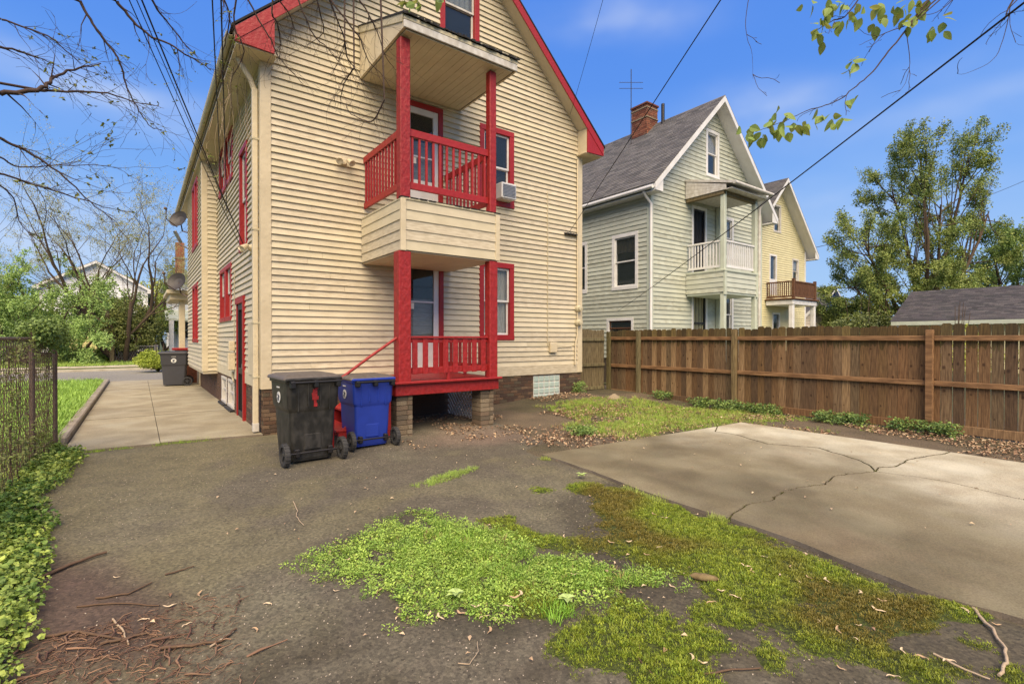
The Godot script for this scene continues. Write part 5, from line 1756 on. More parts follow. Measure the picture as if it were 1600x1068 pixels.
const STICKS := [[[Vector2(-0.54,-4.52),Vector2(-0.39,-4.66),Vector2(-0.20,-4.76)],0.013,0],[[Vector2(0.13,-4.10),Vector2(0.22,-4.11),Vector2(0.30,-4.13)],0.006,0],[[Vector2(-0.22,-3.97),Vector2(-0.06,-3.92),Vector2(0.06,-4.01)],0.007,0],[[Vector2(0.07,-3.13),Vector2(0.21,-3.06),Vector2(0.34,-3.01),Vector2(0.42,-3.09)],0.009,0],[[Vector2(-0.17,-3.36),Vector2(-0.05,-3.34),Vector2(0.04,-3.33)],0.008,0],[[Vector2(1.20,-5.19),Vector2(1.17,-4.88),Vector2(1.12,-4.75),Vector2(1.12,-4.48)],0.005,1],[[Vector2(1.25,-2.12),Vector2(1.29,-2.08),Vector2(1.38,-2.14),Vector2(1.42,-2.21)],0.003,1],[[Vector2(3.94,-0.74),Vector2(3.77,-0.64),Vector2(3.59,-0.55),Vector2(3.40,-0.51),Vector2(3.24,-0.51)],0.011,1],[[Vector2(2.08,-1.68),Vector2(1.99,-1.62),Vector2(1.95,-1.50),Vector2(1.95,-1.44)],0.005,0],[[Vector2(2.06,-1.38),Vector2(2.24,-1.31),Vector2(2.40,-1.21)],0.006,0],[[Vector2(3.21,-0.74),Vector2(3.18,-0.64),Vector2(3.18,-0.53)],0.006,1],[[Vector2(-0.13,-3.62),Vector2(-0.08,-3.47),Vector2(-0.05,-3.27)],0.006,1],[[Vector2(-0.30,-3.92),Vector2(-0.12,-3.83),Vector2(0.09,-3.64)],0.006,0],[[Vector2(0.29,-3.00),Vector2(0.36,-3.04),Vector2(0.41,-3.09)],0.006,1],[[Vector2(-0.43,-3.62),Vector2(-0.28,-3.58),Vector2(-0.08,-3.34)],0.009,0]]
const LIMBS := [[[Vector3(-1.02,3.86,-6.51),Vector3(-0.77,3.95,-6.48),Vector3(-0.68,4.09,-6.56),Vector3(-0.64,4.22,-6.68),Vector3(-0.47,4.34,-6.71),Vector3(-0.31,4.46,-6.74)],0.022],[[Vector3(-0.78,3.99,-6.59),Vector3(-0.48,4.04,-6.55),Vector3(-0.25,4.10,-6.57),Vector3(-0.03,4.08,-6.59),Vector3(0.18,4.11,-6.62)],0.012],[[Vector3(-1.01,4.28,-6.51),Vector3(-0.86,4.34,-6.65),Vector3(-0.67,4.34,-6.76)],0.012],[[Vector3(-1.01,4.54,-6.52),Vector3(-0.82,4.51,-6.50),Vector3(-0.66,4.48,-6.50),Vector3(-0.53,4.38,-6.53),Vector3(-0.44,4.34,-6.58)],0.009],[[Vector3(-0.47,4.98,-6.62),Vector3(-0.39,4.83,-6.63),Vector3(-0.31,4.71,-6.66),Vector3(-0.21,4.59,-6.67),Vector3(-0.15,4.50,-6.70),Vector3(-0.11,4.32,-6.76),Vector3(-0.03,4.15,-6.78),Vector3(0.05,4.00,-6.80),Vector3(0.14,3.93,-6.82),Vector3(0.21,3.94,-6.85)],0.014],[[Vector3(-0.18,5.12,-6.65),Vector3(-0.08,5.02,-6.70),Vector3(0.08,4.89,-6.70),Vector3(0.28,4.83,-6.68),Vector3(0.43,4.78,-6.69),Vector3(0.55,4.75,-6.72),Vector3(0.68,4.71,-6.75)],0.017],[[Vector3(0.06,5.25,-6.47),Vector3(0.17,5.12,-6.58),Vector3(0.27,5.07,-6.69),Vector3(0.41,4.95,-6.77),Vector3(0.54,4.89,-6.86)],0.012],[[Vector3(-1.02,3.45,-6.51),Vector3(-0.90,3.40,-6.57),Vector3(-0.72,3.30,-6.59),Vector3(-0.54,3.15,-6.60),Vector3(-0.40,2.99,-6.64),Vector3(-0.19,2.82,-6.64)],0.013],[[Vector3(-1.02,3.27,-6.51),Vector3(-0.90,3.23,-6.61),Vector3(-0.63,3.30,-6.60),Vector3(-0.34,3.35,-6.57),Vector3(-0.14,3.36,-6.60)],0.008],[[Vector3(-1.02,3.12,-6.51),Vector3(-0.86,3.09,-6.59),Vector3(-0.64,3.04,-6.62),Vector3(-0.40,2.99,-6.64),Vector3(-0.27,2.97,-6.75),Vector3(-0.01,2.95,-6.75)],0.010],[[Vector3(-1.02,3.01,-6.51),Vector3(-0.94,2.92,-6.58),Vector3(-0.92,2.73,-6.68),Vector3(-0.79,2.56,-6.70),Vector3(-0.65,2.46,-6.73)],0.007]]
const HANG := [[Vector3(1.02,5.81,-6.76),Vector3(1.16,5.55,-6.80),Vector3(1.31,5.37,-6.83),Vector3(1.43,5.19,-6.89),Vector3(1.61,5.04,-6.91),Vector3(1.76,4.92,-6.94)],[Vector3(1.51,5.81,-6.39),Vector3(1.65,5.51,-6.43),Vector3(1.77,5.37,-6.50),Vector3(1.92,5.31,-6.53),Vector3(2.06,5.22,-6.58),Vector3(2.21,5.14,-6.61)],[Vector3(1.81,5.77,-6.17),Vector3(1.97,5.51,-6.23),Vector3(2.09,5.35,-6.33),Vector3(2.10,5.26,-6.51),Vector3(2.04,5.06,-6.74)],[Vector3(1.99,5.18,-6.03),Vector3(2.08,5.10,-6.21),Vector3(2.22,5.05,-6.35),Vector3(2.39,4.93,-6.47)],[Vector3(2.08,4.84,-5.96),Vector3(2.08,4.83,-6.21),Vector3(2.09,4.78,-6.45),Vector3(2.14,4.69,-6.66)],[Vector3(1.81,5.75,-6.17),Vector3(2.10,5.40,-6.10),Vector3(2.23,5.32,-6.15),Vector3(2.35,5.13,-6.21),Vector3(2.52,5.04,-6.23),Vector3(2.67,4.92,-6.27)],[Vector3(2.06,5.81,-5.98),Vector3(2.28,5.57,-6.00),Vector3(2.41,5.47,-6.09),Vector3(2.58,5.20,-6.15),Vector3(2.74,5.14,-6.22)],[Vector3(1.26,5.81,-6.57),Vector3(1.52,5.70,-6.76),Vector3(1.66,5.68,-7.03)],[Vector3(2.37,4.46,-5.74),Vector3(2.32,4.29,-5.96),Vector3(2.26,4.36,-6.19),Vector3(2.18,4.52,-6.44),Vector3(2.20,4.71,-6.62)],[Vector3(0.77,5.81,-6.94),Vector3(0.90,5.60,-7.03),Vector3(0.89,5.38,-7.23),Vector3(0.86,5.14,-7.43),Vector3(0.91,4.80,-7.58)],[Vector3(0.96,5.81,-6.80),Vector3(0.95,5.45,-7.00),Vector3(1.07,5.22,-7.09),Vector3(0.96,4.89,-7.36),Vector3(1.01,4.55,-7.50)],[Vector3(1.29,5.49,-6.55),Vector3(1.40,5.45,-6.72),Vector3(1.46,5.35,-6.93),Vector3(1.50,5.26,-7.14)],[Vector3(1.69,5.81,-6.25),Vector3(1.81,5.64,-6.41),Vector3(1.90,5.52,-6.59),Vector3(1.79,5.47,-6.93)]]
const RIGHT := [[[Vector3(3.89,3.76,-0.86),Vector3(3.75,3.55,-0.96),Vector3(3.69,3.45,-1.00),Vector3(3.63,3.35,-1.05),Vector3(3.57,3.25,-1.10),Vector3(3.51,3.17,-1.14),Vector3(3.44,3.10,-1.19),Vector3(3.37,3.03,-1.24),Vector3(3.31,3.00,-1.29),Vector3(3.22,2.97,-1.35),Vector3(3.17,2.94,-1.39),Vector3(3.06,2.88,-1.47),Vector3(2.97,2.84,-1.54)],0.007],[[Vector3(3.70,3.48,-1.00),Vector3(3.61,3.44,-1.06),Vector3(3.54,3.40,-1.12),Vector3(3.47,3.36,-1.17)],0.004],[[Vector3(3.69,3.45,-1.00),Vector3(3.71,3.30,-0.99),Vector3(3.71,3.21,-0.99),Vector3(3.68,3.11,-1.01),Vector3(3.63,3.05,-1.05)],0.003],[[Vector3(3.52,3.74,-1.13),Vector3(3.42,3.55,-1.21),Vector3(3.35,3.51,-1.26),Vector3(3.29,3.47,-1.30),Vector3(3.25,3.44,-1.34)],0.006],[[Vector3(3.95,3.67,-0.81),Vector3(3.85,3.56,-0.89),Vector3(3.77,3.54,-0.95)],0.004],[[Vector3(2.95,3.71,-1.56),Vector3(2.93,3.51,-1.58),Vector3(2.93,3.40,-1.57),Vector3(2.95,3.30,-1.55),Vector3(2.96,3.16,-1.55)],0.003],[[Vector3(4.20,3.59,-0.63),Vector3(4.18,3.48,-0.64),Vector3(4.14,3.32,-0.67),Vector3(4.09,3.25,-0.71),Vector3(3.98,3.19,-0.79),Vector3(3.94,3.19,-0.82)],0.003],[[Vector3(4.23,3.71,-0.60),Vector3(4.19,3.59,-0.63),Vector3(4.17,3.51,-0.65)],0.010]]
const RLEAF := [Vector3(2.95,2.82,-1.55),Vector3(2.94,2.87,-1.56),Vector3(3.00,2.84,-1.52),Vector3(3.04,2.88,-1.48),Vector3(3.09,2.90,-1.45),Vector3(3.09,2.84,-1.45),Vector3(3.02,2.82,-1.50),Vector3(3.15,2.88,-1.41),Vector3(3.19,2.87,-1.38),Vector3(3.23,2.89,-1.35),Vector3(3.28,2.94,-1.30),Vector3(3.33,2.95,-1.27),Vector3(3.38,2.92,-1.23),Vector3(3.37,2.88,-1.24),Vector3(3.42,3.03,-1.20),Vector3(3.05,2.92,-1.48),Vector3(3.11,2.95,-1.44),Vector3(3.43,3.26,-1.20),Vector3(3.42,3.22,-1.21),Vector3(3.25,3.60,-1.34),Vector3(3.31,3.54,-1.29),Vector3(3.28,3.49,-1.31),Vector3(3.26,3.45,-1.32),Vector3(3.29,3.43,-1.30),Vector3(3.37,3.48,-1.25),Vector3(3.38,3.60,-1.23),Vector3(3.36,3.61,-1.26),Vector3(3.45,3.58,-1.19),Vector3(3.44,3.53,-1.20),Vector3(3.49,3.58,-1.15),Vector3(3.56,3.61,-1.10),Vector3(3.63,3.59,-1.05),Vector3(3.65,3.56,-1.04),Vector3(3.68,3.58,-1.01),Vector3(3.69,3.50,-1.01),Vector3(3.72,3.54,-0.98),Vector3(3.74,3.58,-0.97),Vector3(3.79,3.61,-0.93),Vector3(3.77,3.62,-0.95),Vector3(3.54,3.49,-1.12),Vector3(3.57,3.53,-1.09),Vector3(3.83,3.43,-0.90),Vector3(3.83,3.46,-0.90),Vector3(3.88,3.50,-0.87),Vector3(3.34,3.58,-1.27),Vector3(3.31,3.59,-1.29),Vector3(3.46,3.61,-1.18),Vector3(1.31,3.61,-2.78),Vector3(1.37,3.60,-2.74),Vector3(1.28,3.63,-2.80),Vector3(1.46,3.64,-2.67),Vector3(1.35,3.64,-2.76)]

func soil_y(x: float, z: float) -> float:
	var d := sd_poly(Vector2(x, z), SOIL) + 0.12 * nz.get_noise_2d(x * 60.0, z * 60.0)
	return gy(x, z) + clampf(d / 0.25, -1.0, 1.0) * 0.03 + 0.014 * nz.get_noise_2d(x * 140.0, z * 140.0)
func asphalt_color(x: float, z: float) -> Color:
	var a := nz.get_noise_2d(x * 9.0, z * 9.0)
	var b := nz2.get_noise_2d(x * 34.0, z * 34.0)
	var e := nz.get_noise_2d(x * 120.0 + 50.0, z * 120.0)
	var f := nz2.get_noise_2d(x * 260.0, z * 260.0 + 31.0)
	var c := Color(0.204, 0.187, 0.128)
	c = c.lerp(Color(0.214, 0.189, 0.106), ss(-0.3, 0.3, a + 0.5 * b))      # olive film of algae
	c = c.lerp(Color(0.138, 0.120, 0.086), ss(0.0, 0.45, nz2.get_noise_2d(x * 14.0 + 90.0, z * 14.0) + 0.4 * e) * 0.9)      # damp dark stains
	# the near part has lost its film: dark bitumen with worn grey stone showing through
	var worn := ss(-0.7, 0.7, 1.6 * (z + 2.9) + 1.6 * a + 0.9 * b)
	c = c.lerp(Color(0.093, 0.077, 0.049), worn * 0.85)
	c = c.lerp(Color(0.190, 0.169, 0.124), worn * ss(0.12, 0.5, nz2.get_noise_2d(x * 24.0 - 40.0, z * 24.0) + 0.45 * f) * 0.6)
	var g := maxf(sd_poly(Vector2(x, z), GRASS), sd_poly(Vector2(x, z), MOSS))
	c = c.lerp(Color(0.081, 0.069, 0.043), ss(-0.30, 0.05, g + 0.35 * b) * 0.8)      # humus round the growth
	var pk := Vector2(x - 4.3, z + 7.0).length()
	c = c.lerp(Color(0.285, 0.197, 0.149), ss(1.3, 0.3, pk + 0.7 * b) * 0.6)      # reddish grit by the piers
	c = c.lerp(Color(0.119, 0.081, 0.058), ss(-0.2, 0.25, sd_poly(Vector2(x, z), MULCH) + 0.3 * b))      # rotted bark
	var k := 1.28 + 0.2 * e + 0.28 * f
	return Color(c.r * k, c.g * k, c.b * k)
func ground() -> void:
	var far := sheet(-160, 160, -230, 60, 10.0, func(x, z): return -0.16 if z > -26.0 else -0.10, func(x, z): return Color(0.075, 0.105, 0.03) * (1.0 + 0.3 * nz.get_noise_2d(x * 3.0, z * 3.0)))
	struct("ground", far, M.soil)
	struct("asphalt_yard", sheet(-3.6, 6.2, -9.6, 4.5, 0.06, func(x, z): return gy(x, z), asphalt_color), M.asphalt)
	struct("soil_bed", sheet(3.9, 13.6, -10.9, 4.5, 0.07, soil_y, func(x, z):
		var b := nz2.get_noise_2d(x * 30.0, z * 30.0)
		return Color(0.20, 0.155, 0.098).lerp(Color(0.135, 0.115, 0.06), ss(-0.1, 0.3, b)) * (1.0 + 0.25 * nz.get_noise_2d(x * 160.0, z * 160.0))), M.soil)
	struct("side_yard", sheet(13.4, 60, -40, 20, 1.0, func(_x, _z): return -0.02, func(x, z): return Color(0.120, 0.135, 0.052)), M.soil)
	# slab of cast concrete, broken by real cracks
	var J := Vector2(CR1[-1].x, CR1[-1].y)
	var L: Array = SLABL
	var edge0 := rough(L.slice(0, 5), 0.02)
	var edge1 := rough(L.slice(4), 0.02)
	var i0 := 4      # where the first crack leaves the left edge
	var back_l: Vector2 = L[0]
	var back_r := Vector2(9.06, -4.95)
	var right_end := Vector2(8.9, 3.2)
	var near_l := Vector2(3.9, 3.2)
	var k1 := rough(CR1); var k2 := rough(CR2); var k3 := rough(CR3); var k4 := rough(CR4)
	k1[-1] = J; k2[0] = J; k3[0] = J; k4[0] = J
	k1[0] = L[i0]
	k2[-1] = Vector2(9.0, k2[-1].y)
	k4.append(Vector2(8.93, k4[-1].y + 0.35))
	k3[-1] = Vector2(lerpf(back_l.x, back_r.x, 0.84), -4.98)
	var k1r := k1.duplicate(); k1r.reverse()
	var k2r := k2.duplicate(); k2r.reverse()
	var k3r := k3.duplicate(); k3r.reverse()
	var k4r := k4.duplicate(); k4r.reverse()
	var polys := []
	var a1: Array = edge0.slice(0, -1) + k1 + k3.slice(1)
	polys.append(a1)
	polys.append(k3r + k2.slice(1) + [back_r])
	polys.append(k2r + k4.slice(1))
	polys.append(k1r + edge1.slice(1) + [near_l, right_end] + k4r.slice(0, -1))
	var sl := Node3D.new()
	sl.name = "concrete_slab"
	add_child(sl)
	sl.set_meta("kind", "structure")
	for p in polys: slab_piece(sl, "slab_piece", p, 0.03 + rng.randf_range(0, 0.006), 0.009)
	# moss and dirt down in the cracks
	var xf := []
	var cols := []
	var tf := tuft(10, 0.026, 0.02, 0.005)
	for kk in [k1, k2, k3, k4]:
		for i in kk.size() - 1:
			var n := int(kk[i].distance_to(kk[i + 1]) / 0.012)
			for s in n:
				var p: Vector2 = kk[i].lerp(kk[i + 1], s / float(n)) + Vector2(rng.randf_range(-0.006, 0.006), rng.randf_range(-0.006, 0.006))
				if rng.randf() < 0.75:
					xf.append(rot_xf(Vector3(p.x, 0.022, p.y), rng.randf_range(0.4, 1.0)))
					cols.append(mixc(lin(92, 96, 40), lin(70, 56, 36), rng.randf()))
	var cm := scatter(self, "crack_moss", tf, M.blade, xf, cols)
	tag(cm, "thin moss and dirt filling the cracks of the concrete slab", "moss", "", "stuff")
	# driveway beside the house
	var dw := Node3D.new()
	dw.name = "driveway"
	add_child(dw)
	dw.set_meta("kind", "structure")
	var zs := [-9.25, -12.6, -16.2, -19.6, -23.6]
	for i in 4:
		slab_piece(dw, "driveway_panel", [Vector2(-0.86, zs[i] - 0.006), Vector2(-0.86, zs[i + 1] + 0.006), Vector2(0.247, zs[i + 1] + 0.006), Vector2(0.247, zs[i] + (0.05 if i == 0 else -0.006))], 0.03 + 0.004 * (i % 2), 0.003, true)
		slab_piece(dw, "driveway_panel", [Vector2(0.25, zs[i] - 0.006), Vector2(0.25, zs[i + 1] + 0.006), Vector2(1.63, zs[i + 1] + 0.006), Vector2(1.63, zs[i] + (0.2 if i == 0 else -0.006))], 0.031 + 0.004 * (i % 2), 0.003, true)
	var m := MB.new()
	m.colored = true
	m.col = Color(0.32, 0.28, 0.22)
	for i in 9:
		var z := -10.0 - i * 1.5
		m.box(Vector3(-0.95, 0.05, z - 0.75), Vector3(0.15, 0.16, 1.49), Basis(Vector3.UP, rng.randf_range(-0.008, 0.008)), 0.02)
	struct("driveway_kerb", m, M.concrete)
	# street, pavements and lawns beyond
	struct("street", sheet(-70, 9, -32.4, -23.9, 0.7, func(_x, _z): return -0.02, func(x, z): return Color(0.450, 0.425, 0.368) * (1.0 + 0.15 * nz.get_noise_2d(x * 9, z * 9))), M.asphalt)
	m = MB.new()
	m.colored = true
	m.col = Color(0.500, 0.463, 0.368)
	m.ab(-70, -0.1, -32.55, 9, 0.09, -32.4, 0.02)
	m.ab(-70, -0.1, -23.9, -0.9, 0.06, -23.75, 0.02)
	struct("street_kerb", m, M.concrete)
	m = MB.new()
	m.colored = true
	m.col = Color(0.525, 0.475, 0.368)
	for i in 44: m.ab(-60 + i * 1.5, -0.05, -36.4, -60 + i * 1.5 + 1.488, 0.075 + 0.01 * (i % 2), -35.0, 0.01)
	m.ab(0.4, -0.05, -40.5, 2.0, 0.08, -36.5, 0.01)
	struct("far_pavement", m, M.concrete)
	struct("side_lawn", sheet(-40, -1.0, -23.75, -9.9, 0.5, func(x, z): return 0.03 + 0.03 * nz.get_noise_2d(x * 20, z * 20), func(x, z): return Color(0.112, 0.125, 0.040)), M.soil)
	struct("far_lawn", sheet(-60, 40, -70, -32.5, 1.0, func(x, z): return 0.04 + 0.0 * x, func(x, z): return Color(0.150, 0.188, 0.040).lerp(Color(0.213, 0.188, 0.069), ss(0.1, 0.5, nz.get_noise_2d(x * 14, z * 14)))), M.soil)
func rough(l: Array, amp := 0.035) -> Array:
	var out := []
	for i in l.size() - 1:
		var n := 5
		for k in n:
			var p: Vector2 = l[i].lerp(l[i + 1], k / float(n))
			if k > 0: p += Vector2(nz2.get_noise_2d(p.x * 400, p.y * 400), nz2.get_noise_2d(p.y * 400 + 99, p.x * 400)) * amp
			out.append(p)
	out.append(l[-1])
	return out
func slab_color(p: Vector2, drive: bool) -> Color:
	var a := nz.get_noise_2d(p.x * 14.0 + 7.0, p.y * 14.0)
	var b := nz2.get_noise_2d(p.x * 46.0, p.y * 46.0)
	var f := nz2.get_noise_2d(p.x * 210.0, p.y * 210.0)
	var k := 1.0 + 0.18 * f
	if drive:
		var c := Color(0.358, 0.323, 0.219).lerp(Color(0.251, 0.217, 0.138), ss(0.0, 0.5, a + 0.6 * b))
		c = c.lerp(Color(0.428, 0.405, 0.301), ss(0.1, 0.5, b) * 0.5)
		return Color(c.r * k, c.g * k, c.b * k)
	var d := Color(0.228, 0.200, 0.119).lerp(Color(0.153, 0.133, 0.076), ss(-0.15, 0.3, a + 0.9 * b + 0.25 * f))      # wet, algae-stained middle
	var edge := ss(5.7, 7.4, p.x + 0.35 * (p.y + 2.6) + 1.3 * a + 0.7 * b)
	d = d.lerp(Color(0.530, 0.502, 0.374), edge * 0.95).lerp(Color(0.307, 0.241, 0.146), ss(0.25, 0.6, b) * 0.3)
	return Color(d.r * k, d.g * k, d.b * k)
func slab_piece(parent: Node3D, called: String, outline: Array, top: float, gap: float, drive := false) -> void:
	var pl := PackedVector2Array()
	for p in outline: pl.append(p)
	var ins := Geometry2D.offset_polygon(pl, -gap)
	if ins.is_empty(): return
	var o: PackedVector2Array = ins[0]
	var m := MB.new()
	m.colored = true
	# cut into small cells so the stains can vary
	var lo := o[0]
	var hi := o[0]
	for p in o:
		lo = lo.min(p); hi = hi.max(p)
	var st := 0.3 if drive else 0.1
	var x := lo.x
	while x < hi.x:
		var z := lo.y
		while z < hi.y:
			var cell := PackedVector2Array([Vector2(x, z), Vector2(x + st, z), Vector2(x + st, z + st), Vector2(x, z + st)])
			for q in Geometry2D.intersect_polygons(cell, o):
				var ti := Geometry2D.triangulate_polygon(q)
				var k := m.v.size()
				for p in q:
					m.col = slab_color(p, drive)
					m.add(Vector3(p.x, top + gy(p.x, p.y) * 0.4, p.y), Vector3.UP)
				for t in range(0, ti.size(), 3):
					var a: Vector2 = q[ti[t]]
					var b: Vector2 = q[ti[t + 1]]
					var c: Vector2 = q[ti[t + 2]]
					if (b - a).cross(c - a) > 0: m.ix.append_array(PackedInt32Array([k + ti[t], k + ti[t + 1], k + ti[t + 2]]))
					else: m.ix.append_array(PackedInt32Array([k + ti[t], k + ti[t + 2], k + ti[t + 1]]))
			z += st
		x += st
	m.col = Color(0.2, 0.17, 0.13)
	var mid := Vector3((lo.x + hi.x) * 0.5, 0, (lo.y + hi.y) * 0.5)
	for i in o.size():
		var a := o[i]
		var b := o[(i + 1) % o.size()]
		m.quad(Vector3(a.x, -0.06, a.y), Vector3(b.x, -0.06, b.y), Vector3(b.x, top + gy(b.x, b.y) * 0.4, b.y), Vector3(a.x, top + gy(a.x, a.y) * 0.4, a.y))
	part(parent, called, m, M.concrete)

func moss_amount(x: float, z: float) -> float:
	var p := Vector2(x, z)
	var b := nz2.get_noise_2d(x * 55.0, z * 55.0)
	var c := nz.get_noise_2d(x * 190.0, z * 190.0)
	var v := sd_poly(p, MOSS) * 2.2 + 0.75 * b + 0.22 * c - 0.02
	for q in PATCH:
		v = maxf(v, (q[1] - p.distance_to(q[0])) * 2.2 + 0.5 * b + 0.2 * c + 0.17)
	return v - 0.35 * ss(0.12, 0.4, nz2.get_noise_2d(x * 85.0 + 33.0, z * 85.0))
func plants() -> void:
	# moss cushions: a low lumpy sheet that breaks through the asphalt, furred with shoots
	struct_stuff()
	var xf := []
	var cols := []
	var mt := tuft(14, 0.016, 0.022, 0.0035)
	var i := 0
	while i < 60000:
		i += 1
		var x := rng.randf_range(0.9, 5.2)
		var z := rng.randf_range(-5.0, -0.4)
		var v := moss_amount(x, z)
		if v < rng.randf() * 0.3 - 0.03: continue
		var br := ss(-0.1, 0.45, nz.get_noise_2d(x * 60.0 + 300.0, z * 60.0))
		xf.append(rot_xf(Vector3(x, gy(x, z) + moss_h(v) - 0.002, z), rng.randf_range(0.7, 1.3) * clampf(0.5 + v, 0.5, 1.1), 0.3))
		cols.append(mixc(mixc(lin(148, 160, 50), lin(104, 128, 36), rng.randf()), lin(112, 96, 42), br * 0.85, 0.3))
	tag(scatter(self, "moss_shoots", mt, M.blade, xf, cols), "bright green and rusty moss shoots spreading along the slab edge", "moss", "", "stuff")
	# the weedy grass patch
	xf = []; cols = []
	var gt := tuft(12, 0.055, 0.035, 0.0042)
	i = 0
	while i < 19000:
		i += 1
		var x := rng.randf_range(0.3, 3.4)
		var z := rng.randf_range(-4.3, -1.2)
		var v := sd_poly(Vector2(x, z), GRASS) + 0.3 * nz2.get_noise_2d(x * 60, z * 60)
		if v < rng.randf() * 0.3 - 0.12 or nz2.get_noise_2d(x * 130 + 70, z * 130) > 0.24 + rng.randf() * 0.2: continue
		var hgt := 0.32 + 0.42 * clampf(v * 2.0, 0, 1) + 0.5 * nz.get_noise_2d(x * 90, z * 90) + (0.6 if rng.randf() < 0.04 else 0.0)
		xf.append(rot_xf(Vector3(x, gy(x, z), z), hgt * rng.randf_range(0.7, 1.2), 0.35))
		if rng.randf() < 0.07:
			cols.append(mixc(lin(186, 166, 116), lin(150, 128, 84), rng.randf()))
			continue
		cols.append(mixc(lin(141, 175, 64), lin(103, 140, 51), clampf(rng.randf() + 0.6 * nz.get_noise_2d(x * 60, z * 60), 0, 1), 0.2))
	tag(scatter(self, "weed_grass", gt, M.blade, xf, cols), "bright green weedy grass patch growing through the asphalt", "grass", "", "stuff")
	xf = []; cols = []
	var cl := MB.new()
	for k in 14:      # small lobed weed leaves lying nearly flat
		var an := TAU * k / 9.0 + rng.randf() * 2.0
		leaf_shape(cl, Vector3(cos(an), 0, sin(an)) * rng.randf_range(0.004, 0.03) + Vector3.UP * rng.randf_range(0.01, 0.04), Vector3(cos(an), rng.randf_range(0.1, 0.6), sin(an)).normalized(), Vector3.UP, rng.randf_range(0.012, 0.022), 0.011)
	var clm := cl.mesh()
	i = 0
	while i < 16000:
		i += 1
		var x := rng.randf_range(0.3, 3.4)
		var z := rng.randf_range(-4.3, -1.2)
		var v := sd_poly(Vector2(x, z), GRASS) + 0.3 * nz2.get_noise_2d(x * 60, z * 60) + 0.02
		if v < rng.randf() * 0.34 - 0.1 or nz2.get_noise_2d(x * 130 + 70, z * 130) > 0.2 + rng.randf() * 0.2: continue
		xf.append(rot_xf(Vector3(x, gy(x, z) - 0.008, z), rng.randf_range(0.4, 1.3), 0.4))
		cols.append(mixc(lin(116, 151, 57), lin(160, 184, 81), rng.randf(), 0.25))
	tag(scatter(self, "clover_weeds", clm, M.leaf, xf, cols), "low leafy weeds woven through the grass patch", "weeds", "", "stuff")
	# a few single plants one can point to
	for q in [[Vector3(1.55, 0, -2.65), "broad pale dock rosette left in the weedy patch"], [Vector3(2.05, 0, -2.2), "broad pale rosette in the middle of the weedy patch"], [Vector3(4.05, 0.0, -4.1), "small pale weed rosette alone on the asphalt near the slab"]]:
		var m := MB.new()
		for k in 7:
			var an := TAU * k / 7.0 * 1.9
			leaf_shape(m, q[0] + Vector3.UP * (0.03 + 0.003 * k), Vector3(cos(an), rng.randf_range(0.15, 0.6), sin(an)).normalized(), Vector3.UP, rng.randf_range(0.045, 0.07), 0.045)
		var mm := leafmat(0.4)
		mm.vertex_color_use_as_albedo = false
		mm.albedo_color = c8(160, 182, 108)
		solo("weed_rosette", m, mm, q[1], "weed", "weed rosettes")
	# a grass tuft at the near edge of the patch
	xf = []; cols = []
	for k in 26:
		xf.append(rot_xf(Vector3(1.94 + rng.randf_range(-0.08, 0.08), 0, -2.18 + rng.randf_range(-0.08, 0.08)), rng.randf_range(0.8, 1.3), 0.4))
		cols.append(mixc(lin(139, 187, 63), lin(101, 140, 47), rng.randf()))
	var tn := thing("grass_tuft", "single upright grass tuft at the near edge of the weedy patch", "grass", Vector3(1.94, 0, -2.18))
	scatter(tn, "blades", gt, M.blade, xf, cols)
	# lawn by the fence and house
	xf = []; cols = []
	i = 0
	while i < 26000:
		i += 1
		var x := rng.randf_range(4.9, 10.6)
		var z := rng.randf_range(-9.1, 1.0)
		if sd_poly(Vector2(x, z), SOIL) < 0.02 or (z > -5.0 and x < 8.9): continue
		var d := nz2.get_noise_2d(x * 16 + 11, z * 16) + (0.36 if z < -5.2 and x > 6.7 and x < 9.8 and z > -8.2 else -0.1) - 0.12
		if d < rng.randf_range(-0.1, 0.45) or nz2.get_noise_2d(x * 70 + 3, z * 70) > 0.2 + 0.2 * rng.randf(): continue
		xf.append(rot_xf(Vector3(x, soil_y(x, z), z), rng.randf_range(0.6, 1.5), 0.35))
		if rng.randf() < 0.16:
			cols.append(mixc(lin(186, 168, 116), lin(150, 132, 84), rng.randf()))
			continue
		cols.append(mixc(lin(153, 177, 72), lin(129, 154, 63), rng.randf()))
	# slab edge fringe and the little strip on the asphalt
	for k in 420:
		var t := rng.randf()
		var s := int(t * 4.0)
		var p: Vector2 = SLABL[s].lerp(SLABL[s + 1], fmod(t * 4.0, 1.0))
		if nz2.get_noise_2d(p.x * 60, p.y * 60) < -0.05: continue
		xf.append(rot_xf(Vector3(p.x - rng.randf_range(0.0, 0.1), 0, p.y), rng.randf_range(0.5, 1.2), 0.4))
		cols.append(mixc(lin(160, 177, 82), lin(136, 145, 70), rng.randf()))
	for k in 260:
		var t := rng.randf()
		var p := Vector2(2.40,-4.89).lerp(Vector2(3.27,-5.24), t) + Vector2(rng.randf_range(-1, 1), rng.randf_range(-1, 1)) * 0.1
		if nz2.get_noise_2d(p.x * 90, p.y * 90) < -0.1: continue
		xf.append(rot_xf(Vector3(p.x, 0, p.y), rng.randf_range(0.4, 0.9), 0.5))
		cols.append(mixc(lin(155, 184, 84), lin(134, 154, 70), rng.randf()))
	for k in 160:
		xf.append(rot_xf(Vector3([-0.3, 0.35, 0.9, -0.6, 0.6][k % 5] + rng.randf_range(-0.2, 0.2), 0, -9.22 + rng.randf_range(-0.08, 0.08)), rng.randf_range(0.4, 1.0), 0.4))
		cols.append(mixc(lin(155, 184, 70), lin(125, 154, 58), rng.randf()))
	tag(scatter(self, "lawn_grass", gt, M.blade, xf, cols), "short lawn grass between the rear wall, the slab and the fence", "grass", "", "stuff")
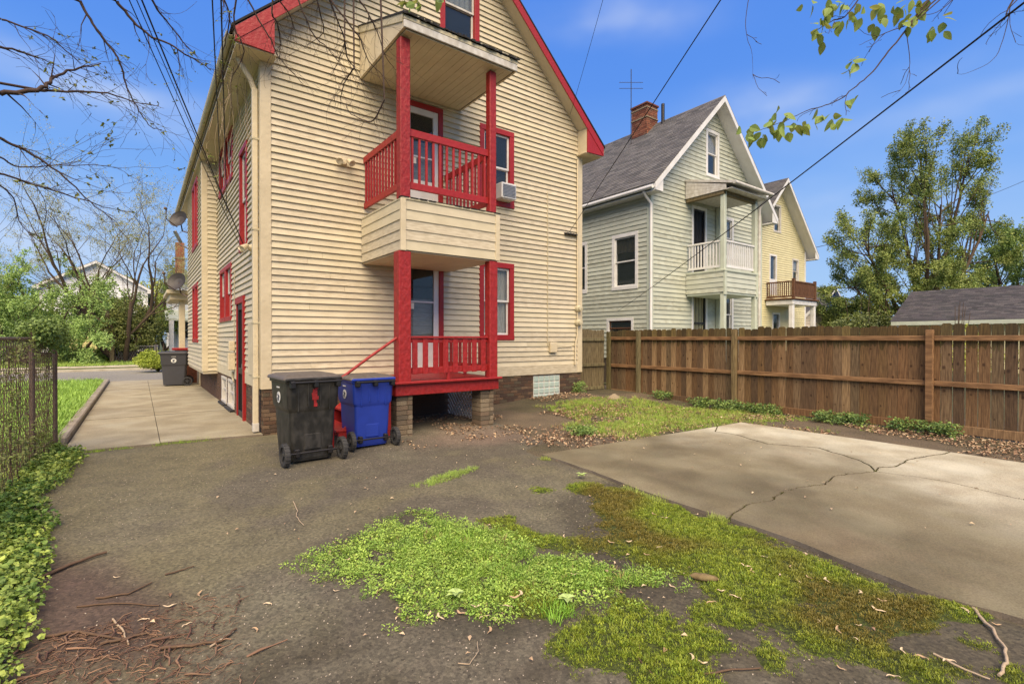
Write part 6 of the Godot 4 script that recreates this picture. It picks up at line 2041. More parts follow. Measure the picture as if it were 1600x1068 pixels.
	# taller grass of the side lawn, and the far lawn
	xf = []; cols = []
	var tall := tuft(12, 0.22, 0.1, 0.014)
	i = 0
	while i < 16000:
		i += 1
		var z := -9.9 - 13.8 * pow(rng.randf(), 1.3)
		var x := -1.05 - rng.randf() * (3.0 + (-9.9 - z) * 0.45)
		xf.append(rot_xf(Vector3(x, 0.03, z), rng.randf_range(0.5, 1.1), 0.3))
		cols.append(mixc(lin(157, 194, 84), lin(120, 156, 65), rng.randf()))
	for k in 9000:
		var z := -36.6 - 16.0 * rng.randf()
		if z > -40.7 and z < -36.4 and k % 2: continue
		var x := rng.randf_range(-14, 1.0) if rng.randf() < 0.85 else rng.randf_range(-14, 0)
		xf.append(rot_xf(Vector3(x, 0.03, z), rng.randf_range(0.6, 1.2), 0.3))
		cols.append(mixc(lin(167, 194, 89), lin(136, 163, 70), rng.randf()))
	tag(scatter(self, "tall_grass", tall, M.blade, xf, cols), "unmown green grass beside the driveway and across the street", "grass", "", "stuff")
	# ivy ground cover at left
	xf = []; cols = []
	var iv := MB.new()
	for k in 6:
		var an := TAU * k / 6.0 + rng.randf() * 0.7
		var o := Vector3(cos(an), 0, sin(an)) * 0.03 + Vector3.UP * rng.randf_range(0.03, 0.1)
		var d := Vector3(cos(an), rng.randf_range(-0.5, 0.2), sin(an)).normalized()
		leaf_shape(iv, o, d, rdir(1.2), 0.042 * rng.randf_range(0.6, 1.2), 0.036, 0.12)
		leaf_shape(iv, o, d.rotated(Vector3.UP, 0.9), rdir(1.5), 0.026, 0.02, 0.1)
		leaf_shape(iv, o, d.rotated(Vector3.UP, -0.9), rdir(1.5), 0.026, 0.02, 0.1)
	var ivm := iv.mesh()
	i = 0
	while i < 34000:
		i += 1
		var x := rng.randf_range(-2.6, 0.4)
		var z := rng.randf_range(-10.0, -1.2)
		var v := sd_poly(Vector2(x, z), IVY) + 0.22 * nz2.get_noise_2d(x * 45, z * 45)
		if v < 0.0: continue
		if nz2.get_noise_2d(x * 40 + 40, z * 40) > 0.1 + rng.randf() * 0.3: continue
		if v < rng.randf() * 0.3 - 0.05: continue
		xf.append(rot_xf(Vector3(x, 0.01 + 0.16 * clampf(v, 0, 1) * rng.randf() + 0.04 * rng.randf() + 0.05 * clampf(v * 2.0, 0, 1) * nz.get_noise_2d(x * 120, z * 120), z), rng.randf_range(0.4, 1.05), 0.9))
		cols.append(mixc(lin(80, 112, 42), lin(162, 178, 82), clampf(pow(rng.randf(), 1.5) + 0.5 * nz2.get_noise_2d(x * 50, z * 50 + 9), 0, 1), 0.25))
	for k in 260:      # sprigs on the bark litter
		var p := Vector2(-0.22, -2.0) + Vector2(rng.randf_range(-0.35, 0.35), rng.randf_range(-0.3, 0.3))
		xf.append(rot_xf(Vector3(p.x + 0.2, 0.0, p.y), rng.randf_range(0.5, 0.9), 0.4))
		cols.append(mixc(lin(111, 142, 66), lin(146, 168, 76), rng.randf()))
	tag(scatter(self, "ivy_ground_cover", ivm, M.leaf, xf, cols), "green ivy spreading over the ground along the left fence", "ivy", "", "stuff")
	# ivy climbing the chain-link fence and crowning the post
	var cv := thing("climbing_ivy", "ivy tangle climbing the chain-link fence and bunched over its post", "ivy", Vector3(-1.05, 0, -8.6))
	var mv := MB.new()
	for k in 26:
		var z := rng.randf_range(-9.7, -5.4)
		var x := -1.05 + rng.randf_range(-0.03, 0.03)
		var pts := []
		var hh := rng.randf_range(0.7, 1.6)
		for s in 8: pts.append(Vector3(x + rng.randf_range(-0.02, 0.02), hh * s / 7.0, z + rng.randf_range(-0.12, 0.12)))
		mv.tube(pts, [0.006, 0.003], 4)
	part(cv, "vine", mv, M.stick)
	xf = []; cols = []
	for k in 620:
		var d := rdir()
		var c := Vector3(-1.0, 1.68, -8.75) if k < 420 else Vector3(-1.02, 1.6, -9.3)
		var p := c + Vector3(d.x * 0.24, d.y * 0.17, d.z * (0.55 if k < 420 else 0.4)) * pow(rng.randf(), 0.4)
		xf.append(rot_xf(p, rng.randf_range(0.6, 1.2), 1.5))
		cols.append(mixc(lin(94, 118, 61), lin(139, 162, 83), rng.randf()))
	for k in 900:
		var z := rng.randf_range(-9.75, -5.0)
		var y := 1.6 * pow(rng.randf(), 1.4)
		if nz2.get_noise_2d(z * 90, y * 90) < 0.0: continue
		xf.append(rot_xf(Vector3(-1.05 + rng.randf_range(-0.06, 0.05), y, z), rng.randf_range(0.4, 0.9), 1.5))
		cols.append(mixc(lin(120, 120, 70), lin(137, 151, 78), rng.randf()))
	scatter(cv, "leaves", ivm, M.leaf, xf, cols)
	# ivy at the foot of the wooden fence, and a sprig at the house corner
	var fv := thing("fence_ivy", "glossy ivy growing along the foot of the wooden fence", "ivy", Vector3(10.3, 0, -6))
	xf = []; cols = []
	for k in 1300:
		var z := -8.3 + 6.2 * pow(rng.randf(), 0.9)
		if nz2.get_noise_2d(z * 60, 5.0) < -0.15: continue
		var x := 10.48 - absf(rng.randfn(0.0, 0.17))
		xf.append(rot_xf(Vector3(x, soil_y(x, z) + rng.randf() * 0.16, z), rng.randf_range(0.5, 1.1), 0.6))
		cols.append(mixc(lin(68, 99, 48), lin(141, 164, 83), pow(rng.randf(), 1.6)))
	for k in 60:
		xf.append(rot_xf(Vector3(8.75 + rng.randf_range(-0.15, 0.15), 0.25 + rng.randf() * 0.25, -8.95 + rng.randf_range(-0.1, 0.1)), rng.randf_range(0.5, 1.0), 0.8))
		cols.append(mixc(lin(100, 131, 66), lin(141, 164, 83), rng.randf()))
	for k in 90:
		xf.append(rot_xf(Vector3(5.7 + rng.randf_range(-0.2, 0.2), 0.06 + rng.randf() * 0.08, -5.75 + rng.randf_range(-0.15, 0.15)), rng.randf_range(0.5, 1.0), 0.8))
		cols.append(mixc(lin(100, 131, 66), lin(141, 164, 83), rng.randf()))
	scatter(fv, "leaves", ivm, M.leaf, xf, cols)

func moss_h(v: float) -> float:
	return clampf(v * 0.045, -0.03, 0.02)
func struct_stuff() -> void:
	var m := sheet(0.9, 5.2, -5.0, -0.4, 0.035, func(x, z): return gy(x, z) + moss_h(moss_amount(x, z) - 0.14) + 0.006 * nz.get_noise_2d(x * 400, z * 400) - 0.001,
		func(x, z): return Color(0.075, 0.10, 0.014).lerp(Color(0.085, 0.065, 0.02), ss(0.1, 0.5, nz.get_noise_2d(x * 45.0 + 300.0, z * 45.0))) * (1.0 + 0.3 * nz.get_noise_2d(x * 500, z * 500)))
	var o := part(self, "moss_cushions", m, M.soil)
	tag(o, "lumpy green moss cushions over the asphalt along the slab", "moss", "", "stuff")

func litter() -> void:
	var lf := MB.new()      # a curled dead leaf
	leaf_shape(lf, Vector3(-0.03, 0.004, 0), Vector3(1, 0.1, 0).normalized(), Vector3.UP, 0.065, 0.036, 0.35)
	var lm := lf.mesh()
	var xf := []
	var cols := []
	var browns := [lin(176, 150, 118), lin(142, 112, 84), lin(112, 84, 64), lin(194, 174, 142), lin(128, 96, 74)]
	var zones := [[3.3, 5.6, -9.0, -7.2, 900], [5.2, 8.8, -9.0, -7.0, 2600], [5.0, 9.6, -7.4, -5.1, 1700], [9.0, 10.5, -5.4, 0.5, 4200], [4.6, 6.4, -6.3, -5.15, 500], [3.2, 5.4, -7.4, -6.6, 250]]
	for q in zones:
		for k in q[4]:
			var x := rng.randf_range(q[0], q[1])
			var z := rng.randf_range(q[2], q[3])
			if nz2.get_noise_2d(x * 40 + 5, z * 40) < -0.08: continue
			var y := maxf(gy(x, z), soil_y(x, z) if x > 4.7 else -1.0)
			xf.append(rot_xf(Vector3(x, y + (0.006 if q[0] < 4.0 else 0.004 + 0.035 * rng.randf()), z), rng.randf_range(0.4, 1.1), 0.5))
			cols.append(mixc(browns[rng.randi() % 5], browns[rng.randi() % 5], 0.5))
	for k in 60:
		var p: Vector2 = (GRASS[k % GRASS.size()] as Vector2) + Vector2(rng.randf_range(-0.3, 0.3), rng.randf_range(-0.2, 0.3))
		xf.append(rot_xf(Vector3(p.x, 0.012, p.y), rng.randf_range(0.2, 0.5), 0.4))
		cols.append(mixc(browns[3], browns[0], rng.randf()))
	for k in 170:
		var x := rng.randf_range(0.0, 8.8)
		var z := rng.randf_range(-6.5, -0.8)
		xf.append(rot_xf(Vector3(x, gy(x, z) + (0.05 if x > 4.9 else 0.01), z), rng.randf_range(0.25, 0.7), 0.3))
		cols.append(mixc(browns[rng.randi() % 5], browns[3], rng.randf()))
	tag(scatter(self, "leaf_litter", lm, M.litter, xf, cols), "dry brown leaf litter under the porch and along the grass", "leaf litter", "", "stuff")
	# shredded bark and twigs at the lower left
	xf = []; cols = []
	var tw := MB.new()
	tw.tube([Vector3(-0.03, 0, 0), Vector3(-0.01, 0.004, 0.004), Vector3(0.012, 0.001, -0.003), Vector3(0.035, 0.003, 0.002)], [0.0022, 0.0026, 0.0012], 4)
	var twm := tw.mesh()
	var i := 0
	while i < 12000:
		i += 1
		var x := rng.randf_range(-1.3, 0.7)
		var z := rng.randf_range(-3.6, -0.9)
		if sd_poly(Vector2(x, z), MULCH) + 0.22 * nz2.get_noise_2d(x * 50, z * 50) < rng.randf_range(-0.25, 0.22): continue
		xf.append(rot_xf(Vector3(x, 0.003 + 0.012 * rng.randf(), z), 0.35 + 1.1 * pow(rng.randf(), 3.0) + (1.6 if rng.randf() < 0.03 else 0.0), 0.25))
		cols.append(mixc(lin(88, 62, 50), lin(132, 104, 80), rng.randf(), 0.3))
	tag(scatter(self, "bark_litter", twm, M.litter, xf, cols), "reddish shredded bark and twig litter at the lower left", "bark litter", "", "stuff")
	# loose grit over the asphalt
	xf = []; cols = []
	var gr := MB.new()
	gr.box(Vector3.ZERO, Vector3(0.009, 0.005, 0.007), Basis(Vector3.UP, 0.4), 0.002)
	var grm := gr.mesh()
	for k in 16000:
		var x := rng.randf_range(-0.9, 5.0)
		var z := -0.9 - 7.5 * rng.randf()
		if nz2.get_noise_2d(x * 22, z * 22) < rng.randf_range(-0.5, 0.4): continue
		xf.append(rot_xf(Vector3(x, gy(x, z) + 0.001, z), rng.randf_range(0.4, 1.1) , 0.8))
		cols.append(mixc(lin(176, 164, 146), lin(84, 74, 64), pow(rng.randf(), 0.8), 0.3))
	tag(scatter(self, "loose_grit", grm, M.litter, xf, cols), "loose grit scattered over the worn asphalt", "grit", "", "stuff")
	# sticks one can pick up
	var names := ["thick dark stick lying across the bark litter at left", "short dark twig alone on the asphalt right of the litter", "bent brown twig on the reddish bark litter", "long brown branch at the lower left edge of the asphalt", "brown stick in the lower left bark litter", "small white crooked twig alone in the middle asphalt", "thin pale curled vine below the weedy patch", "long pale curved stick at the lower right corner", "thin dark twig curving at the bottom edge by the moss", "thin brown twig across the bottom moss patch", "pale straight stick near the lower right corner moss", "pale forked twig standing out on the bark litter", "straight brown twig across the bark litter", "pale twig tip crossing the long branch at lower left", "dark stick half buried in bark near the ivy"]
	for k in STICKS.size():
		var q: Array = STICKS[k]
		var pts := []
		var l: Array = q[0]
		for s in l.size() - 1:
			for e in 4:
				var p: Vector2 = l[s].lerp(l[s + 1], e / 4.0)
				pts.append(Vector3(p.x + rng.randf_range(-1, 1) * q[1] * 0.7, 0.004 + q[1] * (1.0 + rng.randf() * 0.5), p.y + rng.randf_range(-1, 1) * q[1] * 0.7))
		pts.append(Vector3(l[-1].x, 0.005 + q[1] * 1.2, l[-1].y))
		var m := MB.new()
		m.tube(pts, [q[1], q[1], q[1] * 0.95, q[1] * 0.9, q[1] * 0.9, q[1] * 0.8, q[1] * 0.75, q[1] * 0.7], 6)
		solo("fallen_stick", m, M.paletwig if q[2] == 1 else M.stick, names[k], "stick", "fallen sticks")
	var bk := MB.new()
	var b0 := Vector3(2.93,0.03,-1.95)
	var b1 := Vector3(3.03,0.03,-1.80)
	bk.tube([b0, b0.lerp(b1, 0.15), b0.lerp(b1, 0.5), b0.lerp(b1, 0.85), b1], [0.004, 0.022, 0.026, 0.02, 0.004], 9)
	solo("bark_piece", bk, M.mosswood[2], "tan bark chunk lying on the moss in the foreground", "bark")
	# curled pale seed pods, each one a thing
	var pod := MB.new()
	var prev := []
	for k in 9:      # a thin strip that curls along its length and is cupped across
		var t := k / 8.0
		var an := -0.9 + 1.9 * t
		var c := Vector3(0.042 * sin(an), 0.004 + 0.007 * sin(t * 9.0) * t, 0.042 * (1.0 - cos(an)))
		var wd := 0.0075 * sin(PI * clampf(t * 0.92 + 0.06, 0, 1))
		var sd := Vector3(-sin(an), 0, cos(an)) * wd
		var cur := [c - sd + Vector3.UP * wd * 0.6, c, c + sd + Vector3.UP * wd * 0.6]
		if k > 0:
			for e in 2: pod.quad(prev[e], prev[e + 1], cur[e + 1], cur[e])
		prev = cur
	var pm := pod.mesh()
	var podm := mat(c8(196, 176, 144), 0.8)
	var podm2 := mat(c8(168, 142, 110), 0.8)
	podm.cull_mode = BaseMaterial3D.CULL_DISABLED
	podm2.cull_mode = BaseMaterial3D.CULL_DISABLED
	var spots := [Vector2(1.12,-3.76),Vector2(1.19,-3.54),Vector2(0.99,-3.19),Vector2(1.20,-3.03),Vector2(1.34,-2.60),Vector2(1.37,-2.54),Vector2(1.49,-2.50),Vector2(1.58,-2.47),Vector2(1.58,-2.39),Vector2(1.54,-2.26),Vector2(1.62,-2.33),Vector2(1.73,-2.36),Vector2(1.81,-2.39),Vector2(1.86,-2.40),Vector2(2.64,-2.47),Vector2(2.75,-1.69),Vector2(2.91,-1.62),Vector2(3.36,-1.80),Vector2(3.32,-1.74),Vector2(3.43,-1.60),Vector2(3.43,-1.48),Vector2(3.54,-1.47),Vector2(3.59,-1.39),Vector2(3.60,-1.19),Vector2(3.58,-1.07),Vector2(3.43,-1.05),Vector2(3.03,-1.20),Vector2(3.02,-1.11),Vector2(3.01,-1.01),Vector2(3.19,-1.06),Vector2(2.71,-0.98),Vector2(2.84,-0.81),Vector2(3.11,-0.85),Vector2(3.13,-0.77),Vector2(3.20,-0.69),Vector2(3.84,-0.74),Vector2(3.83,-0.61),Vector2(2.19,-1.44),Vector2(2.20,-1.39),Vector2(2.96,-2.33),Vector2(3.14,-2.36),Vector2(3.69,-2.70),Vector2(3.69,-2.83),Vector2(4.05,-2.62),Vector2(2.74,-1.96),Vector2(2.25,-2.16),Vector2(2.71,-2.41),Vector2(3.06,-2.57),Vector2(2.92,-2.64),Vector2(2.73,-2.97),Vector2(2.91,-1.71),Vector2(4.34,-1.30),Vector2(4.37,-1.51),Vector2(5.50,-2.50),Vector2(5.99,-3.10),Vector2(0.14,-3.59),Vector2(0.20,-3.31),Vector2(0.51,-3.03),Vector2(0.62,-3.28),Vector2(-0.13,-4.24),Vector2(0.29,-3.66),Vector2(0.02,-3.51),Vector2(2.32,-2.41),Vector2(3.61,-1.62),Vector2(3.62,-1.80),Vector2(3.94,-1.65),Vector2(7.51,-2.15)]
	for k in spots.size():
		var o := MeshInstance3D.new()
		o.name = numbered("seed_pod")
		o.mesh = pm
		o.material_override = podm if k % 3 else podm2
		add_child(o)
		var p: Vector2 = spots[k]
		var v := moss_amount(p.x, p.y)
		o.position = Vector3(p.x, gy(p.x, p.y) + maxf(0.0, moss_h(v)) + (0.03 if sd_poly(p, GRASS) > 0.05 else 0.006), p.y)
		o.rotation = Vector3(rng.randf_range(-0.2, 0.2), rng.randf() * TAU, rng.randf_range(-0.1, 0.1))
		o.scale = Vector3.ONE * rng.randf_range(0.6, 1.15)
		var spot := "on bare asphalt"
		if moss_amount(p.x, p.y) > 0.03: spot = "on the green moss"
		if sd_poly(p, GRASS) > -0.15: spot = "at the weedy grass patch"
		if sd_poly(p, MULCH) > -0.1: spot = "by the bark litter at lower left"
		if p.x > 4.6: spot = "on the concrete slab"
		if p.y > -1.4 and p.x > 2.2: spot = "near the lower right corner"
		tag(o, "curled pale seed pod lying " + spot, "seed pod", "seed pods scattered on the ground")
	# pale stone by the far fence corner
	var st := MB.new()
	var rings := []
	for k in 5:
		var y := 0.2 * k / 4.0
		var r := [0.2, 0.22, 0.19, 0.12, 0.03][k] as float
		var rr := []
		for s in 12:
			var a := TAU * s / 12.0
			rr.append(Vector3(Vector3(9.08,0.09,-8.10).x + cos(a) * r * (1.0 + 0.15 * sin(3 * a)), Vector3(9.08,0.09,-8.10).y + y, Vector3(9.08,0.09,-8.10).z - sin(a) * r * 0.8))
		rings.append(rr)
	st.loft(rings)
	solo("pale_stone", st, M.stone, "pale stone lying by the far corner of the wooden fence", "stone")

# ---------- trees ----------
func twigs(m: MB, pts: Array, r: float, n: int, len_: float, buds: Array, hang := 0.0) -> void:
	# a branch along pts, with side twigs and buds
	var sm := []
	var rr := []
	for i in pts.size() - 1:
		var p0: Vector3 = pts[maxi(i - 1, 0)]
		var p3: Vector3 = pts[mini(i + 2, pts.size() - 1)]
		for k in 4: sm.append((pts[i] as Vector3).cubic_interpolate(pts[i + 1], p0, p3, k / 4.0) + rdir() * r * 0.6)
	sm.append(pts[-1])
	for i in sm.size(): rr.append(lerpf(r, r * 0.25, i / float(sm.size() - 1)))
	m.tube(sm, rr, 6)
	for i in n:
		var k := rng.randi_range(1, sm.size() - 2)
		var d: Vector3 = (sm[k + 1] - sm[k]).normalized()
		var nd := (d + d.cross(rdir()).normalized() * rng.randf_range(0.5, 1.1) - Vector3.UP * hang).normalized()
		var l := len_ * rng.randf_range(0.3, 1.0)
		var q := [sm[k]]
		var cur: Vector3 = sm[k]
		for s in 5:
			nd = (nd + rdir() * 0.3 - Vector3.UP * hang * 0.2).normalized()
			cur += nd * l / 5.0
			q.append(cur)
			if rng.randf() < 0.5: buds.append(cur)
			if rng.randf() < 0.5:
				var e := cur + (nd + rdir() * 0.9).normalized() * l * rng.randf_range(0.1, 0.35)
				m.tube([cur, cur.lerp(e, 0.5) + rdir() * l * 0.03, e], [rr[k] * 0.2, 0.0012], 4)
				buds.append(e)
		m.tube(q, [maxf(rr[k] * 0.45, 0.0022), maxf(rr[k] * 0.3, 0.0018), 0.0015], 4)
func near_trees() -> void:
	# a budding tree that stands left of the frame and reaches over the yard
	var base := Vector3(-4.6, 0, -4.8)
	var t := thing("overhanging_tree", "budding tree at left whose dark twigs hang over the yard and eave", "tree", base)
	var m := MB.new()
	var fork := base + Vector3(0.2, 2.6, -0.2)
	m.tube([base - Vector3.UP * 0.1, base + Vector3(0.05, 1.2, 0), fork, base + Vector3(0.6, 4.2, -0.6), base + Vector3(1.6, 6.4, -1.4)], [0.24, 0.2, 0.17, 0.13, 0.09], 12)
	m.tube([base + Vector3(1.6, 6.4, -1.4), Vector3(-1.6, 7.4, -6.2), Vector3(0.2, 7.6, -6.4), Vector3(1.4, 7.5, -6.0), Vector3(2.6, 7.2, -5.6)], [0.09, 0.07, 0.05, 0.04, 0.02], 8)
	part(t, "trunk", m, M.bark)
	var wood := MB.new()
	var buds := []
	for q in LIMBS:
		var l: Array = q[0]
		var s: Vector3 = l[0]
		var from: Vector3 = base + (Vector3(1.0, 5.0, -0.9) if s.y > 4.4 else Vector3(0.4, 3.3, -0.4))
		wood.tube([from, from.lerp(s, 0.5) + Vector3(0, 0.25, 0), s.lerp(from, 0.12), s], [q[1] * 1.8, q[1] * 1.4, q[1] * 1.05, q[1]], 6)
		twigs(wood, l, q[1], 13, 0.75, buds, 0.12)
	for l in HANG:
		var s: Vector3 = l[0]
		wood.tube([Vector3(clampf(s.x, -1.6, 2.6), 7.45, -6.0), s], [0.02, 0.009], 5)
		twigs(wood, l, 0.011, 12, 0.6, buds, 0.3)
	part(t, "branches", wood, M.twig)
	var xf := []
	var cols := []
	var lf := clump(4, 0.03, 0.04, 0.022)
	for b in buds:
		if rng.randf() < 0.24 and b.x < 1.0:
			xf.append(rot_xf(b, rng.randf_range(0.4, 1.2), 3.0))
			cols.append(mixc(lin(112, 116, 48), lin(128, 140, 62), rng.randf()))
	scatter(t, "young_leaves", lf, M.leaf, xf, cols)
	# dead pale vine caught under the eave
	var dv := thing("dead_vine", "pale dead vine strands hanging under the left eave of the cream house", "vine", Vector3(1.4, 5.5, -9.6))
	var vm := MB.new()
	for k in 16:
		var p := Vector3(rng.randf_range(1.22, 1.6), 6.16, rng.randf_range(-12.2, -8.9))
		var pts := [p]
		for s in 6:
			p += Vector3(rng.randf_range(-0.09, 0.06), -rng.randf_range(0.05, 0.4), rng.randf_range(-0.16, 0.16))
			p.x = minf(p.x, 1.58)
			pts.append(p)
		vm.tube(pts, [0.007, 0.005, 0.004, 0.003], 4)
	part(dv, "strand", vm, M.paletwig)
	# leafy branches reaching in at the upper right from a tree behind the fence line
	var b2 := Vector3(9.7, 0, 3.6)
	var t2 := thing("leafy_tree", "leafy branch with fresh green leaves reaching in at upper right", "tree", b2)
	m = MB.new()
	m.tube([b2 - Vector3.UP * 0.1, b2 + Vector3(-0.1, 1.6, -0.1), b2 + Vector3(-0.5, 3.6, -0.5), b2 + Vector3(-1.8, 5.4, -1.4), b2 + Vector3(-3.6, 5.6, -2.6)], [0.17, 0.14, 0.11, 0.07, 0.04], 10)
	part(t2, "trunk", m, M.bark)
	wood = MB.new()
	buds = []
	for q in RIGHT:
		var l: Array = q[0]
		wood.tube([b2 + Vector3(-3.5, 5.6, -2.5), (l[0] as Vector3).lerp(b2 + Vector3(-3.5, 5.6, -2.5), 0.4) + Vector3(0, 0.3, 0), l[0]], [0.02, 0.012, q[1]], 6)
		twigs(wood, l, q[1] * 0.8, 3, 0.22, buds, 0.1)
	part(t2, "branches", wood, M.twig)
	var lm := MB.new()
	for p in RLEAF:
		for k in 3:
			var d := Vector3(rng.randf_range(-0.8, 0.5), rng.randf_range(-1.0, -0.1), rng.randf_range(-0.5, 0.5)).normalized()
			ovate_leaf(lm, p + rdir() * 0.025 * k, d, rdir(0.3), rng.randf_range(0.05, 0.085), rng.randf_range(0.036, 0.054))
	var gl := leafmat(0.55)
	gl.vertex_color_use_as_albedo = false
	gl.albedo_color = c8(108, 130, 52)
	part(t2, "leaves", lm, gl)
func lobed_tree(called: String, label: String, at: Vector3, lobes: Array, per: float, leaf: ArrayMesh, sc: float, ca: Color, cb: Color) -> void:
	# stems fork from the base into rounded masses of leaf clumps with gaps between them
	var t := thing(called, label, "tree", at)
	var m := MB.new()
	var xf := []
	var cols := []
	for l in lobes:
		var c: Vector3 = l[0]
		var side := Vector3(c.x - at.x, 0, c.z - at.z)
		var k0 := at + side * 0.06
		var k1 := at + side * 0.35 + Vector3.UP * c.y * 0.4 + rdir() * 0.25
		var k2 := at + side * 0.8 + Vector3.UP * c.y * 0.78 + rdir() * 0.3
		m.tube([k0, k0.lerp(k1, 0.5) + rdir() * 0.12, k1, k1.lerp(k2, 0.5) + rdir() * 0.15, k2, c], [0.2, 0.17, 0.14, 0.11, 0.08, 0.04], 7)
		for b in 16:
			var d := rdir(0.25)
			var e := c + Vector3(d.x * l[1], d.y * l[2], d.z * l[1]) * rng.randf_range(0.6, 1.02)
			var st := k2.lerp(c, rng.randf()) if b % 3 else k1.lerp(k2, rng.randf())
			var mid := st.lerp(e, 0.5) + rdir() * 0.25
			m.tube([st, mid, e], [0.045, 0.028, 0.009], 4)
			var n := int(per * l[3] / 16.0)
			for i in n:      # clumps gather round the outer half of each branch
				var p := mid.lerp(e, pow(rng.randf(), 0.6) * 1.08) + rdir() * rng.randf() * 0.55
				xf.append(rot_xf(p, sc * rng.randf_range(0.6, 1.35), 3.0))
				cols.append(mixc(ca, cb, rng.randf(), 0.28))
	part(t, "trunk", m, M.bark)
	scatter(t, "crown", leaf, M.leaf, xf, cols)
func far_trees() -> void:
	var big := clump(16, 0.34, 0.2, 0.13)
	lobed_tree("big_tree", "large many-stemmed tree with open two-topped crown behind the fence", Vector3(45.4, 0, -11.0), [[Vector3(42.9,14.3,-10.8),2.27,2.27,0.90],[Vector3(48.0,14.9,-9.3),2.03,2.30,0.80],[Vector3(45.7,12.7,-13.2),2.66,2.66,0.90],[Vector3(45.1,11.0,-10.2),3.37,3.14,0.70],[Vector3(50.3,11.0,-8.6),1.89,2.83,0.45],[Vector3(39.8,8.3,-13.1),2.62,2.62,1.00],[Vector3(44.8,7.5,-11.6),3.91,2.99,1.30],[Vector3(50.1,8.1,-9.8),3.38,3.14,1.00],[Vector3(40.2,5.2,-13.8),2.60,2.69,1.40],[Vector3(45.0,4.6,-12.5),3.54,2.60,1.60],[Vector3(44.3,4.6,-9.7),3.50,2.19,1.50],[Vector3(40.7,3.4,-14.6),2.07,1.29,1.30]], 640.0, big, 0.62, lin(98, 122, 54), lin(150, 160, 84))
	lobed_tree("round_tree", "rounder green tree at the right edge behind the garage", Vector3(56.3, 0, -7.9), [[Vector3(52.2,8.6,-8.8),2.44,2.44,0.90],[Vector3(56.7,8.2,-7.7),3.32,3.58,1.00],[Vector3(58.0,6.4,-8.9),4.28,2.67,1.30],[Vector3(57.5,5.5,-6.0),3.50,3.00,1.20]], 560.0, big, 0.7, lin(96, 124, 60), lin(132, 154, 80))
	bush("shrub", "dense dark green shrub mass below the large tree by the yellow house", Vector3(36.6, 0, -12.2), Vector3(2.2, 3.4, 2.2), 700, big, 0.9, lin(75, 89, 52), lin(115, 125, 65))
	var fine := clump(8, 0.2, 0.1, 0.07)
	bush("sapling", "thin yellow-green sapling in front of the garage roof", Vector3(25.5, 0, -5.3), Vector3(1.15, 2.3, 1.0), 200, fine, 0.9, lin(176, 183, 76), lin(202, 206, 99))
	bush("creeper", "low creeper along the garage eave above the fence", Vector3(30.8, 0, -4.6), Vector3(0.8, 1.25, 3.6), 240, fine, 0.9, lin(146, 156, 81), lin(176, 179, 90))
	# across the street at left
	var thin := clump(5, 0.16, 0.07, 0.045)
	var bare := {"max": 6, "bend": 0.16, "up": 0.025, "spread": 0.75, "kids": 2, "leaf_from": 5}
	tree("bare_tree", "spreading half-bare tree with tan buds across the street", Vector3(-1.0, 0, -41.5), [[Vector3(0, 0, 0), Vector3(-0.85, 0.9, 0.1), 4.4, 0.2], [Vector3(0.2, 0, 0), Vector3(-0.3, 1, 0.2), 4.0, 0.2], [Vector3(0.5, 0, 0.2), Vector3(0.4, 1, 0), 3.8, 0.19], [Vector3(0, 0, 0.3), Vector3(-0.6, 1.0, -0.4), 4.2, 0.17], [Vector3(0.3, 0, 0.3), Vector3(0.1, 1.0, 0.5), 3.8, 0.16]], bare, thin, 1.2, 1.0, lin(150, 150, 96), lin(166, 166, 112), 0.3)
	var soft := clump(14, 0.3, 0.16, 0.1)
	bush("ivied_shrub", "tall dark evergreen mass round the bare tree trunk across the street", Vector3(-0.3, 0, -41.9), Vector3(2.3, 4.6, 1.8), 900, soft, 0.85, lin(93, 107, 56), lin(137, 143, 74), "shrubs across the street")
	tree("green_tree", "light green spring tree left of the bare one across the street", Vector3(-5.4, 0, -40.0), [[Vector3(0, 0, 0), Vector3(0.1, 1, 0), 2.3, 0.13], [Vector3(0.1, 0, 0), Vector3(-0.6, 1, 0.2), 2.3, 0.1], [Vector3(0, 0, 0.1), Vector3(0.7, 1, -0.2), 2.3, 0.1]], {"max": 4, "bend": 0.18, "up": 0.0, "spread": 0.9, "kids": 2, "leaf_from": 2}, soft, 2.6, 0.75, lin(137, 168, 94), lin(162, 188, 106), 0.5)
	for k in [[Vector3(-3.2, 0, -43.0), Vector3(1.5, 1.1, 1.0), "low green hedge shrub below the yellow wall across the street", lin(102, 129, 70), lin(140, 163, 85)], [Vector3(-1.4, 0, -42.3), Vector3(1.2, 1.5, 0.9), "mid green shrub beside the wooden gate post across the street", lin(111, 138, 65), lin(146, 168, 85)], [Vector3(-6.4, 0, -42.5), Vector3(1.8, 1.7, 1.2), "green shrub at the left of the far lawn", lin(120, 150, 81), lin(151, 174, 97)], [Vector3(-9.0, 0, -43.0), Vector3(1.6, 2.4, 1.2), "leafy shrub before the white house at the left edge", lin(115, 143, 76), lin(151, 174, 92)]]:
		bush("shrub", k[2], k[0], k[1], 330, soft, 0.62, k[3], k[4], "shrubs across the street")
	tree("far_tree", "yellow-green tree behind the brick chimney across the street", Vector3(2.6, 0, -64), [[Vector3.ZERO, Vector3(0, 1, 0), 3.2, 0.25], [Vector3(0.2, 0, 0), Vector3(0.5, 1, 0), 3.0, 0.2], [Vector3(-0.2, 0, 0), Vector3(-0.5, 1, 0), 3.0, 0.2]], {"max": 4, "bend": 0.15, "up": 0.02, "spread": 0.8, "kids": 2, "leaf_from": 2}, big, 2.0, 1.2, lin(142, 156, 70), lin(171, 179, 85), 0.8)
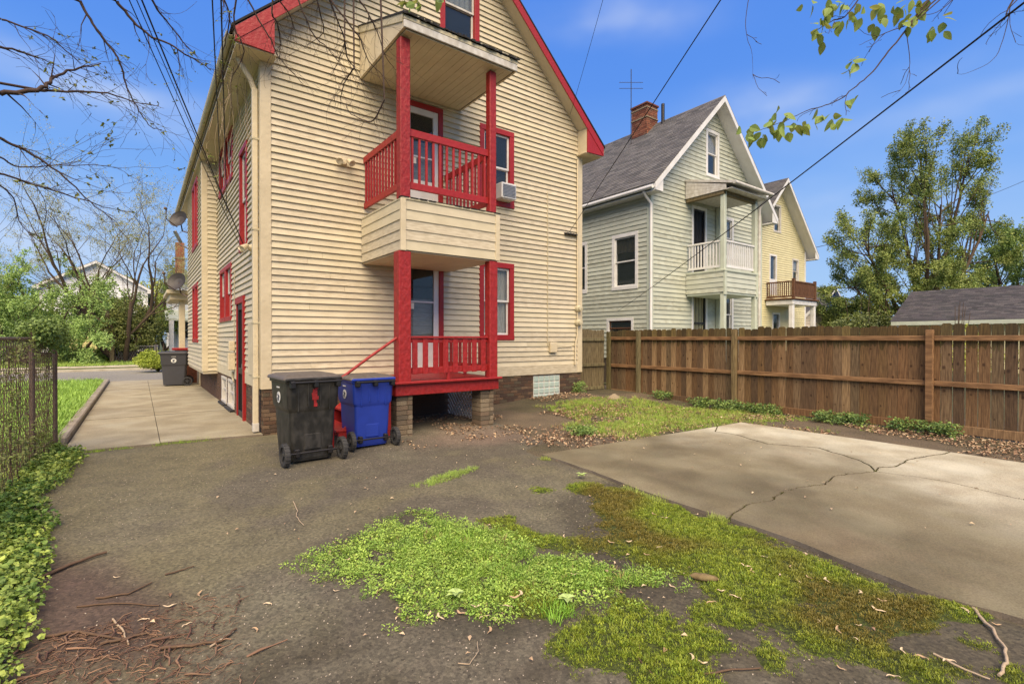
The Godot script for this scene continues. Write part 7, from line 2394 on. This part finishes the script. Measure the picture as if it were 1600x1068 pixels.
	for k in 5:
		tree("far_tree", ["distant tree in the gap left of the main house", "distant tree above the white house at far left", "distant tree beyond the street corner", "distant tree between the houses across the street", "distant tree at the far right skyline"][k], [Vector3(-16, 0, -75), Vector3(-24, 0, -62), Vector3(-9, 0, -80), Vector3(-3, 0, -82), Vector3(75, 0, -14)][k], [[Vector3.ZERO, Vector3(0, 1, 0), 2.8, 0.25], [Vector3(0.2, 0, 0), Vector3(0.5, 1, 0), 2.6, 0.2], [Vector3(-0.2, 0, 0), Vector3(-0.5, 1, 0), 2.6, 0.2]], {"max": 4, "bend": 0.15, "up": 0.02, "spread": 0.8, "kids": 2, "leaf_from": 2}, big, 2.0, 1.3, lin(115, 143, 74), lin(146, 165, 90), 0.9)
	# more spring green before the houses across the street
	for k in [[Vector3(-3.4, 0, -45.5), "fresh green tree hiding the pale gable across the street", 2.4], [Vector3(-8.2, 0, -44.5), "fresh green tree beside the white house at far left", 2.0], [Vector3(1.0, 0, -47.5), "yellow-green tree left of the chimney house", 2.2]]:
		tree("green_tree", k[1], k[0], [[Vector3.ZERO, Vector3(0.1, 1, 0), k[2], 0.14], [Vector3(0.1, 0, 0), Vector3(-0.6, 1, 0.2), k[2], 0.11], [Vector3(0, 0, 0.1), Vector3(0.6, 1, -0.2), k[2], 0.11]], {"max": 4, "bend": 0.18, "up": 0.0, "spread": 0.9, "kids": 2, "leaf_from": 2}, soft, 2.8, 0.8, lin(122, 152, 76), lin(156, 178, 92), 0.55)
	# the clipped round shrub beyond the far bin
	bush("round_shrub", "rounded bright green shrub by the front walk past the grey bin", Vector3(0.75, 0, -30.0), Vector3(1.15, 1.05, 1.1), 900, fine, 0.8, lin(133, 152, 52), lin(171, 185, 70))

func sky_panorama(exposure: float) -> ImageTexture:
	# clear blue air, paler towards the horizon, with thin wisps of cirrus all round
	var w := 1024
	var h := 512
	var f := FastNoiseLite.new()
	f.seed = 77
	f.frequency = 1.0
	f.fractal_octaves = 5
	var stops := [[-90.0, lin(120, 116, 104)], [-2.0, lin(150, 160, 170)], [0.0, lin(186, 212, 242)], [6.0, lin(164, 202, 247)], [15.0, lin(126, 177, 246)], [26.0, lin(94, 150, 239)], [42.0, lin(76, 133, 231)], [90.0, lin(72, 126, 224)]]
	var wisps := [[-2.5,20.5,7.6,1.7,0.51],[-6.7,10.5,7.0,2.9,0.34],[-8.2,7.9,7.0,1.7,0.44],[49.6,31.9,6.4,1.5,0.34],[63.1,22.6,4.7,1.7,0.39],[78.4,19.3,11.7,2.9,0.22],[69.3,12.1,11.7,3.5,0.22]]      # azimuth, height, width, thickness in degrees, strength
	for k in 26: wisps.append([130.0 + 165.0 * k / 26.0, 8.0 + fmod(k * 17.3, 60.0), 9.0 + fmod(k * 3.7, 8.0), 2.5 + fmod(k * 1.3, 2.0), 0.25 + fmod(k * 0.11, 0.3)])
	var cl := lin(222, 232, 250)
	var im := Image.create_empty(w, h, false, Image.FORMAT_RGBF)
	for y in h:
		var el := 90.0 - 180.0 * (y + 0.5) / h
		var c := Color.WHITE
		for k in stops.size() - 1:
			if el >= stops[k][0] and el <= stops[k + 1][0]:
				c = (stops[k][1] as Color).lerp(stops[k + 1][1], (el - stops[k][0]) / (stops[k + 1][0] - stops[k][0]))
		var near := []
		for q in wisps:
			if absf(el - q[1]) < q[3] * 2.6: near.append(q)
		for x in w:
			var t := 0.0
			var az := wrapf(360.0 * (x + 0.5) / w, -180.0, 180.0)      # column 0 looks along -z
			if el > 0.0:
				for q in near:
					var da: float = wrapf(az - q[0], -180.0, 180.0) * cos(deg_to_rad(el)) / q[2]
					if absf(da) > 2.6: continue
					var n := f.get_noise_2d(az * 0.05, el * 0.16)
					var de: float = (el - q[1]) / q[3] + n * 0.9 + da * 0.25
					t += q[4] * exp(-da * da - de * de) * (0.8 + 0.6 * f.get_noise_2d(az * 0.12 + 40.0, el * 0.3))
			var o := c.lerp(cl, clampf(t, 0, 0.9))
			im.set_pixel(x, y, Color(o.r / exposure, o.g / exposure, o.b / exposure))
	return ImageTexture.create_from_image(im)

func _ready() -> void:
	rng.seed = 20240
	nz.seed = 5
	nz.frequency = 0.01
	nz.fractal_octaves = 3
	nz2.seed = 9
	nz2.frequency = 0.01
	nz2.fractal_octaves = 4
	var cam := Camera3D.new()
	cam.name = "camera"
	add_child(cam)
	cam.position = Vector3(0, 1.6, 0)
	cam.rotation_degrees = Vector3(-0.366, -36.7, 0)
	cam.fov = 68.66
	cam.near = 0.05
	cam.far = 600.0
	cam.current = true
	var env := Environment.new()
	env.background_mode = Environment.BG_SKY
	var sm := PanoramaSkyMaterial.new()
	sm.panorama = sky_panorama(4.8)
	var sk := Sky.new()
	sk.sky_material = sm
	env.sky = sk
	env.tonemap_mode = Environment.TONE_MAPPER_LINEAR
	env.tonemap_exposure = 4.8
	env.sdfgi_enabled = true
	env.ssao_enabled = true
	env.ssil_enabled = true
	var we := WorldEnvironment.new()
	we.name = "world"
	we.environment = env
	add_child(we)
	var sun := DirectionalLight3D.new()
	sun.name = "sun"
	add_child(sun)
	sun.light_color = Color(1.0, 0.905, 0.76)
	sun.light_energy = 0.5
	sun.light_angular_distance = 62.0
	sun.shadow_enabled = true
	sun.look_at_from_position(Vector3(-5.0, 11.0, 7.5), Vector3.ZERO, Vector3.UP)
	make_materials()
	print("materials")
	ground()
	print("ground")
	cream_house()
	porch()
	green_house()
	lemon_house()
	garage()
	far_houses()
	print("houses")
	wooden_fence()
	chain_fence()
	wheel_bin("black wheeled bin with red paint smear, nearest the house corner", Vector3(1.79, gy(1.79, -7.0), -7.02), 0.06, 1.05, M.binblack, M.binlid, true, -1.0)
	wheel_bin("blue wheeled recycling bin with brown lid beside the porch steps", Vector3(2.73, gy(2.73, -7.3), -7.34), 0.03, 0.97, M.binblue, M.binlid, false, -1.0)
	wheel_bin("dark grey wheeled bin at the far end of the driveway", Vector3(1.0, 0.04, -20.2), 1.45, 1.05, M.bingrey, M.bingrey, false, -1.0)
	fixtures()
	wires()
	print("things")
	plants()
	print("plants")
	litter()
	near_trees()
	print("near trees")
	far_trees()
	print("done")
